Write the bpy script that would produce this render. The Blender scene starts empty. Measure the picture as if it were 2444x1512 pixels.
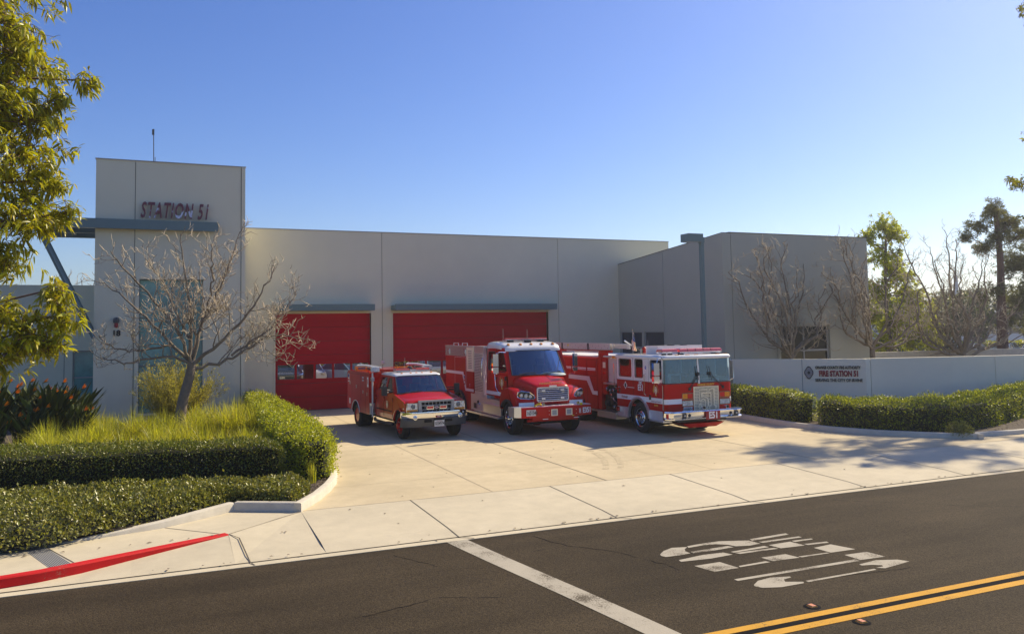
import bpy, bmesh, math, random
import numpy as np
from mathutils import Vector, Matrix, noise
from mathutils.geometry import tessellate_polygon
R = math.radians
PI = math.pi
scene = bpy.context.scene
COL = scene.collection

# ------------------------------------------------------------------ camera
CAM_H = 3.4
def setup_camera():
    yaw, pitch, roll = 0.404954759, 0.0614539136, -0.0164345033
    fwd = Vector((math.sin(yaw) * math.cos(pitch), math.cos(yaw) * math.cos(pitch), math.sin(pitch)))
    right = Vector((math.cos(yaw), -math.sin(yaw), 0))
    up = right.cross(fwd)
    r = right * math.cos(roll) + up * math.sin(roll)
    u = up * math.cos(roll) - right * math.sin(roll)
    m = Matrix((r, u, -fwd)).transposed().to_4x4()
    m.translation = Vector((0, 0, CAM_H))
    cd = bpy.data.cameras.new("camera"); co = bpy.data.objects.new("camera", cd); COL.objects.link(co)
    co.matrix_world = m
    cd.sensor_width = 36.0
    cd.lens = 36.0 * 1940.4 / 2444.0
    cd.shift_y = -88.2 / 2444.0
    cd.clip_start = 0.1; cd.clip_end = 4000
    scene.camera = co
setup_camera()

# ------------------------------------------------------------------ light
SUN_AZ = 16.0      # degrees behind the +X axis
SUN_EL = 39.0
def setup_light():
    w = bpy.data.worlds.new("World"); scene.world = w; w.use_nodes = True
    nt = w.node_tree; nt.nodes.clear()
    out = nt.nodes.new('ShaderNodeOutputWorld'); bg = nt.nodes.new('ShaderNodeBackground')
    sky = nt.nodes.new('ShaderNodeTexSky'); sky.sky_type = 'NISHITA'; sky.sun_disc = False
    sky.sun_elevation = R(SUN_EL)
    sky.sun_rotation = R(90 - SUN_AZ)
    sky.altitude = 50; sky.air_density = 1.0; sky.dust_density = 0.6; sky.ozone_density = 5.0
    bg.inputs['Strength'].default_value = 0.115
    hs = nt.nodes.new('ShaderNodeHueSaturation'); hs.inputs['Saturation'].default_value = 1.22; hs.inputs['Hue'].default_value = 0.516; hs.inputs['Value'].default_value = 0.95
    nt.links.new(sky.outputs[0], hs.inputs['Color']); nt.links.new(hs.outputs[0], bg.inputs[0]); nt.links.new(bg.outputs[0], out.inputs[0])
    ld = bpy.data.lights.new("sun", 'SUN'); lo = bpy.data.objects.new("sun", ld); COL.objects.link(lo)
    ld.energy = 5.0; ld.angle = R(0.55); ld.color = (1.0, 0.86, 0.62)
    a, e = R(SUN_AZ), R(SUN_EL)
    d = Vector((math.cos(a) * math.cos(e), math.sin(a) * math.cos(e), math.sin(e)))
    lo.rotation_euler = d.to_track_quat('Z', 'Y').to_euler()
    lo.location = d * 60
    vs = scene.view_settings
    scene.display_settings.display_device = 'sRGB'
    vs.view_transform = 'Standard'; vs.look = 'None'; vs.gamma = 1.0; vs.exposure = 0.42
    vs.use_curve_mapping = False
setup_light()

# ------------------------------------------------------------------ materials
MATS = {}
def mat(name, color, rough=0.6, metal=0.0, coat=0.0, var=0.0, vscale=3.0, bump=0.0, bscale=60.0, var2=0.0, v2scale=0.4,
        trans=0.0, island=0.0, alpha=None, emis=None, spec=0.5, tint=None, stretch=None, coatr=0.04):
    """procedural principled material: colour varied by two noises (object space), fine bump, optional leaf translucency"""
    m = bpy.data.materials.new(name); m.use_nodes = True; nt = m.node_tree; N = nt.nodes; L = nt.links
    b = N['Principled BSDF']; out = N['Material Output']
    b.inputs['Base Color'].default_value = (*color, 1); b.inputs['Roughness'].default_value = rough
    b.inputs['Metallic'].default_value = metal; b.inputs['Coat Weight'].default_value = coat
    b.inputs['Coat Roughness'].default_value = coatr; b.inputs['Specular IOR Level'].default_value = spec
    tc = N.new('ShaderNodeTexCoord'); src = tc.outputs['Object']
    if stretch:
        mp = N.new('ShaderNodeMapping'); mp.inputs['Scale'].default_value = stretch
        L.new(src, mp.inputs[0]); src = mp.outputs[0]
    cur = None
    def mul(prev, fac_out, lo, hi):
        mr = N.new('ShaderNodeMapRange'); mr.inputs[1].default_value = 0.25; mr.inputs[2].default_value = 0.75
        mr.inputs[3].default_value = lo; mr.inputs[4].default_value = hi
        L.new(fac_out, mr.inputs[0])
        mx = N.new('ShaderNodeVectorMath'); mx.operation = 'SCALE'
        if prev is None: mx.inputs[0].default_value = color
        else: L.new(prev, mx.inputs[0])
        L.new(mr.outputs[0], mx.inputs['Scale'])
        return mx.outputs[0]
    if var:
        n = N.new('ShaderNodeTexNoise'); n.inputs['Scale'].default_value = vscale; n.inputs['Detail'].default_value = 6
        n.inputs['Roughness'].default_value = 0.65
        L.new(src, n.inputs['Vector']); cur = mul(cur, n.outputs[0], 1 - var, 1 + var)
    if var2:
        n = N.new('ShaderNodeTexNoise'); n.inputs['Scale'].default_value = v2scale; n.inputs['Detail'].default_value = 4
        L.new(src, n.inputs['Vector']); cur = mul(cur, n.outputs[0], 1 - var2, 1 + var2)
    if island:
        g = N.new('ShaderNodeNewGeometry'); cur = mul(cur, g.outputs['Random Per Island'], 1 - island, 1 + island)
        if tint:
            mx = N.new('ShaderNodeMix'); mx.data_type = 'RGBA'
            wn = N.new('ShaderNodeMath'); wn.operation = 'FRACT'; mm = N.new('ShaderNodeMath'); mm.operation = 'MULTIPLY'
            mm.inputs[1].default_value = 17.3; L.new(g.outputs['Random Per Island'], mm.inputs[0]); L.new(mm.outputs[0], wn.inputs[0])
            p = N.new('ShaderNodeMath'); p.operation = 'POWER'; p.inputs[1].default_value = 3.0; L.new(wn.outputs[0], p.inputs[0])
            L.new(p.outputs[0], mx.inputs[0]); L.new(cur, mx.inputs[6]); mx.inputs[7].default_value = (*tint, 1)
            cur = mx.outputs[2]
    if cur is not None: L.new(cur, b.inputs['Base Color'])
    if bump:
        n = N.new('ShaderNodeTexNoise'); n.inputs['Scale'].default_value = bscale; n.inputs['Detail'].default_value = 3
        L.new(src, n.inputs['Vector']); bp = N.new('ShaderNodeBump'); bp.inputs['Strength'].default_value = bump
        bp.inputs['Distance'].default_value = 0.02
        L.new(n.outputs[0], bp.inputs['Height']); L.new(bp.outputs[0], b.inputs['Normal'])
    if emis:
        b.inputs['Emission Color'].default_value = (*emis, 1); b.inputs['Emission Strength'].default_value = 1.0
    if trans:
        t = N.new('ShaderNodeBsdfTranslucent')
        sc = N.new('ShaderNodeVectorMath'); sc.operation = 'MULTIPLY'; sc.inputs[1].default_value = (1.35, 1.3, 0.45)
        if cur is not None: L.new(cur, sc.inputs[0])
        else: sc.inputs[0].default_value = color
        L.new(sc.outputs[0], t.inputs[0])
        ms = N.new('ShaderNodeMixShader'); ms.inputs[0].default_value = trans
        L.new(b.outputs[0], ms.inputs[1]); L.new(t.outputs[0], ms.inputs[2]); L.new(ms.outputs[0], out.inputs[0])
    MATS[name] = m
    return m
def glass(name, tint, refl=0.08, rough=0.02, trans=0.85, gtint=(0.95, 0.97, 1)):
    """thin tinted pane: fresnel mirror over a tinted see-through"""
    m = bpy.data.materials.new(name); m.use_nodes = True; nt = m.node_tree; N = nt.nodes; L = nt.links
    N.clear(); out = N.new('ShaderNodeOutputMaterial')
    gl = N.new('ShaderNodeBsdfGlossy'); gl.inputs['Roughness'].default_value = rough; gl.inputs[0].default_value = (*gtint, 1)
    tr = N.new('ShaderNodeBsdfTransparent'); tr.inputs[0].default_value = (tint[0] * trans, tint[1] * trans, tint[2] * trans, 1)
    fr = N.new('ShaderNodeFresnel'); fr.inputs[0].default_value = 1.5
    ad = N.new('ShaderNodeMath'); ad.operation = 'ADD'; ad.use_clamp = True; ad.inputs[1].default_value = refl
    mx = N.new('ShaderNodeMixShader')
    L.new(fr.outputs[0], ad.inputs[0]); L.new(ad.outputs[0], mx.inputs[0]); L.new(tr.outputs[0], mx.inputs[1]); L.new(gl.outputs[0], mx.inputs[2])
    L.new(mx.outputs[0], out.inputs[0]); MATS[name] = m
    return m
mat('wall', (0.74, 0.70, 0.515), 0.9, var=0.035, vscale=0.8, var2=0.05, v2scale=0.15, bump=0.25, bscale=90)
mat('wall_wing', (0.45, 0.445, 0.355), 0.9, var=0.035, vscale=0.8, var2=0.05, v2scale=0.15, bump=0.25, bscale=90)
mat('sign_wall_paint', (0.90, 0.83, 0.62), 0.85, var=0.04, vscale=1.0, var2=0.04, bump=0.2, bscale=90)
mat('joint_dark', (0.09, 0.085, 0.08), 0.95)
mat('concrete', (0.575, 0.48, 0.31), 0.85, spec=0.15, var=0.09, vscale=2.6, var2=0.14, v2scale=0.35, bump=0.25, bscale=120)
mat('concrete_apron', (0.575, 0.505, 0.36), 0.85, spec=0.15, var=0.08, vscale=3, var2=0.11, v2scale=0.3, bump=0.25, bscale=120)
mat('concrete_curb', (0.58, 0.53, 0.42), 0.88, var=0.12, vscale=5, var2=0.1, v2scale=0.6, bump=0.35, bscale=90)
mat('concrete_joint', (0.10, 0.085, 0.065), 0.95)
mat('saw_joint', (0.34, 0.28, 0.19), 0.95)
mat('red_curb', (0.62, 0.012, 0.012), 0.55, var=0.25, vscale=7, bump=0.3, bscale=60)
mat('teal_metal', (0.13, 0.20, 0.20), 0.45, var=0.05, vscale=2)
mat('door_red', (0.46, 0.003, 0.014), 0.42, var=0.14, vscale=1.0, spec=0.08, coat=0.04, bump=0.06, bscale=4, stretch=(0.3, 1, 4), coatr=0.15)
mat('frame_dark', (0.06, 0.065, 0.065), 0.4)
mat('frame_grey', (0.35, 0.35, 0.34), 0.6)
mat('chrome', (0.86, 0.87, 0.88), 0.06, metal=1.0)
mat('ladder_metal', (0.60, 0.56, 0.53), 0.5, metal=0.2)
mat('polished_trim', (0.88, 0.88, 0.88), 0.28, metal=0.75)
mat('bright_metal', (0.80, 0.79, 0.77), 0.30, metal=0.8, bump=0.05, bscale=12)
mat('tread_plate', (0.78, 0.78, 0.78), 0.33, metal=0.75, bump=0.9, bscale=95)
mat('rubber', (0.016, 0.016, 0.017), 0.75, bump=0.3, bscale=40)
mat('black_plastic', (0.02, 0.02, 0.022), 0.5)
mat('black_void', (0.006, 0.006, 0.006), 0.9)
mat('fire_red', (0.47, 0.006, 0.004), 0.30, coat=0.8, coatr=.03, var=0.04, vscale=2, spec=0.12)
MATS['fire_red'].node_tree.nodes['Principled BSDF'].inputs['Coat IOR'].default_value = 1.22
mat('fire_white', (0.80, 0.79, 0.76), 0.3, coat=0.8)
mat('stripe_white', (0.82, 0.82, 0.82), 0.4)
mat('gold_leaf', (0.75, 0.45, 0.06), 0.4)
mat('cream', (0.86, 0.77, 0.54), 0.5)
mat('tyre_mark', (0.515, 0.43, 0.28), 0.9, var=0.3, vscale=12, spec=0.1)
mat('amber', (0.80, 0.28, 0.01), 0.2, coat=0.5)
mat('red_lens', (0.65, 0.01, 0.012), 0.15, coat=1.0)
mat('red_lens_top', (0.75, 0.12, 0.11), 0.2, coat=1.0)
mat('clear_lens', (0.50, 0.53, 0.57), 0.12, metal=0.7, coat=1.0, var=0.5, vscale=18, bump=0.6, bscale=30)
mat('blue_lens', (0.05, 0.12, 0.5), 0.15, coat=1.0)
mat('interior_dark', (0.03, 0.03, 0.035), 0.8)
mat('valance_grey', (0.065, 0.068, 0.075), 0.5)
mat('interior_grey', (0.16, 0.17, 0.18), 0.8)
mat('interior_light', (0.42, 0.50, 0.52), 0.7)
mat('plastic_yellow', (0.75, 0.62, 0.02), 0.5)
mat('wood_white', (0.7, 0.7, 0.68), 0.6)
glass('windscreen', (0.50, 0.72, 0.85), refl=0.22, gtint=(0.42, 0.55, 0.66))
glass('side_glass', (0.85, 0.9, 0.9), refl=0.06, trans=.9)
glass('clear_glass', (0.98, 1, 1), refl=0.0, trans=.98)
mat('teal_glass', (0.11, 0.31, 0.29), 0.18, coat=0.5, var=0.5, vscale=1.2, spec=0.9)
mat('navy_glass', (0.010, 0.018, 0.05), 0.12, coat=0.6)
mat('dark_glass', (0.008, 0.011, 0.011), 0.05, spec=0.35)
mat('door_glass', (0.02, 0.025, 0.025), 0.02, coat=1.0, spec=1.0)
mat('letter_red', (0.30, 0.012, 0.015), 0.5)
mat('letter_black', (0.02, 0.02, 0.02), 0.6)
mat('chrome_letter', (0.8, 0.8, 0.85), 0.2, metal=0.9)
mat('soil', (0.085, 0.062, 0.042), 0.95, var=0.5, vscale=14, bump=1.0, bscale=40)
mat('bark', (0.20, 0.155, 0.115), 0.9, var=0.35, vscale=9, bump=0.8, bscale=50)
mat('bark_pale', (0.21, 0.165, 0.12), 0.9, var=0.3, vscale=7, bump=0.8, bscale=40)
mat('bark_limb', (0.23, 0.185, 0.13), 0.9, var=0.35, vscale=8, bump=0.8, bscale=50)
mat('bark_twig', (0.50, 0.415, 0.29), 0.85, var=0.25, vscale=5)
mat('bark_red', (0.15, 0.085, 0.06), 0.95, var=0.4, vscale=6, bump=1.0, bscale=20, stretch=(1, 1, 0.3))
mat('leaf_hedge_light', (0.32, 0.36, 0.014), 0.36, trans=0.38, island=0.5, tint=(0.52, 0.50, 0.03), var2=0.25, v2scale=1.2)
mat('leaf_hedge', (0.125, 0.16, 0.014), 0.33, trans=0.3, island=0.5, tint=(0.14, 0.18, 0.02), var2=0.25, v2scale=1.2)
mat('leaf_ground', (0.19, 0.20, 0.035), 0.35, trans=0.25, island=0.5, tint=(0.38, 0.34, 0.08), var2=0.3, v2scale=1.5)
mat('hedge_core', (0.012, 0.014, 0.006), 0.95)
mat('leaf_tree', (0.32, 0.33, 0.012), 0.35, trans=0.42, island=0.45, tint=(0.50, 0.42, 0.02))
mat('leaf_bright', (0.42, 0.46, 0.014), 0.4, trans=0.5, island=0.4, tint=(0.34, 0.36, 0.02))
mat('leaf_dark', (0.05, 0.075, 0.02), 0.45, trans=0.3, island=0.5, tint=(0.12, 0.14, 0.03))
mat('leaf_olive', (0.20, 0.205, 0.075), 0.5, trans=0.3, island=0.5, tint=(0.18, 0.18, 0.06))
mat('leaf_willow', (0.30, 0.28, 0.05), 0.5, trans=0.4, island=0.4, tint=(0.5, 0.43, 0.12))
mat('grass_blade', (0.38, 0.40, 0.018), 0.45, trans=0.45, island=0.45, tint=(0.6, 0.52, 0.10))
mat('lawn', (0.06, 0.11, 0.015), 0.7, var=0.3, vscale=8, bump=0.8, bscale=60)
mat('leaf_paradise', (0.065, 0.09, 0.025), 0.55, spec=0.15, trans=0.15, island=0.45, tint=(0.12, 0.12, 0.04))
mat('flower_orange', (0.8, 0.26, 0.01), 0.5, trans=0.3)
mat('yellow_paint', (0.62, 0.33, 0.03), 0.7, var=0.25, vscale=9, bump=0.4, bscale=90)
mat('road_paint', (0.37, 0.335, 0.26), 0.8, var=0.55, vscale=26, var2=0.18, v2scale=1.5, bump=0.4, bscale=90)
mat('asphalt_seal', (0.010, 0.010, 0.012), 0.9, spec=0.05)
mat('dry_ground', (0.20, 0.18, 0.13), 0.95, var=0.2, vscale=0.3)
mat('parking_asphalt', (0.10, 0.10, 0.10), 0.9, var=0.15, vscale=1)
mat('far_white', (0.62, 0.62, 0.60), 0.7, var=0.04, vscale=0.6)
mat('hill', (0.16, 0.16, 0.11), 0.95, var=0.3, vscale=0.03)
mat('car_white', (0.72, 0.73, 0.75), 0.25, coat=1.0)
mat('car_silver', (0.40, 0.42, 0.45), 0.25, metal=0.4, coat=1.0)
mat('car_dark', (0.02, 0.024, 0.03), 0.25, coat=1.0)
mat('car_blue', (0.22, 0.32, 0.42), 0.25, coat=1.0)
mat('flag_red', (0.55, 0.03, 0.04), 0.8, trans=0.2)
mat('flag_white', (0.75, 0.75, 0.75), 0.8, trans=0.2)
mat('flag_blue', (0.03, 0.05, 0.25), 0.8, trans=0.2)
def worn(name, paint, under, thr, scale, rough=0.8):
    m = mat(name, paint, rough, bump=0.4, bscale=90, spec=0.2); nt = m.node_tree; N = nt.nodes; L = nt.links; b = N['Principled BSDF']; tc = N.new('ShaderNodeTexCoord')
    a = N.new('ShaderNodeTexNoise'); a.inputs['Scale'].default_value = scale; a.inputs['Detail'].default_value = 8; a.inputs['Roughness'].default_value = 0.8
    c = N.new('ShaderNodeTexNoise'); c.inputs['Scale'].default_value = scale * .06; c.inputs['Detail'].default_value = 3
    for q in (a, c): L.new(tc.outputs['Object'], q.inputs['Vector'])
    ad = N.new('ShaderNodeMath'); ad.operation = 'ADD'; L.new(a.outputs[0], ad.inputs[0]); mu = N.new('ShaderNodeMath'); mu.operation = 'MULTIPLY_ADD'; mu.inputs[1].default_value = 0.7; mu.inputs[2].default_value = -0.35; L.new(c.outputs[0], mu.inputs[0]); L.new(mu.outputs[0], ad.inputs[1])
    r = N.new('ShaderNodeValToRGB'); e = r.color_ramp.elements; e[0].position = thr - .05; e[0].color = (*under, 1); e[1].position = thr + .05; e[1].color = (*paint, 1); x = r.color_ramp.elements.new(thr + .25); x.color = (*[p * 1.12 for p in paint], 1)
    L.new(ad.outputs[0], r.inputs[0]); L.new(r.outputs[0], b.inputs['Base Color'])
worn('road_paint', (0.40, 0.36, 0.28), (0.11, 0.09, 0.06), 0.40, 40)
worn('yellow_paint', (0.58, 0.30, 0.03), (0.13, 0.10, 0.05), 0.36, 35)
worn('red_curb', (0.55, 0.012, 0.012), (0.38, 0.20, 0.14), 0.33, 22, 0.6)
def painted_glint_letters():
    m = mat('painted_glint_letter', (0.2, 0.01, 0.02), 0.3); nt = m.node_tree; b = nt.nodes['Principled BSDF']; tc = nt.nodes.new('ShaderNodeTexCoord')
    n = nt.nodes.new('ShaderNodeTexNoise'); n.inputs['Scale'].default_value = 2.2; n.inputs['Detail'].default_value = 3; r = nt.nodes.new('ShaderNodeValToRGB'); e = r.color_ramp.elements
    e[0].position = 0.60; e[0].color = (0.14, 0.012, 0.025, 1); e[1].position = 0.63; e[1].color = (0.55, 0.58, 0.72, 1)  # pale lavender noise patches: reflections painted into the dark red letter colour
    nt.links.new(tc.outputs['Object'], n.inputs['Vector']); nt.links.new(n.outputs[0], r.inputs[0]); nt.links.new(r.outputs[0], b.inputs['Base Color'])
painted_glint_letters()
def asphalt():
    m = bpy.data.materials.new('asphalt'); m.use_nodes = True; nt = m.node_tree; N = nt.nodes; L = nt.links
    b = N['Principled BSDF']; tc = N.new('ShaderNodeTexCoord')
    def nz(s, d=4, sc=None):
        n = N.new('ShaderNodeTexNoise'); n.inputs['Scale'].default_value = s; n.inputs['Detail'].default_value = d
        if sc:
            mp = N.new('ShaderNodeMapping'); mp.inputs['Scale'].default_value = sc; L.new(tc.outputs['Object'], mp.inputs[0]); L.new(mp.outputs[0], n.inputs['Vector'])
        else: L.new(tc.outputs['Object'], n.inputs['Vector'])
        return n
    fine = nz(70, 2); streak = nz(1.0, 5, (0.18, 1.3, 1)); big = nz(0.35, 3)
    vo = N.new('ShaderNodeTexVoronoi'); vo.inputs['Scale'].default_value = 45; L.new(tc.outputs['Object'], vo.inputs['Vector'])
    cr = N.new('ShaderNodeValToRGB'); e = cr.color_ramp.elements
    e[0].position = 0.30; e[0].color = (0.018, 0.0130, 0.0075, 1); e[1].position = 0.78; e[1].color = (0.092, 0.069, 0.040, 1)
    L.new(fine.outputs[0], cr.inputs[0])
    # scattered pale stones
    st = N.new('ShaderNodeValToRGB'); s = st.color_ramp.elements; s[0].position = 0.0; s[0].color = (1, 1, 1, 1); s[1].position = 0.11; s[1].color = (0, 0, 0, 1)
    L.new(vo.outputs['Distance'], st.inputs[0])
    wn = N.new('ShaderNodeMath'); wn.operation = 'GREATER_THAN'; wn.inputs[1].default_value = 0.8
    sp = N.new('ShaderNodeSeparateColor'); L.new(vo.outputs['Color'], sp.inputs[0]); L.new(sp.outputs[0], wn.inputs[0])
    mm = N.new('ShaderNodeMath'); mm.operation = 'MULTIPLY'; L.new(st.outputs[0], mm.inputs[0]); L.new(wn.outputs[0], mm.inputs[1])
    mx = N.new('ShaderNodeMix'); mx.data_type = 'RGBA'; L.new(mm.outputs[0], mx.inputs[0]); L.new(cr.outputs[0], mx.inputs[6]); mx.inputs[7].default_value = (0.22, 0.20, 0.17, 1)
    def sc(prev, o, lo, hi):
        mr = N.new('ShaderNodeMapRange'); mr.inputs[1].default_value = 0.3; mr.inputs[2].default_value = 0.7; mr.inputs[3].default_value = lo; mr.inputs[4].default_value = hi
        L.new(o, mr.inputs[0]); v = N.new('ShaderNodeVectorMath'); v.operation = 'SCALE'; L.new(prev, v.inputs[0]); L.new(mr.outputs[0], v.inputs['Scale']); return v.outputs[0]
    c = sc(mx.outputs[2], streak.outputs[0], 0.76, 1.22); c = sc(c, big.outputs[0], 0.84, 1.14)
    L.new(c, b.inputs['Base Color']); b.inputs['Roughness'].default_value = 0.9; b.inputs['Specular IOR Level'].default_value = 0.12
    bp = N.new('ShaderNodeBump'); bp.inputs['Strength'].default_value = 0.55; bp.inputs['Distance'].default_value = 0.012
    L.new(fine.outputs[0], bp.inputs['Height']); L.new(bp.outputs[0], b.inputs['Normal'])
    MATS['asphalt'] = m
asphalt()

# ------------------------------------------------------------------ mesh helpers
def tag(o, label=None, cat=None, group=None, kind=None):
    if label: o['label'] = label
    if cat: o['category'] = cat
    if group: o['group'] = group
    if kind: o['kind'] = kind
    return o
def empty(name, loc=(0, 0, 0), rz=0, label=None, cat=None, group=None):
    o = bpy.data.objects.new(name, None); COL.objects.link(o); o.location = loc; o.rotation_euler = (0, 0, rz)
    o.empty_display_size = 0.3
    return tag(o, label, cat, group)
def copy_tree(o, parent=None):
    c = o.copy(); COL.objects.link(c); c.parent = parent
    for ch in list(o.children): copy_tree(ch, c)
    return c
AX = {'x': lambda a, u, v: (a, u, v), 'y': lambda a, u, v: (u, a, v), 'z': lambda a, u, v: (u, v, a)}
class MB:
    """collects shapes in one bmesh; build() links them as ONE mesh object"""
    def __init__(s, m='fire_red'):
        s.bm = bmesh.new(); s.mats = []; s.use(m)
    def use(s, m):
        if m not in s.mats: s.mats.append(m)
        s.k = s.mats.index(m); return s
    def face(s, vs):
        try:
            f = s.bm.faces.new(vs); f.material_index = s.k; return f
        except ValueError: return None
    def raw(s, verts, faces, bev=0, seg=2):
        vv = [s.bm.verts.new(v) for v in verts]
        for f in faces: s.face([vv[i] for i in f])
        if bev: s.bevel(vv, bev, seg)
        return s
    def bevel(s, vv, w, seg=2, ang=0.35):
        es = set()
        vs = set(vv)
        for v in vv:
            for e in v.link_edges:
                if e.other_vert(v) in vs and (len(e.link_faces) != 2 or e.calc_face_angle(0) > ang): es.add(e)
        fs = set(f for v in vv for f in v.link_faces)
        bmesh.ops.recalc_face_normals(s.bm, faces=list(fs))
        bmesh.ops.bevel(s.bm, geom=list(es), offset=w, segments=seg, profile=0.5, affect='EDGES', clamp_overlap=True)
    def box(s, x0, x1, y0, y1, z0, z1, bev=0, seg=2):
        v = [(x, y, z) for z in (z0, z1) for y in (y0, y1) for x in (x0, x1)]
        return s.raw(v, [(0, 2, 3, 1), (4, 5, 7, 6), (0, 1, 5, 4), (2, 6, 7, 3), (0, 4, 6, 2), (1, 3, 7, 5)], bev, seg)
    def plate(s, outer, a, th, axis='y', holes=(), bev=0, seg=2):
        """polygon (u,v) with holes, placed at coordinate a along the axis, thickness th"""
        loops = [list(outer)] + [list(h) for h in holes]
        tris = tessellate_polygon([[Vector((u, v, 0)) for u, v in l] for l in loops])
        pts = [p for l in loops for p in l]; f = AX[axis]
        A = [s.bm.verts.new(f(a, u, v)) for u, v in pts]; B = [s.bm.verts.new(f(a + th, u, v)) for u, v in pts]
        if len(loops) == 1:
            s.face(A); s.face(B[::-1])
        else:
            for t in tris: s.face([A[i] for i in t]); s.face([B[i] for i in t[::-1]])
        o = 0
        for l in loops:
            n = len(l)
            for i in range(n):
                j = (i + 1) % n; s.face([A[o + i], A[o + j], B[o + j], B[o + i]])
            o += n
        if bev: s.bevel(A + B, bev, seg)
        return s
    def quad(s, *p):
        vv = [s.bm.verts.new(q) for q in p]; s.face(vv); return s
    def loft(s, secs, cap=True, closed=True, bev=0, seg=2):
        rows = [[s.bm.verts.new(p) for p in sec] for sec in secs]; n = len(rows[0])
        for a, b in zip(rows, rows[1:]):
            for i in range(n if closed else n - 1):
                j = (i + 1) % n; s.face([a[i], a[j], b[j], b[i]])
        if cap: s.face(rows[0][::-1]); s.face(rows[-1])
        if bev: s.bevel([v for r in rows for v in r], bev, seg)
        return s
    def tube(s, path, r, seg=8, cap=True):
        P = [Vector(p) for p in path]; n = len(P); rr = r if isinstance(r, (list, tuple)) else [r] * n
        rows = []; ref = None
        for i in range(n):
            t = (P[min(i + 1, n - 1)] - P[max(i - 1, 0)])
            if t.length < 1e-9: t = Vector((0, 0, 1))
            t.normalize()
            if ref is None:
                ref = Vector((0, 0, 1)) if abs(t.z) < 0.9 else Vector((1, 0, 0))
            a = t.cross(ref)
            if a.length < 1e-5: a = t.orthogonal()
            a.normalize(); b = t.cross(a); ref = -b if False else ref
            rows.append([tuple(P[i] + (a * math.cos(2 * PI * k / seg) + b * math.sin(2 * PI * k / seg)) * rr[i]) for k in range(seg)])
        return s.loft(rows, cap)
    def cyl(s, p0, p1, r, seg=16, r1=None):
        return s.tube([p0, p1], [r, r if r1 is None else r1], seg)
    def lathe(s, prof, c, axis='x', seg=28):
        """prof: (axial, radius) pairs"""
        rows = []
        for a, r in prof:
            row = []
            for k in range(seg):
                u, v = r * math.cos(2 * PI * k / seg), r * math.sin(2 * PI * k / seg)
                row.append({'x': (c[0] + a, c[1] + u, c[2] + v), 'y': (c[0] + u, c[1] + a, c[2] + v), 'z': (c[0] + u, c[1] + v, c[2] + a)}[axis])
            rows.append(row)
        return s.loft(rows, True)
    def build(s, name, parent=None, smooth=True, ang=32, label=None):
        bmesh.ops.recalc_face_normals(s.bm, faces=s.bm.faces)
        me = bpy.data.meshes.new(name); s.bm.to_mesh(me); s.bm.free()
        for m in s.mats: me.materials.append(MATS[m])
        if smooth:
            me.polygons.foreach_set('use_smooth', [True] * len(me.polygons)); me.set_sharp_from_angle(angle=R(ang))
        o = bpy.data.objects.new(name, me); COL.objects.link(o); o.parent = parent
        if label: o['label'] = label
        return o
def np_mesh(name, V, F, mats, parent=None, midx=None, smooth=False):
    """V (n,3), F (m,k) with one k"""
    me = bpy.data.meshes.new(name); V = np.asarray(V, np.float32); F = np.asarray(F, np.int32)
    me.vertices.add(len(V)); me.vertices.foreach_set('co', V.ravel())
    k = F.shape[1]; me.loops.add(F.size); me.loops.foreach_set('vertex_index', F.ravel())
    me.polygons.add(len(F)); me.polygons.foreach_set('loop_start', np.arange(0, F.size, k, dtype=np.int32))
    try: me.polygons.foreach_set('loop_total', np.full(len(F), k, np.int32))
    except Exception: pass
    if midx is not None: me.polygons.foreach_set('material_index', np.asarray(midx, np.int32))
    if smooth: me.polygons.foreach_set('use_smooth', np.ones(len(F), bool))
    me.update(calc_edges=True)
    for m in mats: me.materials.append(MATS[m])
    o = bpy.data.objects.new(name, me); COL.objects.link(o); o.parent = parent
    return o
def struct(o): o['kind'] = 'structure'; return o
def text_mesh(body, size, depth=0.01, bold=0.0, xs=1.0, shear=0.0, spacing=1.0, align='CENTER'):
    cu = bpy.data.curves.new('txt', 'FONT'); cu.body = body; cu.size = size; cu.extrude = depth / 2; cu.offset = bold
    cu.align_x = align; cu.align_y = 'CENTER'; cu.shear = shear; cu.space_character = spacing; cu.resolution_u = 3
    o = bpy.data.objects.new('txt', cu); COL.objects.link(o)
    dg = bpy.context.evaluated_depsgraph_get(); me = bpy.data.meshes.new_from_object(o.evaluated_get(dg))
    COL.objects.unlink(o); bpy.data.objects.remove(o)
    me.transform(Matrix.Diagonal((xs, 1, 1, 1)))
    return me
def text(body, size, loc, m, parent=None, face='front', name='lettering', angle=0.0, **kw):
    """face front: reads from -Y; side: reads from -X; angle turns about Z afterwards"""
    me = text_mesh(body, size, **kw)
    M = Matrix.Rotation(R(90), 4, 'X')
    if face == 'side': M = Matrix.Rotation(R(-90), 4, 'Z') @ M
    if face == 'top': M = Matrix.Identity(4)
    M = Matrix.Rotation(angle, 4, 'Z') @ M
    me.transform(Matrix.Translation(loc) @ M)
    me.materials.clear(); me.materials.append(MATS[m])
    o = bpy.data.objects.new(name, me); COL.objects.link(o); o.parent = parent
    return o
def rrect(u0, u1, v0, v1, r, n=4):
    """rounded rectangle polygon, counter clockwise"""
    p = []
    for cx, cy, a0 in ((u1 - r, v0 + r, -90), (u1 - r, v1 - r, 0), (u0 + r, v1 - r, 90), (u0 + r, v0 + r, 180)):
        for i in range(n + 1):
            a = R(a0 + 90 * i / n); p.append((cx + r * math.cos(a), cy + r * math.sin(a)))
    return p
def arc(cx, cy, r, a0, a1, n=14):
    return [(cx + r * math.cos(R(a0 + (a1 - a0) * i / n)), cy + r * math.sin(R(a0 + (a1 - a0) * i / n))) for i in range(n + 1)]
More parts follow.
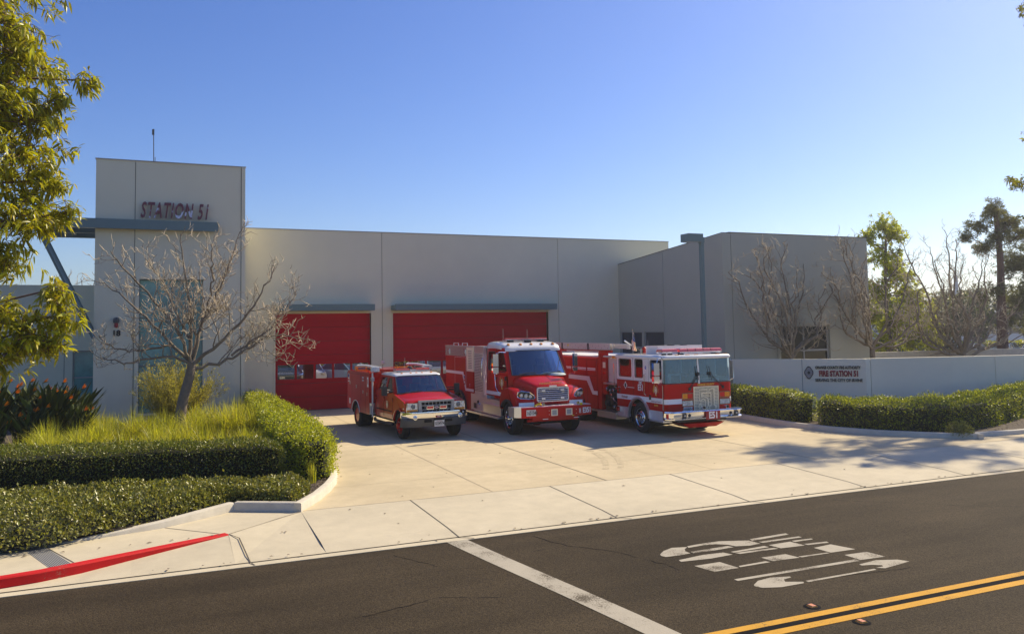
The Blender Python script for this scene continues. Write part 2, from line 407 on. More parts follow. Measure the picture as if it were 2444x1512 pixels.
# ------------------------------------------------------------------ ground, road, driveway, kerbs
def sheet(name, poly, z, m, kind='structure'):
    mb = MB(m)
    pts = [(p[0], p[1], p[2] if len(p) > 2 else z) for p in poly]
    mb.raw(pts, [tuple(range(len(pts)))])
    o = mb.build(name, smooth=False); o['kind'] = kind; return o
def strip_path(path, w0, w1, z0, m, mb, ztops, zbot=-0.2):
    """kerb: follows path (front edge); thickness between offsets w0..w1 to the left of travel; ztops per point"""
    P = [Vector((p[0], p[1], 0)) for p in path]; n = len(P); rows = []
    for i in range(n):
        t = (P[min(i + 1, n - 1)] - P[max(i - 1, 0)]).normalized(); q = Vector((-t.y, t.x, 0))
        a = P[i] + q * w0; b = P[i] + q * w1; zt = ztops[i] if hasattr(ztops, '__len__') else ztops
        h = 0.02
        rows.append([(a.x, a.y, zbot), (a.x, a.y, zt - h), (a.x + q.x * h, a.y + q.y * h, zt), (b.x, b.y, zt), (b.x, b.y, zbot)])
    mb.use(m); mb.loft(rows, True); return mb
struct(sheet('ground', [(-900, -900), (1500, -900), (1500, 1500), (-900, 1500)], -0.26, 'dry_ground'))
struct(sheet('road', [(-120, 2.4), (160, 2.4), (160, 13.3), (-120, 13.3)], -0.15, 'asphalt'))
mb = MB('concrete_apron')
mb.raw([(-120, 13.28, -0.30), (160, 13.28, -0.30), (160, 13.28, -0.142), (-120, 13.28, -0.142), (-120, 13.5, -0.150), (160, 13.5, -0.150)],
       [(0, 1, 2, 3), (3, 2, 5, 4)])
struct(mb.build('gutter', smooth=False))
struct(sheet('gutter_line', [(-120, 13.495), (160, 13.495), (160, 13.525), (-120, 13.525)], -0.146, 'concrete_joint'))
RC = [(-40, 13.62), (-2.15, 13.68), (-1.6, 13.80), (-1.1, 14.0), (-0.42, 14.28), (0.1, 14.5), (0.6, 14.70), (1.05, 14.88)]  # red kerb front
# apron: flare at the left, ramp in front of the driveway
mb = MB('concrete_apron')
zf = lambda x: -0.135 + 0.130 * max(0, min(1, (x + 1.2) / 2.2))
prev = None
for (x, y) in RC:
    cur = ((x, 13.515, -0.14), (x, y + 0.03, zf(x)))
    if prev: mb.quad(prev[0], cur[0], cur[1], prev[1])
    prev = cur
mb.quad(prev[0], (2.45, 13.515, -0.14), (2.45, 16.2, 0.0), (1.05, 14.91, 0.0))
mb.quad((2.45, 13.515, -0.14), (160, 13.515, -0.14), (160, 14.0, -0.092), (2.45, 14.0, -0.092))
mb.quad((2.45, 14.0, -0.092), (160, 14.0, -0.092), (160, 16.2, 0.0), (2.45, 16.2, 0.0))
bmesh.ops.remove_doubles(mb.bm, verts=mb.bm.verts, dist=1e-4)
struct(mb.build('driveway_apron', smooth=False))
struct(sheet('sidewalk', [(x, y + 0.05) for x, y in RC] + [(2.44, 16.2), (2.44, 19), (-40, 19)], 0.0, 'concrete_apron'))
struct(sheet('driveway', [(2.445, 16.2), (60, 16.2), (60, 37.5), (2.445, 37.5)], 0.0, 'concrete'))
mb = MB('red_curb')
strip_path(RC, -0.0, 0.15, 0, 'red_curb', mb, [0.012] * len(RC))
struct(mb.build('red_kerb'))
# joints: cold joints dark, saw cuts faint
mb = MB('concrete_joint')
def jl(mb, pts, w, m, dz=0.004):
    mb.use(m)
    for p, q in zip(pts, pts[1:]):
        a, b = Vector(p), Vector(q); t = (b - a); t.z = 0; t.normalize(); n = Vector((-t.y, t.x, 0)) * w / 2
        up = Vector((0, 0, dz)); mb.quad(a - n + up, b - n + up, b + n + up, a + n + up)
for x in [4.62, 7.75, 10.85, 14.0, 17.1, 20.2, 23.3, 26.4]:
    jl(mb, [(x, 16.2, 0), (x + 0.06, 14.0, -0.092), (x + 0.09, 13.5, -0.14), (x + 0.3, 13.3, -0.142)], 0.022, 'concrete_joint')
jl(mb, [(2.45, 16.2, 0), (60, 16.2, 0)], 0.014, 'saw_joint')
for x, w in [(6.42, .012), (9.17, .022), (12.1, .012), (15.3, .02), (18.4, .012)]:
    jl(mb, [(x, 16.2, 0), (x, 36.9, 0)], w, 'concrete_joint' if w > .015 else 'saw_joint')
for y in [18.3, 20.9, 23.6, 26.8, 30.0, 33.4]: jl(mb, [(2.5, y, 0), (22, y, 0)], 0.010, 'saw_joint')
jl(mb, [(0.05, 15.94, 0), (0.93, 15.0, 0)], 0.016, 'concrete_joint')
jl(mb, [(1.05, 14.93, 0), (1.2, 14.66, -0.02), (1.27, 13.5, -0.14), (1.32, 13.3, -0.142)], 0.022, 'concrete_joint')
jl(mb, [(1.05, 14.93, 0.0), (2.46, 16.16, 0.0)], 0.012, 'saw_joint')
jl(mb, [(-1.72, 15.36, 0), (-1.22, 14.16, 0)], 0.018, 'concrete_joint')
struct(mb.build('concrete_joints', smooth=False))
mb = MB('tyre_mark')
for dx in (0, .42):
    pr_ = None
    for i in range(15):
        t = i / 14; x = 10.9 + dx - 1.1 * t ** 1.8; y = 20.6 - 3.1 * t; q_ = ((x, y, .0045), (x + .17, y - .02, .0045))
        if pr_ and i % 5 != 3: mb.quad(pr_[0], q_[0], q_[1], pr_[1])
        pr_ = q_
struct(mb.build('tyre_marks', smooth=False))
# kerbs round the planting beds
LK = [(-40, 15.2), (-2.4, 15.35), (-1.68, 15.5), (-0.9, 15.66), (0.03, 15.93), (0.65, 16.33), (1.28, 16.80)]
LKz = [0.002, 0.002, 0.004, 0.05, 0.12, 0.15, 0.165]
mb = MB('concrete_curb')
strip_path(LK, 0.0, 0.14, 0, 'concrete_curb', mb, LKz)
strip_path([(1.28, 16.80), (2.44, 16.14)], 0.0, 0.15, 0, 'concrete_curb', mb, 0.166)
RKL = [(2.45, 16.13), (2.95, 17.0), (3.36, 17.95), (3.62, 18.7), (3.78, 19.4), (3.86, 20.2), (3.98, 22), (4.08, 26), (4.14, 32), (4.2, 36.6)]
strip_path(RKL, 0.0, 0.15, 0, 'concrete_curb', mb, 0.168)
struct(mb.build('bed_kerb', ang=50))
mb = MB('concrete_curb')
KR = [(19.85, 36.6), (19.75, 28), (19.68, 24.6), (19.52, 22.9), (19.45, 21.5), (19.62, 20.2), (20.15, 18.8), (21.0, 17.6), (22.0, 16.62)]
strip_path(KR, 0.0, 0.15, 0, 'concrete_curb', mb, 0.15)
strip_path([(22.0, 16.62), (22.25, 17.05)], 0.0, 0.15, 0, 'concrete_curb', mb, 0.151)
strip_path([(22.25, 17.05), (23.8, 16.85), (60, 16.8)], 0.0, 0.15, 0, 'concrete_curb', mb, 0.13)
struct(mb.build('bed_kerb', ang=50))
# soil
struct(sheet('planting_bed', [(-40, 15.3), (-2.4, 15.42), (-0.9, 15.74), (0.03, 16.03), (1.28, 16.92), (2.4, 16.26), (2.85, 17.05), (3.28, 18.0), (3.6, 19.0), (3.75, 20.2), (3.9, 22), (4.0, 26), (4.1, 36.7), (-40, 46)], 0.085, 'soil'))
struct(sheet('planting_bed', [(19.95, 36.6), (19.85, 28), (19.78, 24.6), (19.55, 21.5), (20.25, 18.9), (22.1, 16.75), (22.35, 17.15), (60, 16.9), (60, 60), (19.95, 60)], 0.085, 'soil'))
struct(sheet('parking_lot', [(38, 44), (200, 44), (200, 170), (30, 170)], -0.1, 'parking_asphalt'))
struct(sheet('parking_lot', [(-60, -60), (80, -60), (80, -1.5), (-60, -1.5)], -0.12, 'parking_asphalt'))
struct(sheet('sidewalk', [(-120, -1.2), (160, -1.2), (160, 2.4), (-120, 2.4)], -0.03, 'concrete_apron'))
# road paint
mb = MB('yellow_paint')
for y0, y1 in ((7.90, 8.03), (7.64, 7.78)): mb.quad((-120, y0, -.145), (160, y0, -.145), (160, y1, -.145), (-120, y1, -.145))
struct(mb.build('centre_line', smooth=False))
struct(sheet('centre_seal', [(-120, 7.785), (160, 7.785), (160, 7.895), (-120, 7.895)], -.146, 'asphalt_seal'))
struct(sheet('limit_line', [(4.40, 13.33), (4.60, 12.0), (4.93, 10.0), (5.12, 8.7), (5.25, 7.8), (5.60, 7.8), (5.48, 8.7), (5.29, 10.0), (4.97, 12.0), (4.78, 13.30)], -.144, 'road_paint'))
MARK = [[(7.2, 11.07), (7.35, 11.2), (7.57, 11.3), (7.82, 11.23), (7.7, 11.13), (7.65, 11.03), (7.65, 10.9), (7.43, 10.88), (7.19, 10.9), (7.16, 10.99)], [(7.85, 11.27), (8.18, 11.3), (8.49, 11.29), (8.96, 11.12), (9.0, 10.87), (8.77, 10.85), (8.54, 10.92), (8.49, 11.05), (8.33, 11.17), (8.11, 11.2), (7.81, 11.18)], [(7.7, 10.97), (8.44, 10.99), (8.48, 10.89), (8.11, 10.87), (7.7, 10.89)], [(7.27, 10.67), (7.77, 10.74), (8.13, 10.71), (8.19, 10.55), (7.75, 10.52), (7.25, 10.58)], [(7.3, 10.31), (7.76, 10.31), (7.82, 9.94), (7.38, 9.94)], [(7.88, 10.02), (8.4, 10.04), (8.43, 9.97), (7.86, 9.96)], [(8.47, 10.22), (8.93, 10.21), (8.99, 9.96), (8.5, 9.99)], [(9.01, 10.02), (9.56, 9.99), (9.58, 9.95), (9.03, 9.96)], [(9.58, 10.29), (9.97, 10.33), (10.1, 9.94), (9.61, 9.96)], [(9.7, 9.77), (10.13, 9.75), (10.18, 9.43), (9.7, 9.46)], [(9.03, 11.17), (9.83, 11.21), (9.81, 11.12), (9.0, 11.07)], [(9.05, 10.97), (9.87, 10.95), (9.88, 10.88), (9.06, 10.89)], [(9.57, 10.78), (9.96, 10.75), (9.95, 10.7), (9.57, 10.7)], [(9.06, 10.74), (9.51, 10.75), (9.56, 10.46), (9.1, 10.5)], [(9.6, 10.54), (10.04, 10.49), (10.02, 10.42), (9.62, 10.46)], [(8.26, 10.69), (8.96, 10.73), (8.98, 10.64), (8.28, 10.63)], [(8.28, 10.61), (9.01, 10.57), (9.05, 10.5), (8.32, 10.53)], [(7.41, 9.53), (9.66, 9.52), (9.66, 9.43), (7.41, 9.45)], [(7.49, 9.21), (7.66, 9.33), (7.91, 9.37), (8.19, 9.29), (8.18, 9.25), (8.02, 9.22), (7.97, 9.13), (8.19, 9.02), (8.15, 8.97), (7.76, 8.97), (7.51, 9.06), (7.46, 9.16)], [(8.25, 9.04), (9.53, 9.04), (9.52, 8.99), (8.24, 8.98)], [(9.51, 9.3), (9.9, 9.35), (10.21, 9.23), (10.29, 9.09), (10.03, 9.04), (9.69, 8.99), (9.6, 9.07), (9.74, 9.07), (9.77, 9.12), (9.66, 9.2), (9.5, 9.24)]]
mb = MB('road_paint')
for p in MARK: mb.raw([(x, y, -.145) for x, y in p], [tuple(range(len(p)))])
struct(mb.build('road_marking', smooth=False))
# tar-dark hairline cracks in the asphalt
rng = random.Random(3)
mb = MB('asphalt_seal')
def crack(pts, w=0.012):
    P = []
    for a, b in zip(pts, pts[1:]):
        n = max(2, int(math.dist(a, b) / 0.12))
        for i in range(n): t = i / n; P.append((a[0] + (b[0] - a[0]) * t + rng.uniform(-.03, .03), a[1] + (b[1] - a[1]) * t + rng.uniform(-.03, .03), -0.15))
    for p, q in zip(P, P[1:]):
        a, b = Vector(p), Vector(q); t = (b - a).normalized(); n = Vector((-t.y, t.x, 0)) * w * rng.uniform(.2, .6); u = Vector((0, 0, .004 ))
        mb.quad(a - n + u, b - n + u, b + n + u, a + n + u)
crack([(5.9, 13.0), (6.1, 12.2), (6.6, 11.6), (6.95, 10.6), (7.0, 10.1)]); crack([(8.6, 9.0), (10.2, 8.85)]); crack([(5.5, 12.1), (5.9, 12.2)]); crack([(3.4, 12.9), (3.9, 11.9)])
crack([(12.5, 12.9), (14.5, 11.2), (17, 9.8)]); crack([(2.2, 10.3), (3.4, 10.6), (4.4, 10.2)])
struct(mb.build('asphalt_cracks', smooth=False))
# trench grate across the pavement
mb = MB('joint_dark'); gx0, gy0, gx1, gy1 = -2.02, 15.3, -1.52, 14.02
mb.raw([(-2.0, 15.3, .003), (-1.72, 15.3, .003), (-1.24, 14.08, .003), (-1.53, 14.04, .003)], [(0, 1, 2, 3)])
mb.use('frame_grey')
for i in range(11):
    t = i / 10; a = Vector((-2.0, 15.3, .006)).lerp(Vector((-1.72, 15.3, .006)), t); b = Vector((-1.53, 14.04, .006)).lerp(Vector((-1.24, 14.08, .006)), t)
    d = Vector((.007, 0, 0)); mb.quad(a - d, a + d, b + d, b - d)
o = mb.build('drain_grate', smooth=False); tag(o, 'slotted metal drain grate crossing the pavement at the red kerb', 'drain grate')
# raised reflectors by the yellow lines
for i, (x, y, l) in enumerate([(7.57, 8.2, 'small square road reflector on the far side of the double yellow line'), (7.7, 7.53, 'small square road reflector on the near side of the double yellow line')]):
    e = empty('road_reflector', (x, y, -.15), 0, l, 'road reflector', 'raised reflectors along the centre line')
    m1 = MB('asphalt_seal'); m1.lathe([(0, .11), (.006, .10)], (0, 0, 0), 'z', 16); m1.build('adhesive_pad', e)
    m2 = MB('amber'); m2.raw([(-.055, -.05, .004), (.055, -.05, .004), (.055, .05, .004), (-.055, .05, .004), (-.03, -.045, .024), (.03, -.045, .024), (.03, .045, .024), (-.03, .045, .024)],
        [(3, 2, 1, 0), (4, 5, 6, 7), (0, 1, 5, 4), (1, 2, 6, 5), (2, 3, 7, 6), (3, 0, 4, 7)]); m2.build('lens', e)
# fallen leaves on the concrete
V = []; F = []
rs = np.random.RandomState(5)
for i in range(110):
    if i < 60: x, y = rs.uniform(-2, 16), rs.uniform(13.6, 26); 
    else: x, y = rs.uniform(-1, 22), rs.uniform(13.45, 13.6)
    if x < 2.3 and y > 15: y = 14.9
    z = 0.008 if y > 16.2 else (-0.14 + (y - 13.5) / 2.7 * .14 + .012 if x > 1.2 else 0.01)
    if x < 2.4 and y < 14.9: z = .02 if y > 14.9 else -0.12 + .01
    a = rs.uniform(0, 6.28); l = rs.uniform(.02, .05); w = l * .45; c, s_ = math.cos(a), math.sin(a); b = len(V)
    V += [(x - c * l, y - s_ * l, z), (x + s_ * w, y - c * w, z + .012), (x + c * l, y + s_ * l, z), (x - s_ * w, y + c * w, z + .01)]; F.append((b, b + 1, b + 2, b + 3))
o = np_mesh('fallen_leaves', V, F, ['bark']); o['kind'] = 'stuff'; o['label'] = 'dry brown leaves scattered over the driveway and gutter'; o['category'] = 'fallen leaves'
# ------------------------------------------------------------------ fire station
ST = empty('fire_station', (9, 36.7, 0), 0, 'pale concrete fire station with a square tower and red roll-up doors', 'fire station')
ST.location = (0, 0, 0)
FY = 36.7
def wall_panels(name, spans, y, z0, z1, m, th=0.3, holes=(), axis='y', parent=ST, cap=True):
    """concrete tilt-up panels with open 2 cm joints over a dark core"""
    mb = MB(m)
    for a, b in spans:
        hs = []; outer = [(a, z0), (b, z0), (b, z1), (a, z1)]
        for (ha, hb, hz0, hz1) in holes:
            if ha >= a - 1e-6 and hb <= b + 1e-6:
                if hz0 <= z0 + 1e-6: outer = [(a, z0), (ha, z0), (ha, hz1), (hb, hz1), (hb, z0), (b, z0), (b, z1), (a, z1)]
                else: hs.append([(ha, hz0), (hb, hz0), (hb, hz1), (ha, hz1)])
        mb.plate(outer, y, th, axis, hs)
    return mb
# main hall front
g = 0.012
mb = wall_panels('x', [(2.0, 9.22 - g), (9.22 + g, 18.26 - g), (18.26 + g, 24.92)], FY, -0.1, 7.98, 'wall', .3,
                 holes=[(4.47, 8.69, -0.1, 4.28), (9.71, 17.66, -0.1, 4.28)])
mb.use('joint_dark').box(9.1, 9.35, FY + .05, FY + .3, 0, 7.95).box(18.1, 18.4, FY + .05, FY + .3, 0, 7.95)
mb.use('frame_grey').box(2.0, 24.93, FY - .02, FY + .32, 7.981, 8.02)
mb.use('wall').plate([(2.0, 0), (5.0, 0), (5.0, 4.3), (11.3, 4.3), (11.3, 0), (12.0, 0), (12.0, 4.3), (21.5, 4.3), (21.5, 0), (24.9, 0), (24.9, 7.9), (2.0, 7.9)], 45, .3, 'y').box(24.6, 24.9, FY + .32, 45, 0, 7.9).box(2.0, 2.3, FY + .32, 45, 0, 7.9).box(2.3, 24.6, FY + .32, 45, 7.4, 7.5)
mb.use('interior_dark').box(6.4, 6.95, 41, 41.5, .1, 2.6)
mb.build('hall_wall', ST, smooth=False)
# garage doors
def garage_door(x0, x1, nwin, label):
    y = FY + .2; sec = 4.28 / 7; mb = MB('door_red'); wz0, wz1 = 1.40, 2.03
    for i in range(7):
        z0, z1 = i * sec + .006, (i + 1) * sec - .006
        if i == 2: z0, z1 = 2 * sec - .02 + .006, 2 * sec + .9
        if i == 3: z0 = 2 * sec + .912
        if i == 2: continue
        mb.box(x0, x1, y, y + .05, z0 if i != 1 else z0, z1 if i != 1 else 2 * sec - .03, .008, 1)
    z0, z1 = 2 * sec - .015, 2 * sec + .9; w = (x1 - x0 - .12) / nwin
    holes = [[(x0 + .08 + i * w + .045, wz0), (x0 + .08 + (i + 1) * w - .045, wz0), (x0 + .08 + (i + 1) * w - .045, wz1), (x0 + .08 + i * w + .045, wz1)] for i in range(nwin)]
    mb.plate([(x0, z0), (x1, z0), (x1, z1), (x0, z1)], y, .05, 'y', holes)
    mb.use('joint_dark').box(x0, x1, y - .01, y + .02, 0, .03)
    mb.use('joint_dark').plate([(x0, .03), (x1, .03), (x1, 4.27), (x0, 4.27)], y + .052, .01, 'y', holes)
    d = mb.build('garage_door', ST, smooth=False, label=label)
    for h in holes:
        m2 = MB('clear_glass'); m2.box(h[0][0], h[1][0], y + .012, y + .016, wz0, wz1); m2.build('window_pane', d, smooth=False)
garage_door(4.47, 8.69, 5, 'narrower red sectional door at the left')
garage_door(9.71, 17.66, 10, 'wide dark red sectional door behind the trucks')
# jamb and sill lights
mb = MB('wall')
for a, b in ((4.40, 4.47), (8.69, 8.76), (9.64, 9.71), (17.66, 17.73)): mb.box(a, b, FY - .035, FY + .19, 0, 4.36)
for a, b in ((4.40, 8.76), (9.64, 17.73)): mb.box(a, b, FY - .036, FY + .19, 4.281, 4.37)
mb.build('door_surround', ST, smooth=False)
for a, b, l in ((4.45, 8.68, 'steel shelf over the narrow door'), (9.62, 17.76, 'steel shelf over the wide door')):
    mb = MB('teal_metal'); mb.box(a, b, FY - .85, FY - .78, 4.38, 4.66, .01, 1).box(a, b, FY - .779, FY - .02, 4.58, 4.62)
    mb.box(a, a + .06, FY - .779, FY - .02, 4.40, 4.58).box(b - .06, b, FY - .779, FY - .02, 4.40, 4.58).box(a, b, FY - .78, FY - .70, 4.38, 4.40)
    mb.build('door_canopy', ST, label=l)
    n = 1 if b - a < 5 else 3
    for i in range(n):
        x = a + (b - a) * (i + .5) / n; m2 = MB('frame_grey'); m2.lathe([(0, .12), (-.05, .12), (-.07, .09)], (x, FY - .4, 4.57), 'z', 14); m2.build('soffit_light', ST)
mb = MB('bright_metal'); mb.box(9.14, 9.3, FY - .05, FY - .001, 1.94, 2.1, .01, 1); mb.cyl((9.25, FY - .05, 2.02), (9.25, FY - .12, 1.98), .03, 10); mb.build('hose_tap', ST)
# tower
TY = 35.0
mb = wall_panels('x', [(-2.47, -1.08 - g), (-1.08 + g, 2.88)], TY, -.1, 10.3, 'wall', .3, holes=[(-.95, 1.5, 0.35, 5.68)])
mb.box(2.905, 3.05, TY - .03, TY + .3, -.1, 10.3)
mb.use('joint_dark').box(-1.2, -.96, TY + .05, TY + .28, 0, 10.25).box(2.8, 2.95, TY + .05, TY + .28, 0, 10.25)
mb.use('wall').box(-2.47, -2.17, TY + .3, 41, 0, 10.3).box(2.75, 3.05, TY + .3, 41, 0, 10.3).box(-2.17, 2.75, 40.7, 41, 0, 10.3).box(-2.17, 2.75, TY + .3, 40.7, 9.7, 9.8)
mb.use('frame_grey').box(-2.5, 3.08, TY - .04, TY + .33, 10.301, 10.33)
mb.build('tower', ST, smooth=False)
mb = MB('wall'); mb.plate([(-1.03, .3), (1.58, .3), (1.58, 5.76), (-1.03, 5.76)], TY - .05, .05, 'y', [[(-.90, .4), (1.44, .4), (1.44, 5.63), (-.90, 5.63)]]); mb.build('window_surround', ST, smooth=False)
wf = MB('teal_metal'); wf.plate([(-.95, .35), (1.5, .35), (1.5, 5.68), (-.95, 5.68)], TY + .12, .08, 'y',
    [[(a, b), (c, b), (c, d), (a, d)] for a, c in ((-.87, .25), (.31, 1.42)) for b, d in ((.43, 2.2), (2.26, 3.95), (4.01, 5.58))])
wf = wf.build('window', ST, smooth=False, label='tall teal glazed window of the tower')
for a, c in ((-.87, .25), (.31, 1.42)):
    for b, d in ((.43, 2.2), (2.26, 3.95), (4.01, 5.58)):
        m2 = MB('teal_glass'); m2.box(a, c, TY + .15, TY + .17, b, d); m2.build('window_pane', wf, smooth=False)
text('STATION 51', 0.86, (0.37, TY - .16, 8.32), 'painted_glint_letter', ST, depth=.10, bold=.016, xs=.475, shear=.25, spacing=1.16, name='tower_lettering')
# no backing behind the letters; their pale reflections are painted in the colour
for i, x in enumerate([-.5, -.2, .1, .35, .9, 1.35]):
    pass
text('18', .30, (-1.69, TY - .02, 3.52), 'letter_black', ST, depth=.02, bold=.012, name='house_number')
mb = MB('frame_dark'); mb.lathe([(0, .10), (.10, .12), (.20, .09), (.22, .03)], (-1.69, TY - .14, 3.92), 'z', 14); mb.box(-1.73, -1.65, TY - .14, TY, 4.02, 4.1)
wl = mb.build('wall_lamp', ST); mb = MB('letter_red'); mb.lathe([(0, .065), (-.14, .075), (-.19, .03)], (-1.69, TY - .14, 3.92), 'z', 12); mb.build('lamp_lens', wl)
mb = MB('frame_dark'); mb.cyl((-.44, 37, 9.7), (-.47, 37, 12.1), .02, 6); mb.box(-.53, -.44, 36.96, 37.04, 11.85, 12.08); mb.cyl((-.40, 37, 9.7), (-.40, 37, 10.9), .015, 6); mb.build('antenna', ST)
# entrance canopy: long fascia beam with slatted frame and two raking struts
mb = MB('teal_metal')
mb.box(-4.42, 2.0, TY - .37, TY - .30, 7.56, 7.93, .008, 1).box(-4.42, 2.0, TY - .299, TY - .2, 7.56, 7.60).box(-4.42, 2.0, TY - .299, TY - .2, 7.89, 7.93)
mb.box(-4.42, 2.0, TY - .2, TY - .02, 7.70, 7.74)
mb.box(-4.42, -4.35, TY - .2, TY + 2.9, 7.56, 7.90).box(-4.35, -2.47, TY + 2.8, TY + 2.9, 7.50, 7.86).box(-4.35, -2.47, TY + 1.3, TY + 1.38, 7.54, 7.84)
for i in range(9): mb.box(-4.34, -2.48, TY + .1 + i * .3, TY + .16 + i * .3, 7.80, 7.855)
mb.box(-3.4, -3.34, TY - .2, TY + 2.8, 7.60, 7.79)
mb.build('entrance_canopy', ST)
for k, yy in enumerate((TY - .2, TY + .9)):
    mb = MB('teal_metal'); mb.tube([(-4.36, yy, 7.5), (-2.44, yy, 3.35)], .085, 4); mb.build('canopy_strut', ST, smooth=False)
# low entrance wing left of the tower
mb = MB('wall'); mb.plate([(-40, -.1), (-2.5, -.1), (-2.5, 5.66), (-40, 5.66)], 40, .3, 'y', [[(-3.62, .5), (-2.52, .5), (-2.52, 2.82), (-3.62, 2.82)]])
mb.box(-40, -2.5, 40.3, 50, 5.3, 5.4); mb.use('joint_dark').box(-3.95, -3.93, 39.994, 40, 0, 5.66); mb.build('entrance_wing', ST, smooth=False)
wf = MB('frame_grey'); wf.plate([(-3.62, .5), (-2.53, .5), (-2.53, 2.82), (-3.62, 2.82)], 40.08, .08, 'y', [[(-3.56, .56), (-2.59, .56), (-2.59, 1.62), (-3.56, 1.62)], [(-3.56, 1.68), (-2.59, 1.68), (-2.59, 2.76), (-3.56, 2.76)]])
wf = wf.build('window', ST, smooth=False)
for b, d in ((.56, 1.62), (1.68, 2.76)):
    m2 = MB('teal_glass'); m2.box(-3.56, -2.59, 40.11, 40.13, b, d); m2.build('window_pane', wf, smooth=False)
# east wing: side wall along X=21.76, front along Y=28.04, parapet rising towards the street
WX, WY = 21.76, 28.04
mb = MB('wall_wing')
zt = lambda y: 6.70 + (FY - y) * .0765
def side(y0, y1, holes=()): mb.plate([(y0, -.1), (y1, -.1), (y1, zt(y1)), (y0, zt(y0))], WX, .3, 'x', holes)
side(WY + .42, 32.58 - g); side(32.58 + g, FY, [[(32.62, .9), (34.36, .9), (34.36, 3.22), (32.62, 3.22)], [(34.56, .9), (36.62, .9), (36.62, 3.22), (34.56, 3.22)]])
mb.box(WX - .02, WX + .42, WY - .0, WY + .4, -.1, 7.37)
mb.use('joint_dark').box(WX + .06, WX + .2, WY + .39, WY + .44, 0, 7.3).box(WX + .06, WX + .2, 32.5, 32.66, 3.3, 6.9)
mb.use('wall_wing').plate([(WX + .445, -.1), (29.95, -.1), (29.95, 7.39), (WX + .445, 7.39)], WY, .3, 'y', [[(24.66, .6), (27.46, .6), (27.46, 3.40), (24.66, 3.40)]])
mb.box(29.65, 29.95, WY + .3, 45, 0, 7.39).box(22.1, 29.6, WY + .3, 44, 6.6, 6.7)
mb.use('joint_dark').box(WX + .41, WX + .45, WY + .05, WY + .3, 0, 7.3)
mb.use('frame_dark').plate([(WY, zt(WY) + .001), (FY, zt(FY) + .001), (FY, zt(FY) + .03), (WY, zt(WY) + .03)], WX - .02, .34, 'x').box(WX + .33, 29.97, WY - .02, WY + .32, 7.391, 7.42)
mb.build('wing_wall', ST, smooth=False)
for a, b in ((32.62, 34.36), (34.56, 36.62)):
    wf = MB('frame_grey'); wf.plate([(a, .9), (b, .9), (b, 3.22), (a, 3.22)], WX + .06, .08, 'x', [[(a + .05, .95), (b - .05, .95), (b - .05, 2.40), (a + .05, 2.40)], [(a + .05, 2.47), (b - .05, 2.47), (b - .05, 3.17), (a + .05, 3.17)]])
    wf = wf.build('window', ST, smooth=False)
    for c, d in ((.95, 2.40), (2.47, 3.17)):
        m2 = MB('navy_glass'); m2.box(WX + .09, WX + .11, a + .05, b - .05, c, d); m2.build('window_pane', wf, smooth=False)
mb = MB('wall_wing'); mb.plate([(24.5, .45), (27.62, .45), (27.62, 3.58), (24.5, 3.58)], WY - .05, .05, 'y', [[(24.66, .6), (27.46, .6), (27.46, 3.40), (24.66, 3.40)]]); mb.build('window_surround', ST, smooth=False)
wf = MB('frame_grey'); wf.plate([(24.66, .6), (27.46, .6), (27.46, 3.40), (24.66, 3.40)], WY + .08, .08, 'y', [[(a, b), (c, b), (c, d), (a, d)] for a, c in ((24.72, 26.03), (26.09, 27.40)) for b, d in ((.66, 2.26), (2.34, 3.35))])
wf = wf.build('window', ST, smooth=False)
for a, c in ((24.72, 26.03), (26.09, 27.40)):
    for b, d in ((.66, 2.26), (2.34, 3.35)):
        m2 = MB('dark_glass'); m2.box(a, c, WY + .11, WY + .13, b, d); m2.build('window_pane', wf, smooth=False)
# ------------------------------------------------------------------ sign wall
S0, S1, S2 = Vector((21.85, 27.75, 0)), Vector((25.6, 24.27, 0)), Vector((25.98, 24.40, 0))
SW = empty('sign_wall', (0, 0, 0), 0, 'low pale concrete wall with the fire station name on it behind the hedges', 'wall')
def seg_wall(mb, a, b, z1, th=.22, z0=0):
    t = (b - a).normalized(); n = Vector((-t.y, t.x, 0)) * th
    if n.y < 0: n = -n
    v = [a, b, b + n, a + n]; mb.raw([(p.x, p.y, z) for z in (z0, z1) for p in v], [(3, 2, 1, 0), (4, 5, 6, 7), (0, 1, 5, 4), (1, 2, 6, 5), (2, 3, 7, 6), (3, 0, 4, 7)])
mb = MB('sign_wall_paint'); t01 = (S1 - S0).normalized(); J1 = S0 + t01 * ((S1 - S0).length * .534)
seg_wall(mb, S0, J1 - t01 * .008, 2.03); seg_wall(mb, J1 + t01 * .008, S1, 2.03)
seg_wall(mb, S1 + Vector((.02, .03, 0)), S2, 2.028); 
S3 = Vector((31.2, 22.9, 0)); S4 = Vector((42, 19.9, 0)); t23 = (S3 - S2).normalized()
seg_wall(mb, S2 + t23 * .02, S3 - t23 * .01, 2.03); seg_wall(mb, S3 + t23 * .01, S4, 2.03)
mb.use('joint_dark'); seg_wall(mb, J1 - t01 * .1 + Vector((.05, .05, 0)), J1 + t01 * .1 + Vector((.05, .05, 0)), 2.0, .1); seg_wall(mb, S2 + Vector((-.03, .06, 0)), S2 + t23 * .2 + Vector((0, .06, 0)), 2.0, .1); seg_wall(mb, S3 - t23 * .1 + Vector((0, .05, 0)), S3 + t23 * .1 + Vector((0, .05, 0)), 2.0, .1)
mb.build('wall_panels', SW, smooth=False)
ang = math.atan2(t01.y, t01.x); nn = Vector((t01.y, -t01.x, 0)) * .02
def on_sign(s, z): p = S0.lerp(S1, s) + nn; return (p.x, p.y, z)
text('ORANGE COUNTY FIRE AUTHORITY', .165, on_sign(.797, 1.685), 'letter_black', SW, depth=.03, bold=.006, xs=.615, angle=ang, name='sign_lettering')
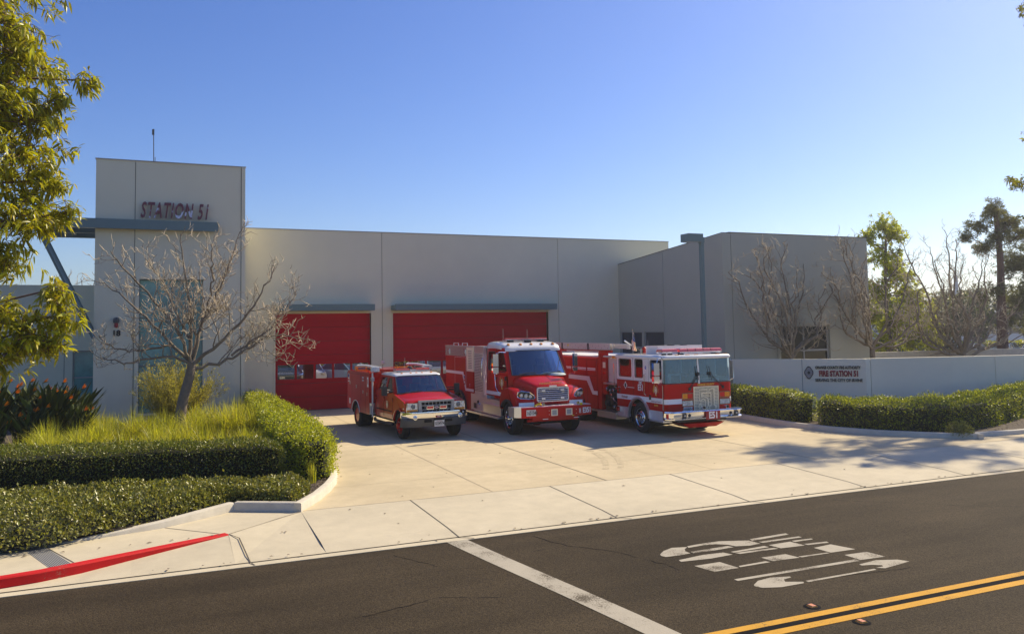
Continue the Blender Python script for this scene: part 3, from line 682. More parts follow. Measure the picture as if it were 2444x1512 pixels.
text('FIRE STATION 51', .30, on_sign(.803, 1.44), 'letter_red', SW, depth=.03, bold=.016, xs=.655, angle=ang, name='sign_lettering')
text('SERVING THE CITY OF IRVINE', .165, on_sign(.801, 1.18), 'letter_black', SW, depth=.03, bold=.004, xs=.80, angle=ang, name='sign_lettering')
def emblem(mb, c, e1, e2, r, m1, m2, n=Vector((0, 0, 0)), th=.006):
    """maltese-cross style fire badge: outer ring of scallops with inner shield"""
    mb.use(m1); P = []
    for k in range(48):
        a = 2 * PI * k / 48; rr = r * (1 + .10 * math.cos(4 * a)) * (1.0 + .25 * abs(math.sin(a))); P.append(c + e1 * rr * math.cos(a) * .82 + e2 * rr * math.sin(a))
    Q = [c + (p - c) * .80 + n * th for p in P]; P0 = [p + n * th for p in P]
    for i in range(48):
        j = (i + 1) % 48; mb.quad(P0[i], P0[j], Q[j], Q[i])
    mb.use(m2); W = [c + (p - c) * .8 + n * th * .5 for p in P]; mb.raw(W, [tuple(range(48))])
    mb.use(m1)
    for k in range(16):
        a = 2 * PI * k / 16; p = c + e1 * r * .62 * math.cos(a) * .8 + e2 * r * .66 * math.sin(a) + n * th; s = r * .06; mb.quad(p - e1 * s - e2 * s, p + e1 * s - e2 * s, p + e1 * s + e2 * s, p - e1 * s + e2 * s)
    q = [c + e1 * r * .30 * math.cos(2 * PI * k / 12) + e2 * r * .36 * math.sin(2 * PI * k / 12) + n * th for k in range(12)]; mb.raw(q, [tuple(range(12))])
mb = MB('letter_black'); emblem(mb, Vector(on_sign(.583, 1.485)), t01, Vector((0, 0, 1)), .19, 'letter_black', 'frame_grey', Vector((t01.y, -t01.x, 0)), .012); mb.build('emblem', SW, smooth=False)
# ------------------------------------------------------------------ light pole by the wing
lp = empty('light_pole', (20.35, 27.6, 0), 0, 'tall teal square parking-lot light pole beside the grey wing', 'light pole')
mb = MB('teal_metal'); mb.box(-.075, .075, -.075, .075, .0, 7.05, .008, 1); mb.box(-.1, .1, -.1, .1, 6.85, 7.08, .01, 1); mb.build('pole', lp)
mb = MB('concrete_curb'); mb.lathe([(0, .28), (.6, .28), (.62, .26)], (0, 0, 0), 'z', 18); mb.build('base', lp)
mb = MB('teal_metal'); mb.box(-.82, -.1, -.28, .28, 6.88, 7.20, .015, 1); mb.use('clear_lens').box(-.76, -.16, -.22, .22, 6.865, 6.879); mb.build('lamp_head', lp)
# ------------------------------------------------------------------ vehicle helpers
def plate_map(mb, outer, holes, fn, th):
    """polygon with holes in (u,v), mapped by fn(u,v,w) with w = 0 and th"""
    loops = [list(outer)] + [list(h) for h in holes]
    tris = tessellate_polygon([[Vector((u, v, 0)) for u, v in l] for l in loops]); pts = [p for l in loops for p in l]
    A = [mb.bm.verts.new(fn(u, v, 0)) for u, v in pts]; B = [mb.bm.verts.new(fn(u, v, th)) for u, v in pts]
    if len(loops) == 1: mb.face(A); mb.face(B[::-1])
    else:
        for t in tris: mb.face([A[i] for i in t]); mb.face([B[i] for i in t[::-1]])
    o = 0
    for l in loops:
        n = len(l)
        for i in range(n): j = (i + 1) % n; mb.face([A[o + i], A[o + j], B[o + j], B[o + i]])
        o += n
def bil(A, B, C, D, inward):
    """bilinear map of the unit square to corners A(0,0) B(1,0) C(1,1) D(0,1); w moves along inward"""
    A, B, C, D = map(Vector, (A, B, C, D)); w_ = Vector(inward)
    return lambda u, v, w: tuple(A * (1 - u) * (1 - v) + B * u * (1 - v) + C * u * v + D * (1 - u) * v + w_ * w)
def wheel(par, x, y, r, w, rim='chrome', style='steer', side=-1, name='wheel', tread=True):
    """x = outer face, tyre extends inwards"""
    s = -side
    mb = MB('rubber'); pr = [(.05, r * .60), (.015, r * .64), (0, r * .72), (0, r * .84), (.018, r * .93), (.05, r * .985)]
    n = 5; tw = w - .1
    for i in range(n):
        a = .05 + tw * i / n; b = .05 + tw * (i + 1) / n
        pr += [(a + .006, r), (b - .010, r)]
        if i < n - 1: pr += [(b - .010, r - .014), (b + .004, r - .014)]
    pr += [(w - .05, r * .985), (w - .018, r * .93), (w, r * .84), (w, r * .55), (w - .02, r * .4)]
    mb.lathe([(a * s, q) for a, q in pr], (x, y, r), 'x', 36); wo = mb.build(name, par, ang=40)
    mb = MB(rim)
    if style == 'steer':
        pr = [(.05, .605), (.03, .60), (.012, .585), (.02, .56), (.06, .54), (.075, .46), (.05, .40), (.03, .34), (.03, .27), (-.02, .25), (-.075, .22), (-.09, .12), (-.09, .0005)]
    elif style == 'dish':
        pr = [(.03, .61), (.015, .59), (.03, .56), (.12, .53), (.15, .45), (.15, .28), (.06, .25), (.05, .0005)]
    elif style == 'car':
        pr = [(.03, .66), (.01, .64), (.03, .60), (.04, .3), (.02, .12), (.015, .0005)]
    mb.lathe([(a * s, q * r) for a, q in pr], (x, y, r), 'x', 32)
    if style != 'car':
        mb.use('black_void')
        for k in range(10):
            a = 2 * PI * (k + .5) / 10; q = .435 * r; xx = x + s * (.068 if style == 'steer' else .148)
            mb.cyl((xx - s * .006, y + q * math.cos(a), r + q * math.sin(a)), (xx + s * .004, y + q * math.cos(a), r + q * math.sin(a)), .042 * r / .5, 8)
        mb.use('chrome')
        for k in range(10):
            a = 2 * PI * k / 10; q = .32 * r; xx = x + s * (.03 if style == 'steer' else .14)
            mb.cyl((xx - s * .045, y + q * math.cos(a), r + q * math.sin(a)), (xx, y + q * math.cos(a), r + q * math.sin(a)), .022, 6)
    mb.build('rim', wo, ang=40); return wo
def arch_liner(mb, x0, x1, cy, cz, r, a0=-5, a1=185):
    A = arc(cy, cz, r, a0, a1, 18)
    for p, q in zip(A, A[1:]): mb.quad((x0, p[0], p[1]), (x1, p[0], p[1]), (x1, q[0], q[1]), (x0, q[0], q[1]))
def flare(mb, x0, x1, cy, cz, r0, r1, a0, a1):
    """fender lip: band between two radii, from x0 to x1"""
    A = arc(cy, cz, r0, a0, a1, 22); B = arc(cy, cz, r1, a0, a1, 22)
    mb.loft([[(x0, a[0], a[1]), (x0, b[0], b[1]), (x1, b[0], b[1]), (x1, a[0], a[1])] for a, b in zip(A, B)], True)
def seat(par, x, y, z, m='interior_dark'):
    mb = MB(m); mb.box(x - .25, x + .25, y, y + .5, z, z + .14, .05).box(x - .24, x + .24, y + .42, y + .58, z + .1, z + .72, .05).box(x - .13, x + .13, y + .46, y + .56, z + .74, z + .94, .04)
    return mb.build('seat', par)
def plate_no(par, body, x, y, z, w=.31, h=.16, size=.12, col='letter_black'):
    mb = MB('wood_white'); mb.box(x - w / 2, x + w / 2, y - .012, y, z - h / 2, z + h / 2, .004, 1); o = mb.build('number_plate', par)
    t = text(body, size, (x, y - .015, z - .012), col, o, depth=.004, bold=.002, xs=.62, name='plate_lettering')
    t = text('CALIFORNIA', .032, (x, y - .015, z + h * .36), 'letter_red', o, depth=.003, name='plate_lettering')
    return o
def mirror(par, cx, cy, cz, w, h, arms, m='chrome', convex=True):
    mb = MB(m)
    for a in arms: mb.tube(a, .013, 6)
    mb.box(cx - w / 2, cx + w / 2, cy - .05, cy + .07, cz - h / 2, cz + h / 2, .028, 3)
    if convex: mb.box(cx - w / 2, cx + w / 2, cy - .05, cy + .07, cz - h / 2 - w - .03, cz - h / 2 - .03, .035, 3)
    o = mb.build('mirror', par); mb = MB('dark_glass'); mb.box(cx - w / 2 + .015, cx + w / 2 - .015, cy + .068, cy + .075, cz - h / 2 + .02, cz + h / 2 - .02); mb.build('mirror_glass', o); return o
def round_badge(par, cx, cy, cz, r, face='side', gold=True, top='ORANGE COUNTY', below='FIRE'):
    e1, e2, n = (Vector((0, -1, 0)), Vector((0, 0, 1)), Vector((-1, 0, 0))) if face == 'side' else (Vector((1, 0, 0)), Vector((0, 0, 1)), Vector((0, -1, 0)))
    mb = MB('stripe_white'); emblem(mb, Vector((cx, cy, cz)), e1, e2, r, 'stripe_white', 'gold_leaf', n, .006); o = mb.build('door_emblem', par, smooth=False)
    if top:
        N = len(top); me_objs = []
        mb = MB('gold_leaf')
        for i, ch in enumerate(top):
            if ch == ' ': continue
            a = R(205 - 230 * i / (N - 1)) - R(0); a = R(200 - 220 * i / (N - 1)); rr = r * 1.95
            p = Vector((cx, cy, cz)) + e1 * rr * .8 * math.cos(a) + e2 * rr * .85 * math.sin(a) + n * .004; s = r * .17
            t = e1 * -math.sin(a) * -1 + e2 * 0; u = (e1 * math.cos(a) + e2 * math.sin(a)); v = (e1 * math.sin(a) - e2 * math.cos(a))
            me = text_mesh(ch, r * .52, .003, .002, .8); M = Matrix((v.to_4d(), u.to_4d(), n.to_4d(), Vector((0, 0, 0, 1)))).transposed(); 
            for row in range(3): M[row][3] = 0
            M = Matrix.Translation(p) @ M; me.transform(M); base = len(mb.bm.verts); mb.bm.from_mesh(me); bpy.data.meshes.remove(me)
        mb.build('arched_lettering', o, smooth=False)
    if below: text(below, r * .62, (cx, cy, cz - r * 1.75) if face != 'side' else (cx - .004, cy, cz - r * 1.75), 'gold_leaf', o, face=face, depth=.004, bold=.003, xs=.9, name='gold_lettering')
    return o
def lamp_pod(par, x, y, z, w, h, lenses, name='headlight'):
    mb = MB('chrome'); mb.plate(rrect(x - w / 2, x + w / 2, z - h / 2, z + h / 2, .02), y - .03, .035, 'y', [rrect(x - w / 2 + .018, x + w / 2 - .018, z - h / 2 + .018, z + h / 2 - .018, .012)], bev=0)
    o = mb.build(name, par); n = len(lenses); iw = (w - .036) / n
    for i, l in enumerate(lenses):
        mb = MB(l); a = x - w / 2 + .018 + iw * i; mb.box(a + .006, a + iw - .006, y - .022, y - .002, z - h / 2 + .022, z + h / 2 - .022, .008, 2)
        mb.use('black_plastic').box(a, a + iw, y - .004, y + .002, z - h / 2 + .018, z + h / 2 - .018); mb.build('lens', o)
    return o
def door_line(mb, x, y, z0, z1, w=.010): mb.box(x - .002, x + .004, y - w / 2, y + w / 2, z0, z1)

# ------------------------------------------------------------------ engine with flat-nosed cab (right)
def build_engine():
    T = empty('fire_engine', (14.25, 21.4, 0), 0, 'red and white flat-nosed fire engine marked E51 with the number grille', 'fire engine')
    W = 2.56; ac = (1.5, .5)
    # lower cab side (red) and upper cab side (white)
    for s, xx in ((-1, 0.0), (1, W - .05)):
        mb = MB('fire_red'); A = arc(ac[0], ac[1], .62, 151, 29, 16)
        mb.plate([(.12, .80)] + [(y, z) for y, z in A] + [(2.9, .78), (2.9, 1.68), (.12, 1.68)], xx, .05, 'x'); mb.build('lower_cab_side', T)
        mb = MB('fire_white'); hs = [rrect(.17, .80, 1.79, 2.37, .05), rrect(1.24, 1.72, 1.79, 2.38, .06), rrect(1.94, 2.74, 1.79, 2.37, .05)]
        mb.plate([(.12, 1.68), (2.9, 1.68), (2.9, 2.44), (.12, 2.44)], xx, .05, 'x', hs); u = mb.build('upper_cab_side', T)
        for h in hs:
            m2 = MB('side_glass'); m2.plate(h, xx + .02, .006, 'x'); m2.build('window_pane', u)
            m2 = MB('black_plastic'); m2.tube([(xx + (0 if s < 0 else .05), a, b) for a, b in h + [h[0]]], .011, 5, False); m2.build('window_seal', u)
    # front: lower nose, header and roof cap
    def nose(z): return [(0.0, .125, z), (.035, .05, z), (.12, .0, z), (W - .12, .0, z), (W - .035, .05, z), (W, .125, z), (W, .2, z), (0, .2, z)]
    mb = MB('fire_red'); gx0, gx1, gz0, gz1 = 1.06, 2.01, .75, 1.535
    f0 = [(0.0, .125), (.035, .05), (.12, 0.0), (gx0, 0.0)]; f1 = [(gx1, 0.0), (W - .12, 0), (W - .035, .05), (W, .125)]
    for f in (f0, f1):
        for (a, b), (c, d) in zip(f, f[1:]): mb.quad((a, b, .78), (c, d, .78), (c, d, 1.64), (a, b, 1.64))
    mb.quad((gx0, 0, gz1), (gx1, 0, gz1), (gx1, 0, 1.64), (gx0, 0, 1.64)); mb.quad((gx0, 0, .70), (gx1, 0, .70), (gx1, 0, gz0), (gx0, 0, gz0))
    mb.raw(nose(1.64), [tuple(range(8))]); mb.build('nose_panel', T)
    mb = MB('fire_white')
    for x0, y0, x1, y1, yo in ((W / 2 - .035, -.005, W / 2 + .035, .03, .06),):
        mb.loft([[(x0, y0, 1.63), (x1, y0, 1.63), (x1, y1, 1.63), (x0, y1, 1.63)], [(x0 - .01, y0 + yo, 2.42), (x1 + .01, y0 + yo, 2.42), (x1 + .01, y1 + yo, 2.42), (x0 - .01, y1 + yo, 2.42)]])
    mb.build('centre_post', T)
    for sgn in (0, 1):
        fx = (lambda x: x) if sgn == 0 else (lambda x: W - x)
        bot = [(.004, .13), (.038, .055), (.12, .006), (W / 2 - .035, .006)]; mb = MB('windscreen')
        for (a, b), (c, d) in zip(bot, bot[1:]): mb.quad((fx(a), b, 1.655), (fx(c), d, 1.655), (fx(c), d + .055, 2.405), (fx(a), b + (.055 if a > .1 else .03), 2.405))
        mb.build('windscreen_pane', T, smooth=False)
        mb = MB('black_plastic'); lo = [(fx(a), b - .003, 1.655) for a, b in bot]; up = [(fx(a), b + .05, 2.405) for a, b in bot]; mb.tube(lo + up[::-1] + lo[:1], .014, 5, False); mb.build('windscreen_seal', T)
    mb = MB('fire_white')
    def cap(o, z): return [(-.0 - o, .10 - o, z), (.05 - o, .03 - o, z), (.14, .0 - o, z), (W - .14, -o, z), (W - .05 + o, .03 - o, z), (W + o, .10 - o, z), (W + o, 2.92 + o, z), (-o, 2.92 + o, z)]
    mb.loft([cap(-.01, 2.40), cap(.015, 2.42), cap(.02, 2.46), cap(0, 2.50), cap(-.06, 2.525)]); mb.build('roof', T, ang=50)
    # back wall, floor, doors lines
    mb = MB('fire_red'); mb.box(0.05, W - .05, 2.86, 2.9, .7, 1.68).box(.05, W - .05, .2, 2.86, .84, .9); mb.use('fire_white').box(.05, W - .05, 2.88, 2.9, 1.68, 2.42); mb.use('interior_dark').box(.05, W - .05, 2.85, 2.875, .9, 2.42)
    mb.build('cab_back', T)
    mb = MB('interior_dark'); mb.box(.4, W - .4, .3, .55, .9, 1.55, .04); mb.use('interior_grey').box(.06, W - .06, .16, .42, 1.5, 1.62, .04); mb.use('interior_light').box(1.55, 2.2, .2, .5, 1.62, 1.75, .04).box(.35, .75, .22, .34, 1.6, 1.95, .02); mb.use('interior_dark').box(.38, .72, .215, .222, 1.66, 1.9); mb.use('interior_grey').box(.9, 1.6, .9, 2.0, .9, 1.62, .06)
    mb.use('letter_red').box(.12, .3, 2.05, 2.2, 1.95, 2.3, .04).box(.15, .42, 1.42, 1.6, 1.75, 2.1, .05).box(.2, .5, .6, .8, 1.3, 1.9, .04)
    mb.use('black_plastic').lathe([(-.12, .03), (-.08, .12), (.04, .13), (.1, .03)], (.3, 1.45, 2.12), 'z', 14)
    mb.build('cab_interior', T)
    for x in (.55, 2.0): seat(T, x, .75, 1.15)
    for x in (.5, 2.05): seat(T, x, 1.9, 1.1, 'interior_dark')
    mb = MB('interior_dark'); mb.box(W - .07, W - .055, .2, 2.84, .91, 1.68).box(.08, W - .08, .25, 2.84, .901, .91); mb.build('cab_lining', T)
    mb = MB('black_plastic'); mb.tube([(2.0 + .21 * math.cos(2 * PI * k / 20), .52 + .05 * math.sin(2 * PI * k / 20), 1.78 + .17 * math.sin(2 * PI * k / 20)) for k in range(21)], .014, 6, False); mb.build('steering_wheel', T)
    # stripes
    B = arc(ac[0], ac[1], .67, 127, 53, 10)
    for xx in (-.004, W - .001):
        mb = MB('stripe_white'); mb.plate([(.12, 1.03)] + B + [(2.9, 1.03), (2.9, 1.195), (.12, 1.195)], xx, .005, 'x'); mb.build('white_stripe', T, smooth=False)
    mb = MB('stripe_white')
    mb.raw([(0 - .003, .125, 1.02), (.035 - .003, .048, 1.02), (.12, -.004, 1.02), (.61, -.004, 1.02), (.61, -.004, 1.175), (.12, -.004, 1.175), (.032, .048, 1.175), (-.003, .125, 1.175)], [(0, 1, 6, 7), (1, 2, 5, 6), (2, 3, 4, 5)])
    mb.build('front_stripe', T, smooth=False); mb = MB('stripe_white')
    mb.raw([(W + .003, .125, 1.02), (W - .032, .048, 1.02), (W - .12, -.004, 1.02), (W - .12, -.004, 1.175), (W - .032, .048, 1.175), (W + .003, .125, 1.175)], [(0, 1, 4, 5), (1, 2, 3, 4)])
    mb.build('front_stripe', T, smooth=False)
    mb = MB('black_void')
    for y in (.90, 1.84): door_line(mb, 0, y, 1.12 if y > 1 else .82, 2.42)
    door_line(mb, 0, .10, .82, 1.64); door_line(mb, 0, 2.89, .8, 2.4)
    for z in (1.675,): mb.box(-.002, .003, .12, 2.9, z, z + .008)
    mb.build('door_seams', T, smooth=False)
    mb = MB('cream'); mb.box(-.006, .0, .115, .13, .84, 1.60); mb.build('edge_trim', T)
    # wheel arch trim, step wells
    for fa_, fb_ in ((-.06, .02), (W - .02, W + .06)): mb = MB('polished_trim'); flare(mb, fa_, fb_, ac[0], ac[1], .60, .67, -3, 178); mb.build('wheel_arch_trim', T)
    mb = MB('black_void'); arch_liner(mb, .0, .75, ac[0], ac[1], .625, -20, 200); arch_liner(mb, W - .75, W, ac[0], ac[1], .625, -20, 200); mb.box(.45, W - .45, .9, 6.8, .32, .8); mb.build('wheel_well', T, smooth=False)
    mb = MB('tread_plate'); mb.box(0.005, .05, .12, .88, .50, .795); mb.use('bright_metal').box(-.03, .3, .10, .88, .455, .505); mb.build('step_panel', T)
    mb = MB('tread_plate'); mb.box(.005, .05, 2.12, 2.9, .47, .775); mb.use('bright_metal').box(-.03, .3, 2.13, 2.9, .43, .475); mb.box(-.004, .0055, 2.46, 2.47, .48, .77); mb.build('step_panel', T)
    for ya, yb, za, zb in ((.12, .88, .5, .795), (2.12, 2.9, .47, .775)): mb = MB('tread_plate'); mb.box(W - .05, W - .005, ya, yb, za, zb); mb.build('step_panel', T)
    mb = MB('red_lens'); mb.box(-.05, .005, 2.68, 2.86, .62, .74, .01, 1); mb.use('chrome').box(-.045, .003, 2.66, 2.88, .60, .76, .01, 1); mb.build('side_lamp', T)
    wheel(T, .03, 1.5, .5, .32); wheel(T, W - .03, 1.5, .5, .32, side=1); wheel(T, .02, 5.75, .5, .6, 'chrome', 'dish'); wheel(T, W - .02, 5.75, .5, .6, 'chrome', 'dish', side=1)
    # handles and rails
    mb = MB('chrome'); mb.tube([(0, 1.06, 1.93), (-.07, 1.06, 1.91), (-.07, 1.06, 1.28), (0, 1.06, 1.26)], .016, 8); mb.build('grab_rail', T)
    mb = MB('chrome'); mb.tube([(0.02, 2.93, 2.25), (-.08, 2.94, 2.22), (-.08, 2.94, 1.42), (.02, 2.93, 1.38)], .018, 8); mb.build('grab_rail', T)
    for y, z in ((2.72, 1.33), (.83, 1.22)):
        mb = MB('chrome'); mb.box(-.012, .002, y - .06, y + .06, z - .10, z + .10, .005, 1); mb.use('black_plastic').box(-.016, -.011, y - .035, y + .035, z - .06, z + .03); mb.build('door_handle', T)
    # lettering on the doors
    text('E51', .27, (-.006, 1.39, 1.46), 'stripe_white', T, 'side', depth=.004, bold=.008, xs=.82, name='side_lettering')
    text('ORC', .12, (-.006, 1.39, 1.62), 'stripe_white', T, 'side', depth=.004, bold=.004, xs=.8, name='side_lettering')
    text('Paramedic', .12, (-.009, 2.40, 1.115), 'letter_red', T, 'side', depth=.003, shear=.4, xs=.8, name='side_lettering')
    text('Proudly Serving The Citizens Of', .05, (-.009, .50, 1.08), 'letter_red', T, 'side', depth=.003, shear=.3, xs=.85, name='side_lettering')
    text('IRVINE', .07, (-.006, .5, .96), 'gold_leaf', T, 'side', depth=.003, bold=.002, name='side_lettering')
    round_badge(T, -.003, .50, 1.43, .085)
    mb = MB('stripe_white'); P = [Vector((-.004, 2.33 + .115 * math.cos(a) , 1.50 + .13 * math.sin(a))) for a in (0, PI / 2, PI, 3 * PI / 2)]; mb.raw(P, [(0, 1, 2, 3)]); mb.use('letter_black'); mb.raw([Vector((-.007, 2.33 + .06 * math.cos(2 * PI * k / 14), 1.5 + .075 * math.sin(2 * PI * k / 14))) for k in range(14)], [tuple(range(14))]); mb.use('stripe_white').box(-.006, -.002, 1.78, 2.2, 1.435, 1.45); mb.build('paramedic_emblem', T, smooth=False)
    mb = MB('stripe_white'); mb.raw([Vector((-.004, 1.07 + .06 * math.cos(2 * PI * k / 16), 2.13 + .08 * math.sin(2 * PI * k / 16))) for k in range(16)], [tuple(range(16))]); mb.use('blue_lens').raw([Vector((-.006, 1.07 + .045 * math.cos(2 * PI * k / 16), 2.13 + .06 * math.sin(2 * PI * k / 16))) for k in range(16)], [tuple(range(16))]); ob = mb.build('round_sticker', T, smooth=False)
    text('1', .09, (-.010, 1.07, 2.13), 'stripe_white', ob, 'side', depth=.002, name='sticker_number')
    # grille with cut-out number
    mb = MB('cream'); mb.plate([(gx0, gz0), (gx1, gz0), (gx1, gz1), (gx0, gz1)], -.02, .02, 'y', [[(gx0 + .022, gz0 + .022), (gx1 - .022, gz0 + .022), (gx1 - .022, gz1 - .022), (gx0 + .022, gz1 - .022)]])
    nx = 20; nz_ = 17
    five = [(1.25, 1.43), (1.56, 1.43), (1.56, 1.33), (1.36, 1.33), (1.35, 1.20), (1.42, 1.22), (1.50, 1.20), (1.57, 1.14), (1.60, 1.05), (1.60, .98), (1.57, .88), (1.48, .82), (1.38, .80), (1.28, .83), (1.23, .90), (1.24, .98), (1.31, .99), (1.33, .93), (1.37, .88), (1.43, .88), (1.48, .93), (1.49, 1.02), (1.48, 1.09), (1.42, 1.13), (1.35, 1.12), (1.31, 1.08), (1.25, 1.09)]
    one = [(1.62, 1.40), (1.72, 1.45), (1.82, 1.45), (1.82, .92), (1.88, .90), (1.88, .82), (1.64, .82), (1.64, .90), (1.70, .92), (1.70, 1.33), (1.62, 1.33)]
    def inside(p, poly):
        c = False; n = len(poly)
        for i in range(n):
            (x1, y1), (x2, y2) = poly[i], poly[i - 1]
            if (y1 > p[1]) != (y2 > p[1]) and p[0] < (x2 - x1) * (p[1] - y1) / (y2 - y1) + x1: c = not c
        return c
    sx = (gx1 - gx0) / nx; sz = (gz1 - gz0) / nz_; b = .0095
    for i in range(nx):
        for j in range(nz_):
            cx, cz = gx0 + (i + .5) * sx, gz0 + (j + .5) * sz; ins = inside((cx, cz), five) or inside((cx, cz), one)
            if ins:
                for dx in (-1, 1): mb.raw([(cx - dx * sx / 2 - b, -.012, cz - sz / 2), (cx - dx * sx / 2 + b, -.012, cz - sz / 2), (cx + dx * sx / 2 + b, -.012, cz + sz / 2), (cx + dx * sx / 2 - b, -.012, cz + sz / 2)], [(0, 1, 2, 3)])
            else:
                mb.raw([(cx - sx / 2 - b, -.010, cz - sz / 2), (cx - sx / 2 + b, -.010, cz - sz / 2), (cx - sx / 2 + b, -.010, cz + sz / 2), (cx - sx / 2 - b, -.010, cz + sz / 2)], [(0, 1, 2, 3)])
                mb.raw([(cx - sx / 2, -.011, cz - sz / 2 - b), (cx + sx / 2, -.011, cz - sz / 2 - b), (cx + sx / 2, -.011, cz - sz / 2 + b), (cx - sx / 2, -.011, cz - sz / 2 + b)], [(0, 1, 2, 3)])
    for poly in (five, one):
        n = len(poly)
        for i in range(n):
            a, c = Vector(poly[i]), Vector(poly[(i + 1) % n]); t = (c - a); L_ = t.length; t /= L_; q = Vector((-t.y, t.x)) * .017; a -= t * .009; c += t * .009
            mb.raw([(p.x, -.024 - .001 * (i % 2), p.y) for p in (a - q, c - q, c + q, a + q)], [(0, 1, 2, 3)])
    mb.use('black_void').raw([(gx0 - .01, .08, gz0 - .01), (gx1 + .01, .08, gz0 - .01), (gx1 + .01, .08, gz1 + .01), (gx0 - .01, .08, gz1 + .01)], [(0, 1, 2, 3)])
    mb.box(gx0 - .012, gx0 - .002, .002, .08, gz0, gz1).box(gx1 + .002, gx1 + .012, .002, .08, gz0, gz1)
    mb.build('number_grille', T, smooth=False)
    text('ORANGE COUNTY', .085, (1.535, -.006, 1.585), 'gold_leaf', T, depth=.004, bold=.003, xs=.88, name='front_lettering')
    for x, l in ((.82, ('amber', 'red_lens')), (2.24, ('red_lens', 'amber'))): lamp_pod(T, x, -.0, 1.25, .42, .19, l, 'signal_lamp')
    for x in (.82, 2.24): lamp_pod(T, x, -.0, 1.03, .42, .19, ('clear_lens', 'clear_lens'))
    plate_no(T, '1220JQ6', .83, -.006, .83, .33, .17, .15)
    # wipers
    for P, B in (([(.91, -.02, 1.48), (1.235, -.04, 1.93)], [(1.195, -.01, 2.18), (1.235, -.04, 1.74)]), ([(2.18, -.02, 1.50), (1.69, -.04, 1.93)], [(1.66, -.01, 2.16), (1.73, -.04, 1.72)])):
        mb = MB('black_plastic'); d = .03 if P[0][0] < 1.2 else -.03
        mb.tube(P, .009, 5); mb.tube([(P[0][0] + d, P[0][1], P[0][2] - .01), (P[1][0] + d * .6, P[1][1], P[1][2] - .03)], .006, 5); mb.tube(B, [.012, .012], 5); mb.box(P[0][0] - .035, P[0][0] + .035, -.04, .0, P[0][2] - .06, P[0][2] + .03, .01, 1)
        mb.box(P[1][0] - .03, P[1][0] + .03, -.06, -.02, P[1][2] - .05, P[1][2] + .05, .01, 1); mb.build('wiper', T)
    # bumper
    prof = [(-.36, .835), (-.42, .825), (-.43, .80), (-.385, .775), (-.375, .70), (-.375, .64), (-.43, .605), (-.43, .575), (-.36, .555), (-.06, .56), (-.06, .835)]
    mb = MB('chrome'); secs = []
    for x, back in ((-.14, .26), (-.05, .07), (.05, .0), (W - .02, .0), (W + .08, .07), (W + .17, .26)): secs.append([(x, y + back * (1 if y < -.2 else 0), z) for y, z in prof])
    mb.loft(secs); bp = mb.build('front_bumper', T, ang=25)
    mb = MB('letter_red'); mb.box(1.20, 1.72, -.445, -.40, .535, .80, .006, 1); mb.build('number_board', bp)
    text('E51', .27, (1.46, -.452, .665), 'stripe_white', bp, depth=.006, bold=.010, xs=.88, name='number_lettering')
    for x in (.43, 2.38): mb = MB('black_plastic'); mb.box(x - .06, x + .06, -.41, -.37, .63, .76, .008, 1); mb.use('clear_lens').lathe([(0, .03), (-.012, .02)], (x, -.41, .695), 'y', 12); mb.build('spot_lamp', bp)
    for x in (.62, 2.17): mb = MB('interior_dark'); mb.lathe([(0, .05), (-.01, .05), (-.012, .03)], (x, -.375, .70), 'y', 16); mb.build('horn_opening', bp)
    mb = MB('red_lens'); mb.box(-.12, .02, -.27, -.2, .63, .76, .01, 1); mb.build('corner_lamp', bp)
    for x in (1.25, 2.15):
        mb = MB('chrome'); mb.lathe([(-.07, .055), (-.05, .06), (.02, .03), (.1, .02)], (x, -.2, .885), 'y', 16); mb.use('black_void').lathe([(-.072, .045), (-.071, .001)], (x, -.2, .885), 'y', 12); mb.build('air_horn', bp)
    mb = MB('interior_dark'); mb.box(.35, W - .35, -.1, .8, .46, .54); mb.use('fire_red').raw([(.5, -.2, .42), (W - .5, -.2, .42), (W - .75, -.1, .28), (.8, -.1, .28), (.5, .6, .42), (W - .5, .6, .42), (W - .75, .5, .28), (.8, .5, .28)], [(0, 1, 2, 3), (4, 5, 6, 7), (0, 4, 7, 3), (1, 5, 6, 2), (3, 2, 6, 7)])
    mb.use('black_plastic').lathe([(-.14, .05), (-.1, .17), (.1, .17), (.14, .05)], (1.5, 1.5, .38), 'x', 14).box(.3, W - .3, 1.4, 1.6, .38, .50); mb.build('undercarriage', T)
    # roof furniture
    def lightbar(x0, x1, y0, y1, z0, z1, name='light_bar'):
        mb = MB('clear_lens'); mb.loft([[(x0 + .02, y0 + .02, z0), (x1 - .02, y0 + .02, z0), (x1 - .02, y1 - .02, z0), (x0 + .02, y1 - .02, z0)], [(x0, y0, z0 + .05), (x1, y0, z0 + .05), (x1, y1, z0 + .05), (x0, y1, z0 + .05)]])
        o = mb.build(name, T); mb = MB('red_lens_top'); zc = z0 + .053; i = .05
        mb.loft([[(x0, y0, zc), (x1, y0, zc), (x1, y1, zc), (x0, y1, zc)], [(x0 + .02, y0 + .02, z1 - .02), (x1 - .02, y0 + .02, z1 - .02), (x1 - .02, y1 - .02, z1 - .02), (x0 + .02, y1 - .02, z1 - .02)], [(x0 + i, y0 + i, z1), (x1 - i, y0 + i, z1), (x1 - i, y1 - i, z1), (x0 + i, y1 - i, z1)]]); mb.build('lens', o)
        mb = MB('black_plastic')
        for k in range(1, int((x1 - x0) / .3)): x = x0 + k * .3; mb.box(x - .004, x + .004, y0 - .002, y1 + .002, z0 + .05, z1 - .01)
        mb.box(x0 + .15, x0 + .2, y0 + .08, y1 - .08, 2.525, z0).box(x1 - .2, x1 - .15, y0 + .08, y1 - .08, 2.525, z0); mb.build('bracket', o)
    lightbar(.22, .80, .42, .78, 2.575, 2.72); lightbar(.86, 2.50, .38, .80, 2.565, 2.72)
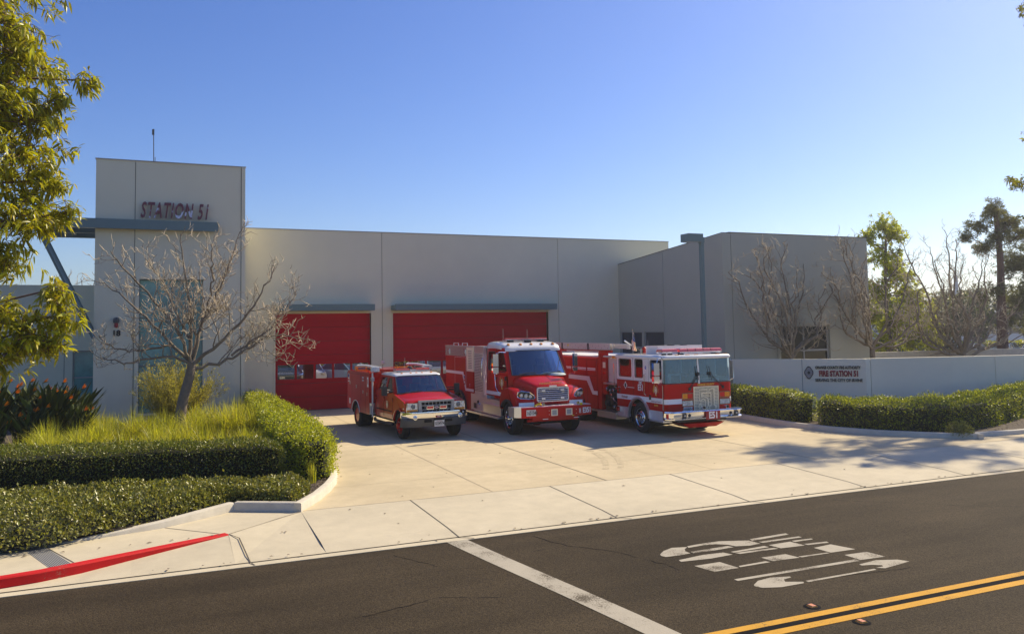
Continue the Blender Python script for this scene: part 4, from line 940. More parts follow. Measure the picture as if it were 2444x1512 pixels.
    mb = MB('fire_white'); mb.box(.62, 2.35, 1.25, 2.0, 2.52, 2.80, .03); mb.use('black_plastic').box(1.2, 1.35, 1.4, 1.6, 2.80, 2.83).box(1.7, 1.85, 1.4, 1.6, 2.80, 2.83); mb.build('air_conditioner', T)
    for x in (.55, 1.28, 2.1, 2.42, .95): mb = MB('amber'); mb.box(x - .06, x + .06, .08, .15, 2.51, 2.545, .012, 2); mb.build('marker_lamp', T)
    mb = MB('frame_grey'); mb.tube([(.9, 2.3, 2.5), (.9, 2.3, 2.98)], .004, 4); mb.tube([(.55, 2.2, 2.5), (.55, 2.2, 2.7)], .02, 6); mb.build('aerial', T)
    mirror(T, -.39, -.12, 2.13, .20, .38, [[(.02, .12, 2.40), (-.1, .0, 2.47), (-.3, -.1, 2.44), (-.36, -.12, 2.3)], [(.02, .12, 1.62), (-.12, .0, 1.64), (-.3, -.1, 1.68), (-.36, -.12, 1.8)]])
    mb = MB('chrome'); mb.tube([(W, .12, 2.36), (W + .08, .06, 2.3), (W + .1, .04, 1.75), (W, .12, 1.68)], .012, 6); mb.build('mirror_arm', T)
    # pump compartment
    mb = MB('interior_grey'); mb.box(.34, W - .05, 2.92, 4.24, .55, 2.40)
    mb.use('ladder_metal').box(.06, .33, 2.92, 3.10, 1.5, 2.36, .01, 1).box(.10, .338, 3.12, 3.62, 1.54, 2.36, .01, 1).use('bright_metal').box(-.02, .34, 2.92, 3.78, 1.46, 1.52, .015, 2)
    mb.use('fire_red').box(.04, .34, 3.64, 3.98, 1.10, 2.38, .01, 1).box(.02, .5, 3.99, 4.25, .55, 2.36, .01, 1)
    mb.use('cream').box(.03, .05, 3.72, 3.9, 2.02, 2.22)
    mb.use('black_plastic').box(.12, .36, 2.95, 3.9, .56, 1.44, .03)
    for (y, z, r) in ((3.1, 1.28, .09), (3.32, 1.26, .07), (3.55, 1.3, .08), (3.2, .95, .15), (3.62, .8, .12), (3.05, .72, .08), (3.42, 1.02, .08)): mb.lathe([(-.16, r * .7), (-.15, r), (-.04, r), (0, r * .6)], (.14, y, z), 'x', 14)
    mb.use('chrome')
    for (y, z, r) in ((3.1, 1.28, .05), (3.32, 1.26, .04), (3.55, 1.3, .05), (3.05, .72, .04)): mb.lathe([(-.20, r * .8), (-.19, r), (-.15, r * .9)], (.14, y, z), 'x', 12)
    mb.tube([(-.02, 3.3, 1.2), (-.06, 3.15, 1.05), (-.05, 3.0, .95), (0.05, 2.98, .85)], .014, 6); mb.use('red_lens').box(.02, .04, 3.70, 3.9, 1.8, 1.9).box(.0, .03, 2.93, 2.99, 1.32, 1.37)
    mb.build('pump_panel', T)
    # body with compartments
    mb = MB('fire_red'); BA = arc(5.75, .5, .60, 178, 2, 16)
    for xx in (0.0, W - .06): mb.plate([(4.25, .55), (5.15, .55)] + BA + [(6.35, .55), (9.3, .55), (9.3, 2.34), (4.25, 2.34)], xx, .06, 'x')
    mb.box(.06, W - .06, 4.26, 4.3, .6, 2.33).box(.06, W - .06, 9.24, 9.3, .6, 2.33).box(.06, W - .06, 4.3, 9.24, 2.0, 2.06); mb.build('body', T)
    mb = MB('red_lens_top'); mb.box(-.015, .12, 4.24, 9.3, 2.341, 2.39, .01, 1).box(W - .12, W + .015, 4.24, 9.3, 2.341, 2.39, .01, 1); mb.build('top_rail', T)
    for a, b in ((4.36, 4.96), (5.06, 6.15), (6.25, 7.5)):
        mb = MB('fire_red'); z0 = 1.72
        for i in range(12): z = z0 + i * .045; mb.box(-.016, -.003, a, b, z, z + .040, .006, 1)
        mb.use('stripe_white').box(-.019, -.0165, a, b, 1.945, 1.99).box(-.019, -.0165, a, b, 1.90, 1.925); mb.build('roller_shutter', T)
    mb = MB('black_void'); door_line(mb, 0, 5.01, .6, 2.33); door_line(mb, 0, 4.27, .6, 2.33); mb.box(-.003, .002, 4.3, 7.5, 1.70, 1.708).box(-.003, .002, 4.3, 7.5, 2.27, 2.276); mb.build('compartment_seams', T, smooth=False)
    mb = MB('stripe_white'); mb.plate([(7.5, 1.69), (4.82, 1.68), (4.50, 1.18), (4.22, 1.18), (4.22, 1.04), (4.60, 1.05), (5.02, 1.52), (7.5, 1.54)], -.022, .004, 'x'); mb.build('zigzag_stripe', T, smooth=False)
    mb = MB('bright_metal'); mb.box(-.05, .34, 2.93, 5.12, .475, .525, .012, 2).box(-.05, .34, 6.4, 9.3, .475, .525, .012, 2).box(.0, .4, 3.0, 4.3, .30, .47, .01, 1); mb.build('running_board', T)
    # ladders, rack, hose bed
    mb = MB('ladder_metal')
    for x in (.03, .16): mb.box(x, x + .03, 3.40, 8.7, 2.66, 2.86, .004, 1)
    for x in (.24, .36): mb.box(x, x + .025, 2.60, 8.2, 2.70, 2.84, .004, 1)
    for z in (2.71, 2.80): mb.tube([(.24, 2.6, z), (.3, 2.5, z), (.37, 2.6, z)], .02, 6)
    for i in range(16): mb.cyl((.05, 3.6 + i * .32, 2.76), (.38, 3.6 + i * .32, 2.76), .016, 6)
    mb.tube([(.03, 8.7, 2.87), (.03, 2.75, 2.875), (.25, 2.55, 2.86)], .014, 6)
    mb.use('black_plastic').box(.015, .07, 4.9, 5.0, 2.64, 2.88).box(.015, .07, 7.0, 7.1, 2.64, 2.88)
    for i in range(22): mb.box(.026, .03, 3.5 + i * .22, 3.53 + i * .22, 2.78 if i % 2 else 2.70, 2.80 if i % 2 else 2.72)
    mb.use('plastic_yellow').box(.022, .029, 6.5, 6.62, 2.76, 2.82); mb.build('ladder', T)
    mb = MB('fire_red'); mb.box(.02, .10, 3.3, 8.8, 2.55, 2.64, .01, 1).box(.0, .3, 3.95, 4.15, 2.36, 2.62, .01, 1).box(.0, .3, 8.0, 8.2, 2.36, 2.6); mb.use('bright_metal').tube([(.0, 4.1, 2.58), (.0, 6.6, 2.58)], .02, 8).tube([(-.0, 3.2, 2.42), (.0, 3.75, 2.42)], .035, 10).box(.3, .34, 2.95, 4.2, 2.36, 2.44); mb.use('amber').box(-.02, .06, 2.98, 3.16, 2.37, 2.45, .02, 2); mb.build('ladder_rack', T)
    mb = MB('stripe_white'); mb.box(.12, W - .12, 4.4, 9.2, 2.30, 2.42, .03, 2); mb.build('hose_cover', T)
    mb = MB('black_plastic'); mb.tube([(1.06, 3.0, 2.58), (.72, 3.0, 2.78)], [.03, .022], 8); mb.use('bright_metal').tube([(.74, 3.0, 2.77), (.40, 3.0, 2.97)], [.022, .03], 8); mb.use('black_plastic').lathe([(-.02, .06), (.12, .07), (.2, .03)], (1.08, 3.05, 2.5), 'z', 12); mb.use('fire_red').lathe([(0, .07), (.18, .07), (.22, .03)], (1.25, 3.1, 2.52), 'z', 14); mb.use('black_plastic').lathe([(0, .03), (.12, .03)], (1.42, 3.1, 2.5), 'z', 8); mb.build('deck_monitor', T)
    return T
build_engine()
FL = empty('flag', (14.92, 24.3, 2.5), 0, 'small American flag drooping from a short pole on the white engine roof', 'flag')
mb = MB('frame_grey'); mb.tube([(0, 0, 0), (0, 0, .82)], .008, 6); mb.use('gold_leaf').lathe([(0, .004), (.02, .012), (.05, .002)], (0, 0, .81), 'z', 8); mb.build('flag_pole', FL)
def flag():
    mb = MB('flag_red'); nu, nv = 14, 13
    def P(u, v):   # draped: hangs diagonally with folds
        x = .015 + .16 * u * (0.35 + .65 * v) ; z = .76 - .10 * u - .62 * v * (1 - .1 * u)
        y = .035 * math.sin(u * 9 + v * 2) * (.3 + u); x += .018 * math.sin(v * 9 + u * 5)
        return (x - .06 * v, y, z)
    for i in range(nu):
        for j in range(nv):
            u0, u1, v0, v1 = i / nu, (i + 1) / nu, j / nv, (j + 1) / nv
            mb.use('flag_blue' if v0 < .45 and u0 > .28 else ('flag_red' if (i // 1) % 2 == 0 else 'flag_white')); mb.quad(P(u0, v0), P(u1, v0), P(u1, v1), P(u0, v1))
    mb.use('flag_white')
    for i in range(4):
        for j in range(4):
            p = Vector(P(.35 + i * .17, .05 + j * .10)) + Vector((0, -.012, 0)); s = .008; mb.quad(p + Vector((-s, 0, 0)), p + Vector((0, 0, -s)), p + Vector((s, 0, 0)), p + Vector((0, 0, s)))
    mb.build('flag_cloth', FL, ang=80)
flag()
# ------------------------------------------------------------------ conventional-cab engine (middle)
def build_brush():
    T = empty('fire_truck', (10.4, 23.4, 0), 0, 'red long-nosed fire truck with raised white cab roof marked E351', 'fire truck')
    C = 1.20; ac = (1.33, .5)
    # hood
    def sec(y, hw, zt, zs, zb): return [(C - hw, y, zb), (C - hw, y, zs), (C - hw * .93, y, zs + (zt - zs) * .55), (C - hw * .72, y, zt - .012), (C - hw * .3, y, zt), (C + hw * .3, y, zt), (C + hw * .72, y, zt - .012), (C + hw * .93, y, zs + (zt - zs) * .55), (C + hw, y, zs), (C + hw, y, zb)]
    mb = MB('fire_red'); mb.loft([sec(.50, .60, 1.55, 1.46, 1.0), sec(.53, .63, 1.60, 1.50, .98), sec(.62, .66, 1.645, 1.52, .95), sec(.9, .74, 1.72, 1.58, .95), sec(1.2, .84, 1.81, 1.66, .95), sec(1.52, .96, 1.885, 1.74, .95)]); mb.build('bonnet', T, ang=60)
    mb = MB('black_void'); mb.box(C - .14, C + .02, .74, .80, 1.683, 1.687); mb.use('stripe_white')
    mb.build('bonnet_vent', T)
    # fenders
    for s in (-1, 1):
        x0, x1 = (-.03, .60) if s < 0 else (1.80, 2.43)
        mb = MB('fire_red'); A = arc(ac[0], ac[1], .60, 150, 38, 16)[::-1]
        prof = [(2.02, .80), (2.02, 1.2), (1.85, 1.40), (1.6, 1.51), (1.3, 1.545), (1.0, 1.50), (.78, 1.40), (.62, 1.27), (.545, 1.10), (.56, .87), (.86, .87)]
        secs = []
        for f, dx, dz in ((0, 0, -.05), (.08, .0, -.015), (.35, 0, 0), (.7, 0, .0), (1, 0, -.02)):
            t = f if s < 0 else 1 - f; xx = x0 + (x1 - x0) * (f if s < 0 else 1 - f)
            secs.append([(xx, y + (.10 * (1 - f) ** 2 if y < .9 else 0), z + (dz if z > 1.0 else 0)) for y, z in prof] + [(xx, y, z) for y, z in arc(ac[0], ac[1], .60, 142, 30, 12)])
        mb.loft(secs); fo = mb.build('front_fender', T, ang=50)
        mb = MB('black_plastic'); xf = x0 if s < 0 else x1; flare(mb, xf - .05, xf + .05, ac[0], ac[1], .585, .645, 35, 172) if s < 0 else flare(mb, xf - .05, xf + .05, ac[0], ac[1], .585, .645, 35, 172)
        mb.build('fender_lip', fo)
        mb = MB('black_void'); arch_liner(mb, x0 + .05, x1 - .02, ac[0], ac[1], .59, 5, 175); mb.build('wheel_well', fo)
        # headlight
        hx0, hx1 = (.02, .58) if s < 0 else (2.02, 2.36)
        poly = [(hx0, 1.33), (hx0 + .03, 1.41), (hx0 + .12, 1.44), (hx1 - .18, 1.40), (hx1 - .04, 1.30), (hx1, 1.22), (hx1 - .03, 1.185), (hx1 - .2, 1.185), (hx0 + .08, 1.21), (hx0 + .01, 1.26)]
        if s > 0: poly = [(2.00, 1.22), (2.03, 1.30), (2.16, 1.41), (2.30, 1.44), (2.37, 1.41), (2.40, 1.33), (2.36, 1.25), (2.25, 1.20), (2.1, 1.19)]
        def hy(x): return (.53 + .13 * max(0, (.45 - x) / .45) ** 1.5) if s < 0 else (.53 + .13 * max(0, (x - 1.95) / .45) ** 1.5)
        mb = MB('chrome'); P = [(x, hy(x) - .018, z) for x, z in poly]; mb.tube(P + [P[0]], .018, 6, False); ho = mb.build('headlight', T)
        mb = MB('interior_grey'); cx = sum(p[0] for p in P) / len(P); cz = sum(p[2] for p in P) / len(P); mb.raw([(x, y + .012, z) for x, y, z in P], [tuple(range(len(P)))])
        mb.use('clear_lens')
        for dx, r in (((-.14, .06), (0.0, .065), (.14, .055)) if s < 0 else ((-.06, .06), (.08, .055))): mb.lathe([(-.035, r), (-.03, r * .5), (-.005, .001)], (cx + dx, hy(cx + dx) - .0, cz - .005 - dx * .12), 'y', 14)
        mb.use('amber').box(cx - .22 if s < 0 else cx + .13, cx - .2 if s < 0 else cx + .15, hy(cx) - .03, hy(cx), cz - .02, cz + .05); mb.build('reflector', ho)
        mb = MB('side_glass'); mb.raw([(x, y - .012, z) for x, y, z in P], [tuple(range(len(P)))]); mb.build('lens', ho)
    mb = MB('stripe_white'); mb.box(.03, .72, .535, .545, .955, 1.075); mb.build('white_stripe', T); mb = MB('stripe_white'); mb.box(1.76, 2.32, .535, .545, .965, 1.085); mb.build('white_stripe', T)
    mb = MB('fire_red'); mb.box(.55, 1.85, .55, .75, .82, 1.06, .02); mb.use('black_plastic').box(.85, 1.55, .54, .56, .88, 1.0).box(.62, .76, .54, .56, .93, 1.0).box(1.64, 1.78, .54, .56, .93, 1.0); mb.build('lower_nose', T)
    # grille
    gx0, gx1, gz0, gz1 = C - .57, C + .57, 1.08, 1.545
    mb = MB('polished_trim'); mb.plate(rrect(gx0, gx1, gz0, gz1, .07), .44, .07, 'y', [rrect(gx0 + .028, gx1 - .028, gz0 + .028, gz1 - .028, .05)]); mb.box(C - .13, C + .13, .425, .46, 1.55, 1.60, .02, 3)
    for i in range(6): z = gz0 + .065 + i * .066; mb.loft([[(x, .455 + .012 * (1 if x > C else 1), z - .017), (x, .44, z), (x, .455, z + .017), (x, .48, z)] for x in (gx0 + .03, C, gx1 - .03)])
    for sx in (-1, 1):
        for zz in (1.18, 1.43): mb.box(C + sx * .34 - .06, C + sx * .34 + .06, .435, .46, zz - .03, zz + .03, .008, 1)
    g_ = mb.build('grille', T); mb = MB('black_void'); mb.raw([(x, .485, z) for x, z in rrect(gx0 + .01, gx1 - .01, gz0 + .01, gz1 - .01, .05)], [tuple(range(20))]); mb.build('radiator', g_)
    text('ORANGE COUNTY', .105, (C, .60, 1.642), 'gold_leaf', T, depth=.004, bold=.004, xs=.9, name='bonnet_lettering')
    for ch in ():
        pass
    # bumper in three facets
    P = [(-.30, .62), (-.30, .10), (-.12, .0), (.56, -.05), (1.84, -.05), (2.40, .05), (2.48, .62)]
    def bump(a, b, m, nm='front_bumper', par=T):
        (x0, y0), (x1, y1) = a, b; mb = MB(m); mb.loft([[(x0, y0, z), (x1, y1, z), (x1, y1 + .12, z), (x0, y0 + .12, z)] for z in (.655, .66, .955, .96)]); return mb
    mb = MB('fire_red'); mb.loft([[(x, y, z) for x, y in [(-.12, .02), (.54, -.04), (1.86, -.04), (2.40, .08), (2.44, .60), (-.26, .60)]] for z in (.64, .645, .955, .96)]); bp = mb.build('front_bumper', T, ang=15)
    mb = MB('bright_metal'); mb.loft([[(-.30, .16, z), (-.125, .015, z), (-.12, .10, z), (-.27, .60, z), (-.31, .60, z)] for z in (.66, .97)]); mb.use('tread_plate').box(-.24, 2.38, .12, .56, .962, .972); mb.build('bumper_end', bp)
    plate_no(bp, '1601048', .23, -.012, .80, .38, .19, .17)
    for x in (1.0, 1.52): mb = MB('cream'); mb.plate(rrect(x - .115, x + .115, .675, .885, .01), -.052, .012, 'y', [rrect(x - .08, x + .08, .705, .855, .005)]); mb.use('frame_grey').box(x - .08, x + .08, -.046, -.041, .705, .855); mb.build('siren_speaker', bp)
    mb = MB('plastic_yellow'); mb.box(1.62, 1.70, -.046, -.04, .645, .665); mb.use('bright_metal')
    for x in (.82, 1.78):
        for z in (.72, .84): mb.lathe([(0, .012), (-.01, .008)], (x, -.04, z), 'y', 8)
    mb.use('stripe_white').box(.62, .80, -.0, .02, .57, .59).box(1.72, 1.90, .0, .02, .57, .59); mb.use('plastic_yellow').tube([(.42, .2, .98), (.47, .1, 1.04), (.55, .05, 1.06), (.6, .1, 1.02)], .03, 6).box(1.98, 2.06, .05, .1, .93, 1.03); mb.build('bumper_fittings', bp)
    text('E351', .23, (2.18, .005 - .02, .79), 'stripe_white', bp, depth=.005, bold=.008, xs=.78, name='bumper_lettering', angle=math.atan2(.12, .54))
    t = text('ORC', .09, (0, 0, 0), 'stripe_white', bp, depth=.004, bold=.003, xs=.8, name='bumper_lettering'); t.location = (1.92, -.045, .79); t.rotation_euler = (0, R(-90), 0)
    for x in (.72, 1.95): mb = MB('chrome'); mb.lathe([(-.1, .05), (-.08, .055), (0, .02)], (x, .25, 1.03), 'y', 12); mb.tube([(x, .25, .97), (x, .25, 1.02)], .015, 6); mb.build('tow_eye', bp)
    # cab
    x0, x1 = .08, 2.32
    for s in (-1, 1):
        xb = x0 if s < 0 else x1; xt = xb - s * .05 * -1 if False else (xb + (.05 if s < 0 else -.05))
        def fn(u, v, w, xb=xb, xt=xt, s=s):
            t = max(0, min(1, (v - 1.9) / .9)); return (xb + (xt - xb) * t - s * w, u, v)
        mb = MB('fire_red'); hs = [rrect(2.68, 3.30, 2.02, 2.66, .09), [(1.66, 2.06), (1.80, 1.99), (2.40, 1.99), (2.42, 2.02), (2.42, 2.62), (2.38, 2.66), (2.02, 2.66), (1.97, 2.62)]]
        plate_map(mb, [(1.52, 1.15), (2.02, .80) if False else (1.95, 1.15), (3.50, 1.15), (3.50, 2.80), (2.0, 2.80), (1.52, 1.89)], hs, fn, .05); cs = mb.build('cab_side', T, ang=50)
        for h in hs:
            mb = MB('side_glass'); plate_map(mb, h, [], lambda u, v, w: fn(u, v, w + .02), .006); mb.build('window_pane', cs)
            mb = MB('black_plastic'); mb.tube([fn(a, b, 0) for a, b in h + [h[0]]], .014, 5, False); mb.build('window_seal', cs)
        mb = MB('stripe_white'); mb.box(xb - .006 if s < 0 else xb, xb if s < 0 else xb + .006, 1.98, 3.5, 1.19, 1.31); mb.build('white_stripe', cs)
    mb = MB('black_void')
    for y in (2.50, 1.62): mb.box(x0 - .003, x0 + .004, y - .005, y + .005, 1.2, 2.78 if y > 2 else 1.95)
    mb.box(x0 - .003, x0 + .004, 3.42, 3.43, 1.2, 2.78); mb.build('door_seams', T)
    mb = MB('windscreen'); A, B, Cc, D = (x0 + .14, 1.50, 1.90), (x1 - .14, 1.50, 1.90), (x1 - .22, 1.98, 2.70), (x0 + .22, 1.98, 2.70)
    f = bil(A, B, Cc, D, (0, 1, 0))
    N = 8
    def curve(u): return -.07 * (1 - (2 * u - 1) ** 2)
    for i in range(N):
        a, b = i / N, (i + 1) / N; q = [Vector(f(a, 0, curve(a))), Vector(f(b, 0, curve(b))), Vector(f(b, 1, curve(b))), Vector(f(a, 1, curve(a)))]; mb.quad(*q)
    mb.build('windscreen_pane', T)
    mb = MB('black_plastic'); mb.tube([f(i / N, 0, curve(i / N) - .004) for i in range(N + 1)] + [f(1 - i / N, 1, curve(1 - i / N) - .004) for i in range(N + 1)] + [f(0, 0, 0)], .018, 6, False)
    for a in ((C - .75, C - .1), (C + .15, C + .8)): mb.tube([(a[0], 1.44, 1.93), (a[1] - .2, 1.47, 1.975), (a[1], 1.45, 1.95)], .011, 5)
    mb.build('windscreen_seal', T)
    # pillars and cowl
    for s, xa, xb_ in ((-1, x0, x0 + .14), (1, x1 - .14, x1)):
        xt0, xt1 = (x0 + .05, x0 + .22) if s < 0 else (x1 - .22, x1 - .05)
        mb = MB('fire_red'); mb.loft([[(xa, 1.52, 1.88), (xb_, 1.50, 1.88), (xb_, 1.56, 1.88), (xa, 1.58, 1.88)], [(xt0, 2.0, 2.74), (xt1, 1.98, 2.74), (xt1, 2.04, 2.74), (xt0, 2.06, 2.74)]]); mb.build('windscreen_pillar', T)
    mb = MB('fire_red'); mb.box(x0, x1, 1.50, 1.62, 1.2, 1.885, .01, 1); mb.build('cowl', T); mb = MB('fire_red'); mb.box(x0 + .05, x1 - .05, 3.44, 3.5, 1.15, 2.8); mb.build('cab_back', T)
    mb = MB('interior_dark'); mb.box(x0 + .06, x1 - .06, 3.40, 3.43, 1.25, 2.78); mb.build('cab_lining', T); mb = MB('interior_dark'); mb.box(x0 + .06, x1 - .06, 1.6, 3.4, 1.18, 1.25).box(x0 + .1, x1 - .1, 1.58, 1.85, 1.7, 1.88, .03); mb.use('interior_light').lathe([(0, .45), (.06, .40), (.09, .2)], (1.85, 1.75, 1.86), 'z', 20).box(.9, 2.2, 1.58, 1.8, 1.85, 1.90, .02); mb.use('interior_grey').tube([(.75, 2.2, 1.85), (.78, 2.15, 2.15), (.86, 2.15, 2.22)], .03, 6).box(x0 + .1, x1 - .1, 3.2, 3.4, 1.25, 2.7); mb.build('cab_interior', T)
    for x in (.6, 1.8): seat(T, x, 2.15, 1.45)
    mb = MB('black_plastic'); mb.tube([(1.78 + .21 * math.cos(2 * PI * k / 20), 1.98 + .08 * math.sin(2 * PI * k / 20), 2.03 + .16 * math.sin(2 * PI * k / 20)) for k in range(21)], .014, 6, False); mb.build('steering_wheel', T)
    # raised white roof
    mb = MB('fire_white')
    def rs_(y, xi, zb, zt): 
        a, b = x0 + .05 - .02 + xi, x1 - .05 + .02 - xi
        return [(a, y, zb), (a, y, zb + (zt - zb) * .45), (a + .05, y, zb + (zt - zb) * .85), (a + .22, y, zt), (C, y, zt + .012), (b - .22, y, zt), (b - .05, y, zb + (zt - zb) * .85), (b, y, zb + (zt - zb) * .45), (b, y, zb)]
    mb.loft([rs_(1.93, .10, 2.68, 2.72), rs_(1.96, .06, 2.69, 2.80), rs_(2.06, .03, 2.72, 2.88), rs_(2.3, .0, 2.76, 2.95), rs_(2.7, 0, 2.78, 3.0), rs_(3.3, .0, 2.78, 3.01), rs_(3.5, .02, 2.78, 2.98), rs_(3.54, .08, 2.79, 2.9)]); mb.build('roof', T, ang=60)
    for x in (.35, .80, 1.2, 1.58, 2.02): mb = MB('amber'); mb.lathe([(-.02, .06), (.03, .055), (.055, .02)], (x, 2.10, 2.89), 'z', 12); mb.build('marker_lamp', T)
    mb = MB('red_lens_top'); mb.box(.42, 2.0, 2.50, 2.78, 3.075, 3.125, .012, 2); lb = mb.build('light_bar', T); mb = MB('clear_lens'); mb.box(.42, 2.0, 2.495, 2.785, 3.05, 3.074); mb.use('black_plastic').box(.55, .75, 2.55, 2.7, 2.98, 3.05).box(1.7, 1.9, 2.55, 2.7, 2.98, 3.05).box(1.12, 1.3, 2.3, 2.5, 2.96, 3.05); mb.build('bracket', lb)
    for x, y, z in ((.50, 2.9, 3.45), (1.42, 2.9, 3.42), (2.1, 2.4, 3.2)): mb = MB('frame_grey'); mb.tube([(x, y, 2.95), (x, y, z)], .006, 4); mb.build('aerial', T)
    # mirrors, handles
    mirror(T, -.50, 1.2, 2.43, .19, .40, [[(.1, 1.75, 2.66), (-.2, 1.5, 2.68), (-.42, 1.22, 2.66), (-.48, 1.2, 2.55)], [(.08, 1.7, 1.92), (-.2, 1.5, 1.95), (-.44, 1.22, 1.98), (-.48, 1.2, 2.1)]])
    mirror(T, 2.42, 1.2, 2.36, .13, .42, [[(2.3, 1.7, 2.62), (2.42, 1.3, 2.64), (2.42, 1.2, 2.5)], [(2.3, 1.7, 1.90), (2.42, 1.3, 1.88), (2.42, 1.2, 2.0)]])
    mb = MB('chrome'); mb.tube([(x0, 2.55, 1.95), (x0 - .05, 2.56, 1.9), (x0 - .05, 2.52, 1.5), (x0 - .02, 2.35, 1.32), (x0 + .01, 2.33, 1.25)], .013, 6); mb.tube([(0, 3.6, 2.45), (-.05, 3.58, 2.3), (-.05, 3.62, 1.7), (0, 3.62, 1.6)], .013, 6); mb.build('grab_rail', T)
    mb = MB('black_plastic'); mb.box(x0 - .02, x0, 2.56, 2.68, 1.72, 1.80, .008, 1).box(x0 - .02, x0, 1.66, 1.78, 1.72, 1.86, .008, 1); mb.build('door_handle', T)
    round_badge(T, x0 - .003, 2.05, 1.62, .10)
    # steps below the cab
    mb = MB('bright_metal'); mb.box(-.0, .4, 1.98, 4.86, .52, 1.04, .01, 1).box(-.10, .3, 2.0, 3.6, .84, .875, .01, 1).box(-.12, .35, 1.96, 5.28, .44, .50, .012, 2); mb.use('tread_plate').box(-.004, -.001, 3.65, 4.85, .55, 1.12).box(.02, .3, 3.3, 4.86, 1.04, 1.14); mb.use('black_plastic').lathe([(-.03, .05), (0, .07)], (-.004, 4.1, .85), 'x', 12).box(-.03, -.004, 4.3, 4.5, .62, .8); mb.use('chrome').lathe([(-.05, .04), (-.03, .055), (0, .05)], (-.004, 3.95, .78), 'x', 12).lathe([(-.05, .06), (-.03, .075), (0, .07)], (.0, 5.3, .33), 'x', 14); mb.build('step_box', T)
    mb = MB('tread_plate'); mb.box(.02, .3, 3.56, 4.52, 1.14, 2.83, .01, 1)
    mb.use('black_void')
    for i in range(15):
        for j in range(24): y = 3.68 + i * .056; z = 1.24 + j * .056; mb.box(.014, .019, y, y + .022, z, z + .022)
    mb.use('bright_metal').box(.01, .32, 3.55, 4.53, 2.60, 2.84); mb.build('pump_panel', T)
    # rear body
    BA = arc(6.0, .5, .62, 178, 2, 16)
    mb = MB('fire_red')
    for xx in (0.0, 2.35): mb.plate([(4.56, .47), (5.36, .47)] + BA + [(6.64, .47), (7.72, .47), (7.72, 2.44), (5.29, 2.44), (5.29, 1.90), (4.56, 1.90)], xx, .05, 'x')
    mb.box(.05, 2.35, 4.57, 4.6, .5, 2.8).box(.05, 2.35, 7.66, 7.72, .5, 2.8).box(.05, 2.35, 4.6, 7.66, 2.70, 2.76); mb.build('body', T)
    mb = MB('bright_metal'); mb.box(2.3, 2.41, 4.54, 7.74, 2.80, 2.84, .008, 1).box(2.35, 2.4, 4.56, 7.72, 2.44, 2.80); mb.build('fluted_band', T)
    mb = MB('bright_metal')
    for i in range(9): z = 2.447 + i * .039; mb.box(-.006, .05, 5.31, 7.73, z, z + .033, .008, 1)
    mb.box(-.015, .1, 4.54, 7.74, 2.79, 2.84, .008, 1)
    for y in (5.6, 6.6): mb.tube([(.15, y, 2.84), (.15, y, 2.93), (.15, y + .55, 2.93), (.15, y + .55, 2.84)], .012, 6)
    mb.build('fluted_band', T)
    mb = MB('cream'); mb.box(-.008, .05, 4.55, 5.29, 1.905, 2.80); mb.use('black_void')
    for i in range(4):
        for j in range(11): y = 4.74 + i * .095; z = 2.02 + j * .062; mb.box(-.011, -.007, y, y + .045, z, z + .03)
    mb.build('perforated_panel', T)
    mb = MB('stripe_white'); mb.plate([(7.7, 1.76), (5.76, 1.76), (5.44, 1.17), (4.56, 1.17), (4.56, 1.27), (5.36, 1.27), (5.66, 1.87), (7.7, 1.87)], -.006, .005, 'x'); mb.build('zigzag_stripe', T, smooth=False)
    mb = MB('black_void'); door_line(mb, 0, 5.30, .5, 2.43, .008)
    mb.use('stripe_white'); 
    for a, b, c_, d in ((5.36, 6.62, 1.30, 2.40),):
        for q in ((a, c_, a + .008, d), (b, c_, b + .008, d), (a, d, b, d + .008)): mb.box(-.003, .001, q[0], q[2], q[1], q[3])
    mb.build('compartment_seams', T, smooth=False)
    for y, z in ((5.50, 1.42), (4.95, 1.40), (6.4, 1.35)): mb = MB('chrome'); mb.lathe([(-.012, .04), (-.01, .05), (0, .05)], (-.001, y, z), 'x', 14); mb.build('compartment_latch', T)
    for y in (5.45, 7.3): mb = MB('chrome'); mb.box(-.03, -.007, y - .09, y + .09, 2.5, 2.72, .01, 1); mb.use('clear_lens').box(-.036, -.03, y - .065, y + .065, 2.53, 2.69); mb.build('scene_lamp', T)
    mb = MB('stripe_white'); mb.box(-.007, -.002, 5.18 + .3, 5.3 + .32, 1.50, 1.75, .0); mb.use('flag_blue').box(-.010, -.0072, 5.50, 5.60, 1.62, 1.73); mb.use('flag_red').box(-.010, -.0072, 5.50, 5.60, 1.52, 1.60); mb.build('fire_sticker', T)
    mb = MB('black_plastic'); flare(mb, -.10, .02, 6.0, .5, .60, .67, -5, 182); mb.build('wheel_arch_trim', T)
    mb = MB('black_void'); arch_liner(mb, 0.02, .8, 6.0, .5, .615, -10, 190); mb.box(.45, 1.95, .7, 7.4, .36, .9); mb.use('fire_red').box(.4, 2.0, .3, .55, .50, .62, .01, 1).tube([(.3, .5, .5), (2.1, .5, .5)], .05, 8); mb.use('letter_red').lathe([(-.16, .05), (-.1, .18), (.1, .18), (.16, .05)], (1.0, 1.33, .42), 'x', 14).box(.3, 2.1, 1.26, 1.40, .40, .50); mb.build('undercarriage', T)
    wheel(T, .0, 1.33, .52, .34); wheel(T, 2.40, 1.33, .52, .34, side=1); wheel(T, .03, 6.0, .52, .62, 'chrome', 'dish'); wheel(T, 2.37, 6.0, .52, .62, 'chrome', 'dish', side=1)
build_brush()
